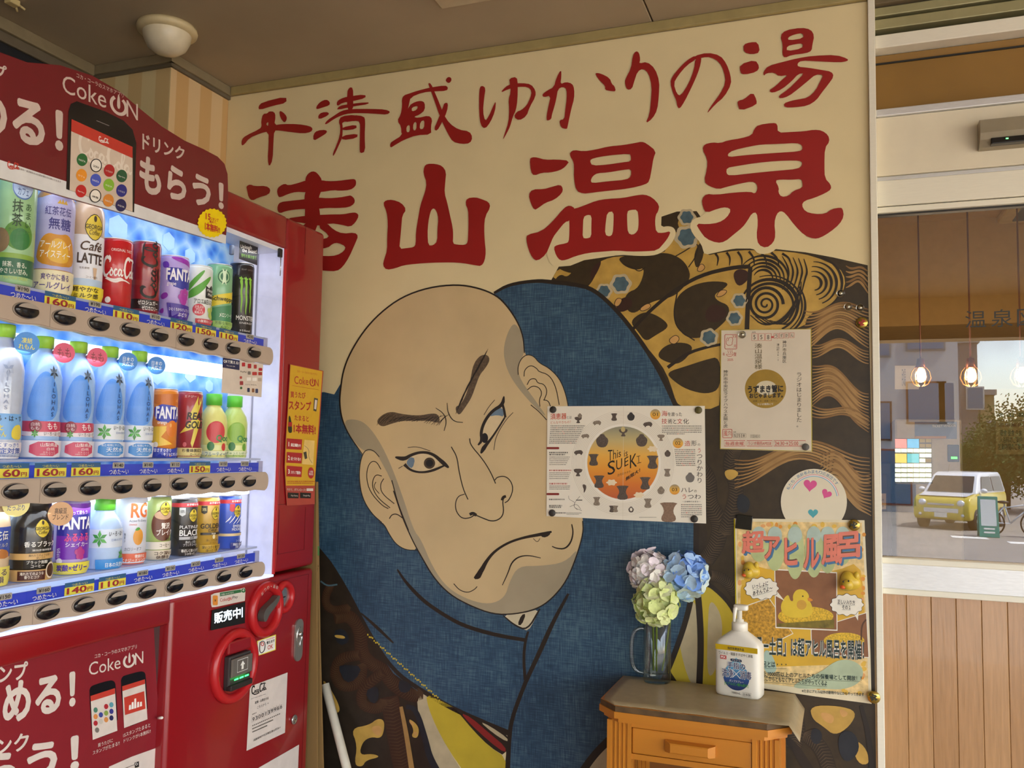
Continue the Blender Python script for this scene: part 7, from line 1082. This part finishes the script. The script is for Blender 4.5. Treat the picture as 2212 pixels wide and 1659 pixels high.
g.prism([(cxm+(x-cxm)*1.012, cym+(y-cym)*1.015) for x, y in loop], TZ-.03, TZ-.016, f3, WDH); g.prism([(cxm+(x-cxm)*.965, cym+(y-cym)*.955) for x, y in loop], TZ-.04, TZ-.03, f3, WDH); g.build('table_top', tb)
lx0, lx1, ly0, ly1 = tx0+.022, tx1-.022, ty0+.020, ty1-.012; lw = .055
for ax, ay in ((lx0, ly0), (lx1-lw, ly0), (lx0, ly1-.03), (lx1-lw, ly1-.03)):
    g = G(); dp_ = .03; n_ = 4; pts = []
    for i in range(n_):
        x0 = ax+.008+(lw-.016)*i/n_; wd_ = (lw-.016)/n_; pts += [(x0+.001, ay), (x0+wd_*.3, ay+.0035), (x0+wd_*.7, ay+.0035), (x0+wd_-.001, ay)]
    lp = [(ax, ay)]+pts+[(ax+lw, ay), (ax+lw, ay+dp_), (ax, ay+dp_)]; g.prism(lp, 0, TZ-.0401, f3, WD); g.build('leg', tb)
g = G().box((lx0+.008, ly0+.03, .3), (lx0+.022, ly1-.03, TZ-.0401), WD); g.build('side_panel', tb)
g = G().box((lx1-.022, ly0+.03, .3), (lx1-.008, ly1-.03, TZ-.0401), WD); g.build('side_panel', tb)
g = G().box((lx0+lw, ly1-.028, .3), (lx1-lw, ly1-.018, TZ-.0401), WDD); g.build('back_panel', tb)
g = G().box((lx0+lw, ly0+.004, TZ-.052), (lx1-lw, ly0+.03, TZ-.0401), WDH); g.build('apron', tb)
dw = G().box((lx0+lw+.001, ly0+.003, TZ-.108), (lx1-lw-.001, ly0+.026, TZ-.053), WDH, bev=.003).build('drawer', tb)
g = G(); hx = cxm; hz = TZ-.08; yy = ly0+.003; prof = [(-.052, 0), (-.046, .016), (-.036, .022), (.036, .022), (.046, .016), (.052, 0)]
bm = bmesh.new()
for zz, sc in ((hz-.012, 1.0), (hz-.004, 1.0), (hz+.008, .92), (hz+.012, .84)):
    pass
bm.free(); bm = bmesh.new(); hv_ = [[bm.verts.new((hx+a*w_, yy-d_, hz+b*h_)) for a, b in ((-1, -1), (1, -1), (1, 1), (-1, 1))] for w_, h_, d_ in ((.054, .012, -.001), (.054, .012, .008), (.042, .0105, .020), (.040, .008, .022))]
for A, B in zip(hv_, hv_[1:]):
    for i in range(4): bm.faces.new((A[i], A[(i+1) % 4], B[(i+1) % 4], B[i]))
bm.faces.new(hv_[0][::-1]); bm.faces.new(hv_[-1]); g.solid(bm, WDH); g.build('handle', dw, root=tb)
g = G().box((lx0+lw, ly0+.004, TZ-.121), (lx1-lw, ly0+.03, TZ-.109), WDH); g.build('drawer_rail', tb)
g = G().box((lx0+.008, ly0+.005, .42), (lx1-.008, ly1-.02, .436), WDH); g.build('shelf', tb)
# mat on the stand
ct = thing('table_mat', 'brown vinyl mat covering the top of the wooden stand', 'mat', (cxm, cym, TZ-.004))
MATM = mat('#a8946e', .5, var=.06, scale=40, bump=.1, coat=.15); g = G(); N = 20; rows = []
bm = bmesh.new(); xs = [tx0+.004+(tx1+.020-tx0-.004)*i/N for i in range(N+1)]; ys = [ty1-.004+(ty0+.006-ty1+.004)*j/8 for j in range(9)]
def zz(x, y):
    z = TZ-.0036
    if x > tx1+.006: z -= (x-tx1-.006)*2.2
    yf = ty0+cut-max(0, 0)
    return z
def clampxy(x, y):
    if y < ty0+cut+.0:                            # follow the cut corners
        k = (ty0+cut-y); x = max(x, tx0+.004+k*.95) if x < cxm else x
    return x, y
V0 = {}
for th_ in (0, .0018):
    for i, x in enumerate(xs):
        for j, y in enumerate(ys): xx, yv = clampxy(x, y); V0[(th_, i, j)] = bm.verts.new((xx, yv, zz(xx, yv)+th_+.0005*math.sin(xx*60+yv*40)))
for i in range(N):
    for j in range(8):
        for th_ in (0, .0018): bm.faces.new([V0[(th_, a, b)] for a, b in ((i, j), (i+1, j), (i+1, j+1), (i, j+1))])
for i in range(N):
    for j in (0, 8): bm.faces.new([V0[k] for k in ((0, i, j), (0, i+1, j), (.0018, i+1, j), (.0018, i, j))])
for j in range(8):
    for i in (0, N): bm.faces.new([V0[k] for k in ((0, i, j), (0, i, j+1), (.0018, i, j+1), (.0018, i, j))])
g.solid(bm, MATM, None, True); g.build('sheet', ct)
TM = TZ-.0012
# glass mug
mc = onZ(1417, 1474, TM); mc.y += .01; Rm = .034
CG = pane(1.5, '#f4f6f2', 1.6)
mg = thing('glass_mug', 'clear faceted glass mug holding artificial flowers on the wooden stand', 'mug', mc)
mt = Matrix.Translation(mc); Hm = .152
bm = bmesh.new(); ns_ = 40; ring_ = []
def facet(a, r): return r*(1-.018*abs(math.sin(5*a)))
prof = [(0, 0), (.95, 0), (1, .006), (1, Hm), (.955, Hm+.0015), (.91, Hm), (.90, .028), (.85, .022), (0, .020)]
for r, z in prof: ring_.append([bm.verts.new((facet(2*PI*i/ns_, r*Rm)*math.cos(2*PI*i/ns_), facet(2*PI*i/ns_, r*Rm)*math.sin(2*PI*i/ns_), z)) for i in range(ns_)] if r else [bm.verts.new((0, 0, z))])
for A, B in zip(ring_, ring_[1:]):
    for i in range(ns_):
        j = (i+1) % ns_
        if len(A) == 1: bm.faces.new((A[0], B[i], B[j]))
        elif len(B) == 1: bm.faces.new((A[i], A[j], B[0]))
        else: bm.faces.new((A[i], A[j], B[j], B[i]))
G().solid(bm, CG, mt, True).build('vessel', mg)
hd_ = Vector((-.93, -.36, 0)).normalized(); P_ = [(.9, .125), (1.15, .128), (1.6, .122), (1.85, .10), (1.85, .06), (1.7, .033), (1.35, .022), (.95, .02)]
G().tube([mc+hd_*Rm*a+Vector((0, 0, b)) for a, b in chaikin(P_, 2, False)], .0055, CG, 10).build('handle', mg)
# artificial hydrangeas
def bloom(px, py, lab, cols, Rb, dep, seed, stemto):
    ctr = onY(px, py, mc.y+dep); o = thing('artificial_hydrangea', lab, 'flower', mc+Vector((0, 0, .022)), group='artificial flowers in the mug'); rd = random.Random(seed); ms = [mat(c_, .6, var=.12, scale=120) for c_ in cols]
    n_ = 26
    for i in range(n_):
        z = 1-2*(i+.5)/n_; a = i*2.39996; r = math.sqrt(1-z*z); nrm = Vector((r*math.cos(a), r*math.sin(a), z))
        if nrm.y > .55: continue
        base = ctr+nrm*Rb*rd.uniform(.66, 1.04); tg = nrm.orthogonal().normalized(); tg.rotate(Matrix.Rotation(rd.random()*6, 3, nrm)); bt = nrm.cross(tg); g = G(); m = rd.choice(ms); sz = Rb*rd.uniform(.58, .84)
        for k in range(4):
            aa = k*PI/2; u = tg*math.cos(aa)+bt*math.sin(aa); w = nrm.cross(u); pts = []
            for t, wd_, up in ((0, .05, 0), (.35, .42, .04), (.72, .52, .10), (1.0, .26, .10), (1.06, 0, .06)): pts.append((t, wd_, up+rd.uniform(-.07, .07)))
            vs_ = []; 
            for t, wd_, up in pts: vs_ += [base+u*sz*t-w*sz*wd_+nrm*sz*up, base+u*sz*t+nrm*sz*(up-.07), base+u*sz*t+w*sz*wd_+nrm*sz*(up+.03)]
            g.add(vs_, [(3*q, 3*q+1, 3*q+4, 3*q+3) for q in range(4)]+[(3*q+1, 3*q+2, 3*q+5, 3*q+4) for q in range(4)], m, True)
        g.lathe([(0, .002), (.0025, 0), (0, -.002)], mat('#c8c46a', .6), 8, Matrix.Translation(base+nrm*.002)); g.build('floret', o)
    G().tube([ctr-Vector((0, 0, Rb*.3)), ctr*.6+mc*.4+Vector((0, 0, .045)), mc+Vector(stemto)], .0022, mat('#7f9a3c', .5), 8).build('stem', o)
    return ctr
bloom(1404, 1233, 'white artificial hydrangea in the mug, upper left of the three', ['#ece6e0', '#e6d8dc', '#f0ece0'], .047, .0, 11, (-.008, 0, .026))
bloom(1480, 1243, 'blue artificial hydrangea in the mug, right of the three', ['#86ace4', '#a3c4ee', '#6b94d6', '#b4d0e6', '#c8d8d0'], .050, .015, 12, (.012, .005, .026))
gc = bloom(1418, 1300, 'lime green artificial hydrangea in the mug, lowest of the three', ['#cfd88a', '#dbe2a0', '#bccb70', '#e2e6b8'], .048, -.03, 13, (.0, -.005, .026))
# hand sanitiser
sc_ = onZ(1597, 1503, TM); sc_.y += .012
sb_ = thing('sanitiser_bottle', 'white hand sanitiser pump bottle with a gold band on the wooden stand', 'bottle', sc_, rotz=-.16); R4 = Matrix.Translation(sc_) @ Matrix.Rotation(-.16, 4, 'Z')
WPL = mat('#e8e2d2', .3, var=.015, coat=.2); hw, hd2, Hb = .0525, .030, .128
def sec(sx, sy, z, e=5.0, n_=40): return [(math.copysign(abs(math.cos(t))**(2/e), math.cos(t))*sx, math.copysign(abs(math.sin(t))**(2/e), math.sin(t))*sy, z) for t in [2*PI*i/n_ for i in range(n_)]]
def loft(secs, m, g, mtx):
    bm = bmesh.new(); rows = [[bm.verts.new(v) for v in s] for s in secs]
    for A, B in zip(rows, rows[1:]):
        for i in range(len(A)): j = (i+1) % len(A); bm.faces.new((A[i], A[j], B[j], B[i]))
    bm.faces.new(rows[0][::-1]); bm.faces.new(rows[-1]); g.solid(bm, m, mtx, True)
g = G(); loft([sec(hw*.93, hd2*.9, 0), sec(hw*.99, hd2*.98, .004), sec(hw, hd2, .01), sec(hw, hd2, Hb-.02), sec(hw*.985, hd2*.97, Hb-.012), sec(hw*.90, hd2*.88, Hb-.004), sec(hw*.62, hd2*.72, Hb+.008, 3), sec(.020, .020, Hb+.017, 2), sec(.018, .018, Hb+.020, 2)], WPL, g, R4); g.build('body', sb_)
g = G(); g.lathe([(0, Hb+.018), (.0185, Hb+.018), (.0185, Hb+.036), (.0165, Hb+.038), (.0095, Hb+.039), (.0095, Hb+.044), (.0055, Hb+.045), (.0055, Hb+.066), (0, Hb+.066)], WPL, 28, R4); g.build('pump_collar', sb_)
g = G(); loft([sec(.0155, .010, Hb+.066, 3), sec(.0165, .011, Hb+.068, 3), sec(.0165, .011, Hb+.076, 3), sec(.0145, .009, Hb+.078, 3)], WPL, g, R4 @ Matrix.Translation((.003, 0, 0))); g.tube([R4 @ Vector(q) for q in ((-.005, -.003, Hb+.07), (-.008, -.012, Hb+.069), (-.0085, -.014, Hb+.055), (-.0095, -.0145, Hb+.04))], [.0055, .005, .004, .0032], WPL, 10); g.build('pump_head', sb_)
fy = -hd2-.0004; fs = lambda k: (lambda x, y: R4 @ Vector((x, fy-.00015*k, y))); g = G(); a1, a2, a3, a4 = fs(1), fs(2), fs(3), fs(4)
g.fill(rect(-hw*.93, .104, hw*.93, .116), a1, mat('#d8b422', .3, metal=.2)); DK = mat('#3a382e', .5)
def tt(t, m, x0, x1, z0, z1, f=a2, bold=.0): g.text(t, m, (x0, z0), (x1, z0), -(z1-z0), f, bold=bold)
tt('指定医薬部外品', DK, -.020, .018, .1065, .1125, a2, .02); tt('ウイルス・細菌をすばやく消毒', DK, -.041, .038, .0935, .1005); g.fill(rect(-.037, .083, -.023, .0915), a1, mat('#c0392b', .4)); tt('PIX', WHITE, -.0355, -.0245, .0845, .090, a2, .03)
g.fill([(.0, .090)]+[(.030*math.sin(t), .046-.030*math.cos(t)) for t in [PI*.72-PI*1.44*i/30 for i in range(31)]], a1, ramp_z(['#1e2c5a', '#2a4a86', '#5a9ac0', '#8fc6d4'], .016, .088)); g.fill(rrect(-.013, .0805, .013, .0865, .003), a2, mat('#22304e', .4)); tt('アルコール', WHITE, -.010, .010, .0815, .0855, a3)
NV = mat('#1f2f5e', .4)
for t, x0, x1, z0, z1 in (('手指の', -.021, .021, .064, .079), ('洗浄', -.033, -.007, .044, .062), ('消毒', .009, .035, .044, .062)): tt(t, WHITE, x0-.0012, x1+.0012, z0-.0012, z1+.0012, a2, .05); tt(t, NV, x0, x1, z0, z1, a4, .012)
g.stroke([(-.009, .044), (.009, .062)], .0014, a3, WHITE, 0); g.stroke([(.009, .044), (-.009, .062)], .0014, fs(3.5), WHITE, 0); tt('ポンプスプレー', WHITE, -.016, .017, .034, .039, a3); tt('[ヒアルロン酸Na配合]', mat('#4a9a3a', .4), -.027, .028, .025, .033, a3, .01); tt('1000mL', DK, -.010, .010, .008, .0125); tt('日本製', DK, .016, .033, .007, .0125); g.stroke(rect(.0145, .0055, .0345, .014), .0004, a2, DK, 0, True); g.build('label_print', sb_)
# ================================================================== between machine and mural: cardboard and a white pole
CB = mat('#8a6c3e', .7, var=.1, scale=20, stretch=(1, 1, .2)); cb = thing('cardboard_bundle', 'flattened cardboard box standing between machine and mural', 'cardboard', (-1.40, -.06, 0))
for k, (pa, pb, y) in enumerate((((668, 900), (712, 1659), -.085), ((655, 900), (690, 1659), -.10), ((672, 1000), (703, 1659), -.06))):
    a, b = onY(*pa, y), onY(*pb, y); g = G(); x1b = onY(pb[0], pb[1], y).x; x1a = onY(679+k*2, 1100, y).x
    g.prism([(x1b-.30, 0), (x1b+.015, 0), (x1a+.0, 1.30), (x1a-.30, 1.30)], y, y+.006, lambda x, z, d: Vector((x, d, z)), CB); g.build('sheet', cb)
f = lambda x, y: onY(x, y, -.1055); g = G()
for t, px, py in (('ナ', 678, 1160), ('ニ', 680, 1195), ('ガ', 683, 1230)): g.text(t, INK, (px-5, py+9), (px+5, py+9), 18, lambda x, y: onY(x, y, -.0870))
g.fill([(681, 1180), (690, 1180), (690, 1200), (681, 1200)], lambda x, y: onY(x, y, -.0868), mat('#6a9a5a', .5)); g.build('marker_writing', cb)
a, b = onY(702, 1478, -.030), onY(757, 1690, -.07); dr_ = (b-a).normalized(); po = thing('white_pole', 'white plastic pole leaning in the corner between machine and mural', 'pole', (b+dr_*.45)*1.0)
G().tube([a, b, b+dr_*((b.z-.02)/-dr_.z)], .0125, mat('#e2dcc8', .35), 16).build('tube', po)
# ================================================================== ceiling lamp and small fittings
sc2 = onZ(362, 60, CEIL); sm = thing('ceiling_fixture', 'round cream domed fixture on the ceiling above the corner', 'ceiling fixture', (sc2.x, sc2.y, CEIL))
mtz = Matrix.Translation((sc2.x, sc2.y, CEIL)) @ Matrix.Diagonal((1, 1, -1, 1)); G().lathe([(0, 0), (.078, 0), (.080, .008), (.078, .016), (.066, .020), (0, .020)], mat('#d8c89a', .45), 36, mtz).build('base_ring', sm)
hk = onZ(38, 4, CEIL); ho = thing('ceiling_clip', 'small cream plastic clip on the ceiling at the upper left', 'clip', (hk.x, hk.y, CEIL))
G().box((hk.x-.012, hk.y-.03, CEIL-.016), (hk.x+.012, hk.y, CEIL), mat('#d8c48a', .5), bev=.003).build('body', ho)
for s_ in (-1, 1): G().tube([(hk.x+.006*s_, hk.y, CEIL-.01), (hk.x+.014*s_, hk.y+.012, CEIL-.018)], .003, mat('#d8c48a', .5), 6).build('prong', ho)
G().lathe([(.064, .018), (.062, .034), (.052, .056), (.034, .070), (.014, .076), (0, .077)], mat('#e2d8b8', .3, coat=.2), 36, mtz).build('dome', sm)
# ================================================================== the street behind the viewer, seen mirrored in the door glass
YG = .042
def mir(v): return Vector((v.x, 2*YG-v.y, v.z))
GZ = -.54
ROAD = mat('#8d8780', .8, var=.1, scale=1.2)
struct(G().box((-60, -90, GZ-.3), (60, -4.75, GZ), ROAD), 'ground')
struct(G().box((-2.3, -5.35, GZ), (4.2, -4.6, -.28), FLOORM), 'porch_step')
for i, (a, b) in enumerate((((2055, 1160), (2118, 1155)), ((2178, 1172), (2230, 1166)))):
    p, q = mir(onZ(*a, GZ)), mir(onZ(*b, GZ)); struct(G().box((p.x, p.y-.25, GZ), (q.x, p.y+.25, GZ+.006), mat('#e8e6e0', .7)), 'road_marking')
# ---- small two-tone car
def car(loc, head, lab):
    mt = Matrix.Translation(loc) @ Matrix.Rotation(head, 4, 'Z'); o = thing('car', lab, 'car', mtx=mt); P = lambda x, y, z: mt @ Vector((x, y, z))
    YB = mat('#cdb83e', .3, coat=.5, var=.02); WB = mat('#e6e8ec', .28, coat=.5, var=.02); GLS = mat('#20262c', .06, coat=.6); hw = .735
    prof = [(-1.66, .28), (1.58, .26), (1.68, .36), (1.68, .62), (1.62, .80), (1.50, .90), (.98, .98), (-1.60, 1.0), (-1.68, .8)]
    g = G(); bm = bmesh.new(); A = [bm.verts.new((x, -hw, z)) for x, z in prof]; B = [bm.verts.new((x, hw, z)) for x, z in prof]; n_ = len(prof)
    for i in range(n_): bm.faces.new((A[i], A[(i+1) % n_], B[(i+1) % n_], B[i]))
    bm.faces.new(A[::-1]); bm.faces.new(B); bmesh.ops.bevel(bm, geom=bm.edges[:], offset=.06, segments=3, affect='EDGES', profile=.5); g.solid(bm, YB, mt, True); g.build('body', o)
    cab = [(.98, .96), (.42, 1.50), (.2, 1.56), (-1.40, 1.57), (-1.52, 1.50), (-1.64, .98)]
    g = G(); bm = bmesh.new(); A = [bm.verts.new((x, -(.72 if z < 1.2 else .60), z)) for x, z in cab]; B = [bm.verts.new((x, (.72 if z < 1.2 else .60), z)) for x, z in cab]; n_ = len(cab)
    for i in range(n_): bm.faces.new((A[i], A[(i+1) % n_], B[(i+1) % n_], B[i]))
    bm.faces.new(A[::-1]); bm.faces.new(B); bmesh.ops.bevel(bm, geom=bm.edges[:], offset=.05, segments=3, affect='EDGES', profile=.5); g.solid(bm, WB, mt, True); g.build('cabin', o)
    q = lambda pts, m, nm: G().add([P(*v) for v in pts], [tuple(range(len(pts)))], m).build(nm, o)
    q([(.955, -.60, 1.02), (.955, .60, 1.02), (.50, .52, 1.455), (.50, -.52, 1.455)], GLS, 'windscreen')
    for s_ in (-1, 1):
        q([(.62, s_*.722, 1.04), (-.42, s_*.722, 1.04), (-.42, s_*.635, 1.45), (.32, s_*.635, 1.45)], GLS, 'side_window'); q([(-.50, s_*.722, 1.04), (-1.45, s_*.722, 1.04), (-1.36, s_*.635, 1.45), (-.50, s_*.635, 1.45)], GLS, 'side_window')
        g = G(); blob(g, P(.72, s_*.82, 1.06), (.09, .09, .07), WB, 8); g.build('mirror', o)
        g = G(); blob(g, P(1.60, s_*.50, .72), (.11, .13, .10), mat('#d8dce0', .1, metal=.5), 10); g.build('headlight', o)
        g = G(); blob(g, P(1.66, s_*.55, .40), (.05, .10, .05), mat('#c8ccd0', .15, metal=.5), 8); g.build('fog_lamp', o)
        for wx in (1.08, -1.08):
            R_ = mt @ Matrix.Translation((wx, s_*.66, .28)) @ Matrix.Rotation(PI/2*s_, 4, 'X'); g = G(); g.lathe([(.17, -.1), (.28, -.09), (.285, -.06), (.285, .06), (.27, .09), (.17, .095)], mat('#1c1c1c', .7), 28, R_); g.lathe([(0, -.03), (.18, -.06), (.175, -.095), (.03, -.07), (0, -.07)], mat('#c8c8cc', .3, metal=.5), 20, R_); g.build('wheel', o)
    q([(1.00, -.66, .992), (1.00, .66, .992), (1.52, .62, .912), (1.52, -.62, .912)], WB, 'bonnet')
    G().box((1.655, -.34, .66), (1.70, .34, .71), mat('#b4bccc', .2, metal=.5), P).build('grille', o); G().box((1.66, -.45, .46), (1.695, .45, .58), mat('#e2e0da', .4), P, .015).build('bumper_panel', o)
    g = G().box((1.69, -.165, .335), (1.705, .165, .46), mat('#ece8dc', .5), P); g.build('number_plate', o)
    G().tube([P(.1, .3, 1.56), P(-.02, .3, 1.78)], .006, BLACK, 6).build('aerial', o)
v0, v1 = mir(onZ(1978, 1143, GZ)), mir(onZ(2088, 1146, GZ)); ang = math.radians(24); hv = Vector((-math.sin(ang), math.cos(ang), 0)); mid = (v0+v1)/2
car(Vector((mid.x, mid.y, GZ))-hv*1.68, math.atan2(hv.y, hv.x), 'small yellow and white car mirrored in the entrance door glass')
# ---- pavement sign
w = mir(onZ(2135, 1160, GZ)); o = thing('pavement_sign', 'teal folding pavement sign with a white panel mirrored in the door glass', 'sign', w, rotz=PI); R_ = Matrix.Translation((w.x, w.y, GZ)); TEALS = mat('#2f8f7e', .5)
for s_ in (1, -1):
    g = G(); g.box((-.22, -.02, 0), (.22, .02, 1.02), TEALS, bev=.008, mtx=R_ @ Matrix.Translation((0, .2*s_, 0)) @ Matrix.Rotation(.18*s_, 4, 'X')); g.build('board', o)
F_s = R_ @ Matrix.Translation((0, .2, 0)) @ Matrix.Rotation(.18, 4, 'X'); g = G(); g.add([F_s @ Vector(v) for v in ((-.17, .0225, .28), (.17, .0225, .28), (.17, .0225, .94), (-.17, .0225, .94))], [(0, 1, 2, 3)], mat('#d8dedc', .5)); g.build('white_panel', o)
g = G()
for z in (.10, .19): g.add([F_s @ Vector(v) for v in ((-.12, .0235, z), (.12, .0235, z), (.12, .0235, z+.04), (-.12, .0235, z+.04))], [(0, 1, 2, 3)], WHITE)
g.build('white_bars', o)
# ---- bicycle
w = mir(onZ(2188, 1160, GZ)); bo = thing('bicycle', 'dark bicycle parked at the right picture edge in the door reflection', 'bicycle', w); BK = mat('#2a2620', .4)
for dx in (-.5, .5):
    g = G(); g.tube([(w.x+dx+.32*math.cos(a), w.y, GZ+.33+.32*math.sin(a)) for a in [2*PI*i/32 for i in range(32)]], .02, BK, 6, True); g.tube([(w.x+dx, w.y-.04, GZ+.33), (w.x+dx, w.y+.04, GZ+.33)], .03, CHROME, 8)
    for k in range(8): a = k*PI/4; g.tube([(w.x+dx, w.y, GZ+.33), (w.x+dx+.31*math.cos(a), w.y, GZ+.33+.31*math.sin(a))], .003, CHROME, 4)
    g.build('wheel', bo)
g = G()
for a, b in (((-.5, .33), (-.05, .33)), ((-.05, .33), (-.18, .82)), ((-.5, .33), (-.18, .75)), ((-.05, .33), (.38, .75)), ((-.16, .72), (.36, .82)), ((.5, .33), (.36, .98))): g.tube([(w.x+a[0], w.y, GZ+a[1]), (w.x+b[0], w.y, GZ+b[1])], .018, mat('#d8dce0', .3), 8)
g.build('frame', bo); g = G(); g.tube([(w.x+.36, w.y-.25, GZ+1.02), (w.x+.38, w.y, GZ+1.0), (w.x+.36, w.y+.25, GZ+1.02)], .014, CHROME, 8); g.build('handlebar', bo); g = G(); blob(g, Vector((w.x-.2, w.y, GZ+.86)), (.14, .08, .04), BLACK, 8); g.build('saddle', bo); g = G().box((w.x+.42, w.y-.16, GZ+.7), (w.x+.72, w.y+.16, GZ+.94), mat('#3a3630', .6)); g.build('basket', bo)
# ---- houses across the street, each window its own part
def house(px0, px1, yv, ztop, dep, lab, wall, wins, roof=None):
    x0, x1 = onY(px0, 985, yv).x, onY(px1, 985, yv).x; yr = 2*YG-yv; o = thing('house', lab, 'building', ((x0+x1)/2, yr-dep/2, GZ))
    G().box((x0, yr-dep, GZ), (x1, yr, ztop), mat(wall, .8, var=.05, scale=.6)).build('wall', o)
    if roof: G().prism([(x0-.3, ztop), (x1+.3, ztop), ((x0+x1)/2, ztop+1.6)], yr-dep-.3, yr+.3, lambda x, z, d: Vector((x, d, z)), mat(roof, .7)).build('roof', o)
    else: G().box((x0-.1, yr-dep-.1, ztop), (x1+.1, yr+.1, ztop+.25), mat('#9a948c', .7)).build('roof', o)
    for a, z0, wd_, h, c_ in wins:
        xa = x0+(x1-x0)*a; wn = G().box((xa, yr, z0), (xa+wd_, yr+.06, z0+h), mat(c_, .6)).build('window', o); G().box((xa+.06, yr+.06, z0+.06), (xa+wd_-.06, yr+.08, z0+h-.06), mat('#5a7088', .1)).build('pane', wn, root=o)
    return o
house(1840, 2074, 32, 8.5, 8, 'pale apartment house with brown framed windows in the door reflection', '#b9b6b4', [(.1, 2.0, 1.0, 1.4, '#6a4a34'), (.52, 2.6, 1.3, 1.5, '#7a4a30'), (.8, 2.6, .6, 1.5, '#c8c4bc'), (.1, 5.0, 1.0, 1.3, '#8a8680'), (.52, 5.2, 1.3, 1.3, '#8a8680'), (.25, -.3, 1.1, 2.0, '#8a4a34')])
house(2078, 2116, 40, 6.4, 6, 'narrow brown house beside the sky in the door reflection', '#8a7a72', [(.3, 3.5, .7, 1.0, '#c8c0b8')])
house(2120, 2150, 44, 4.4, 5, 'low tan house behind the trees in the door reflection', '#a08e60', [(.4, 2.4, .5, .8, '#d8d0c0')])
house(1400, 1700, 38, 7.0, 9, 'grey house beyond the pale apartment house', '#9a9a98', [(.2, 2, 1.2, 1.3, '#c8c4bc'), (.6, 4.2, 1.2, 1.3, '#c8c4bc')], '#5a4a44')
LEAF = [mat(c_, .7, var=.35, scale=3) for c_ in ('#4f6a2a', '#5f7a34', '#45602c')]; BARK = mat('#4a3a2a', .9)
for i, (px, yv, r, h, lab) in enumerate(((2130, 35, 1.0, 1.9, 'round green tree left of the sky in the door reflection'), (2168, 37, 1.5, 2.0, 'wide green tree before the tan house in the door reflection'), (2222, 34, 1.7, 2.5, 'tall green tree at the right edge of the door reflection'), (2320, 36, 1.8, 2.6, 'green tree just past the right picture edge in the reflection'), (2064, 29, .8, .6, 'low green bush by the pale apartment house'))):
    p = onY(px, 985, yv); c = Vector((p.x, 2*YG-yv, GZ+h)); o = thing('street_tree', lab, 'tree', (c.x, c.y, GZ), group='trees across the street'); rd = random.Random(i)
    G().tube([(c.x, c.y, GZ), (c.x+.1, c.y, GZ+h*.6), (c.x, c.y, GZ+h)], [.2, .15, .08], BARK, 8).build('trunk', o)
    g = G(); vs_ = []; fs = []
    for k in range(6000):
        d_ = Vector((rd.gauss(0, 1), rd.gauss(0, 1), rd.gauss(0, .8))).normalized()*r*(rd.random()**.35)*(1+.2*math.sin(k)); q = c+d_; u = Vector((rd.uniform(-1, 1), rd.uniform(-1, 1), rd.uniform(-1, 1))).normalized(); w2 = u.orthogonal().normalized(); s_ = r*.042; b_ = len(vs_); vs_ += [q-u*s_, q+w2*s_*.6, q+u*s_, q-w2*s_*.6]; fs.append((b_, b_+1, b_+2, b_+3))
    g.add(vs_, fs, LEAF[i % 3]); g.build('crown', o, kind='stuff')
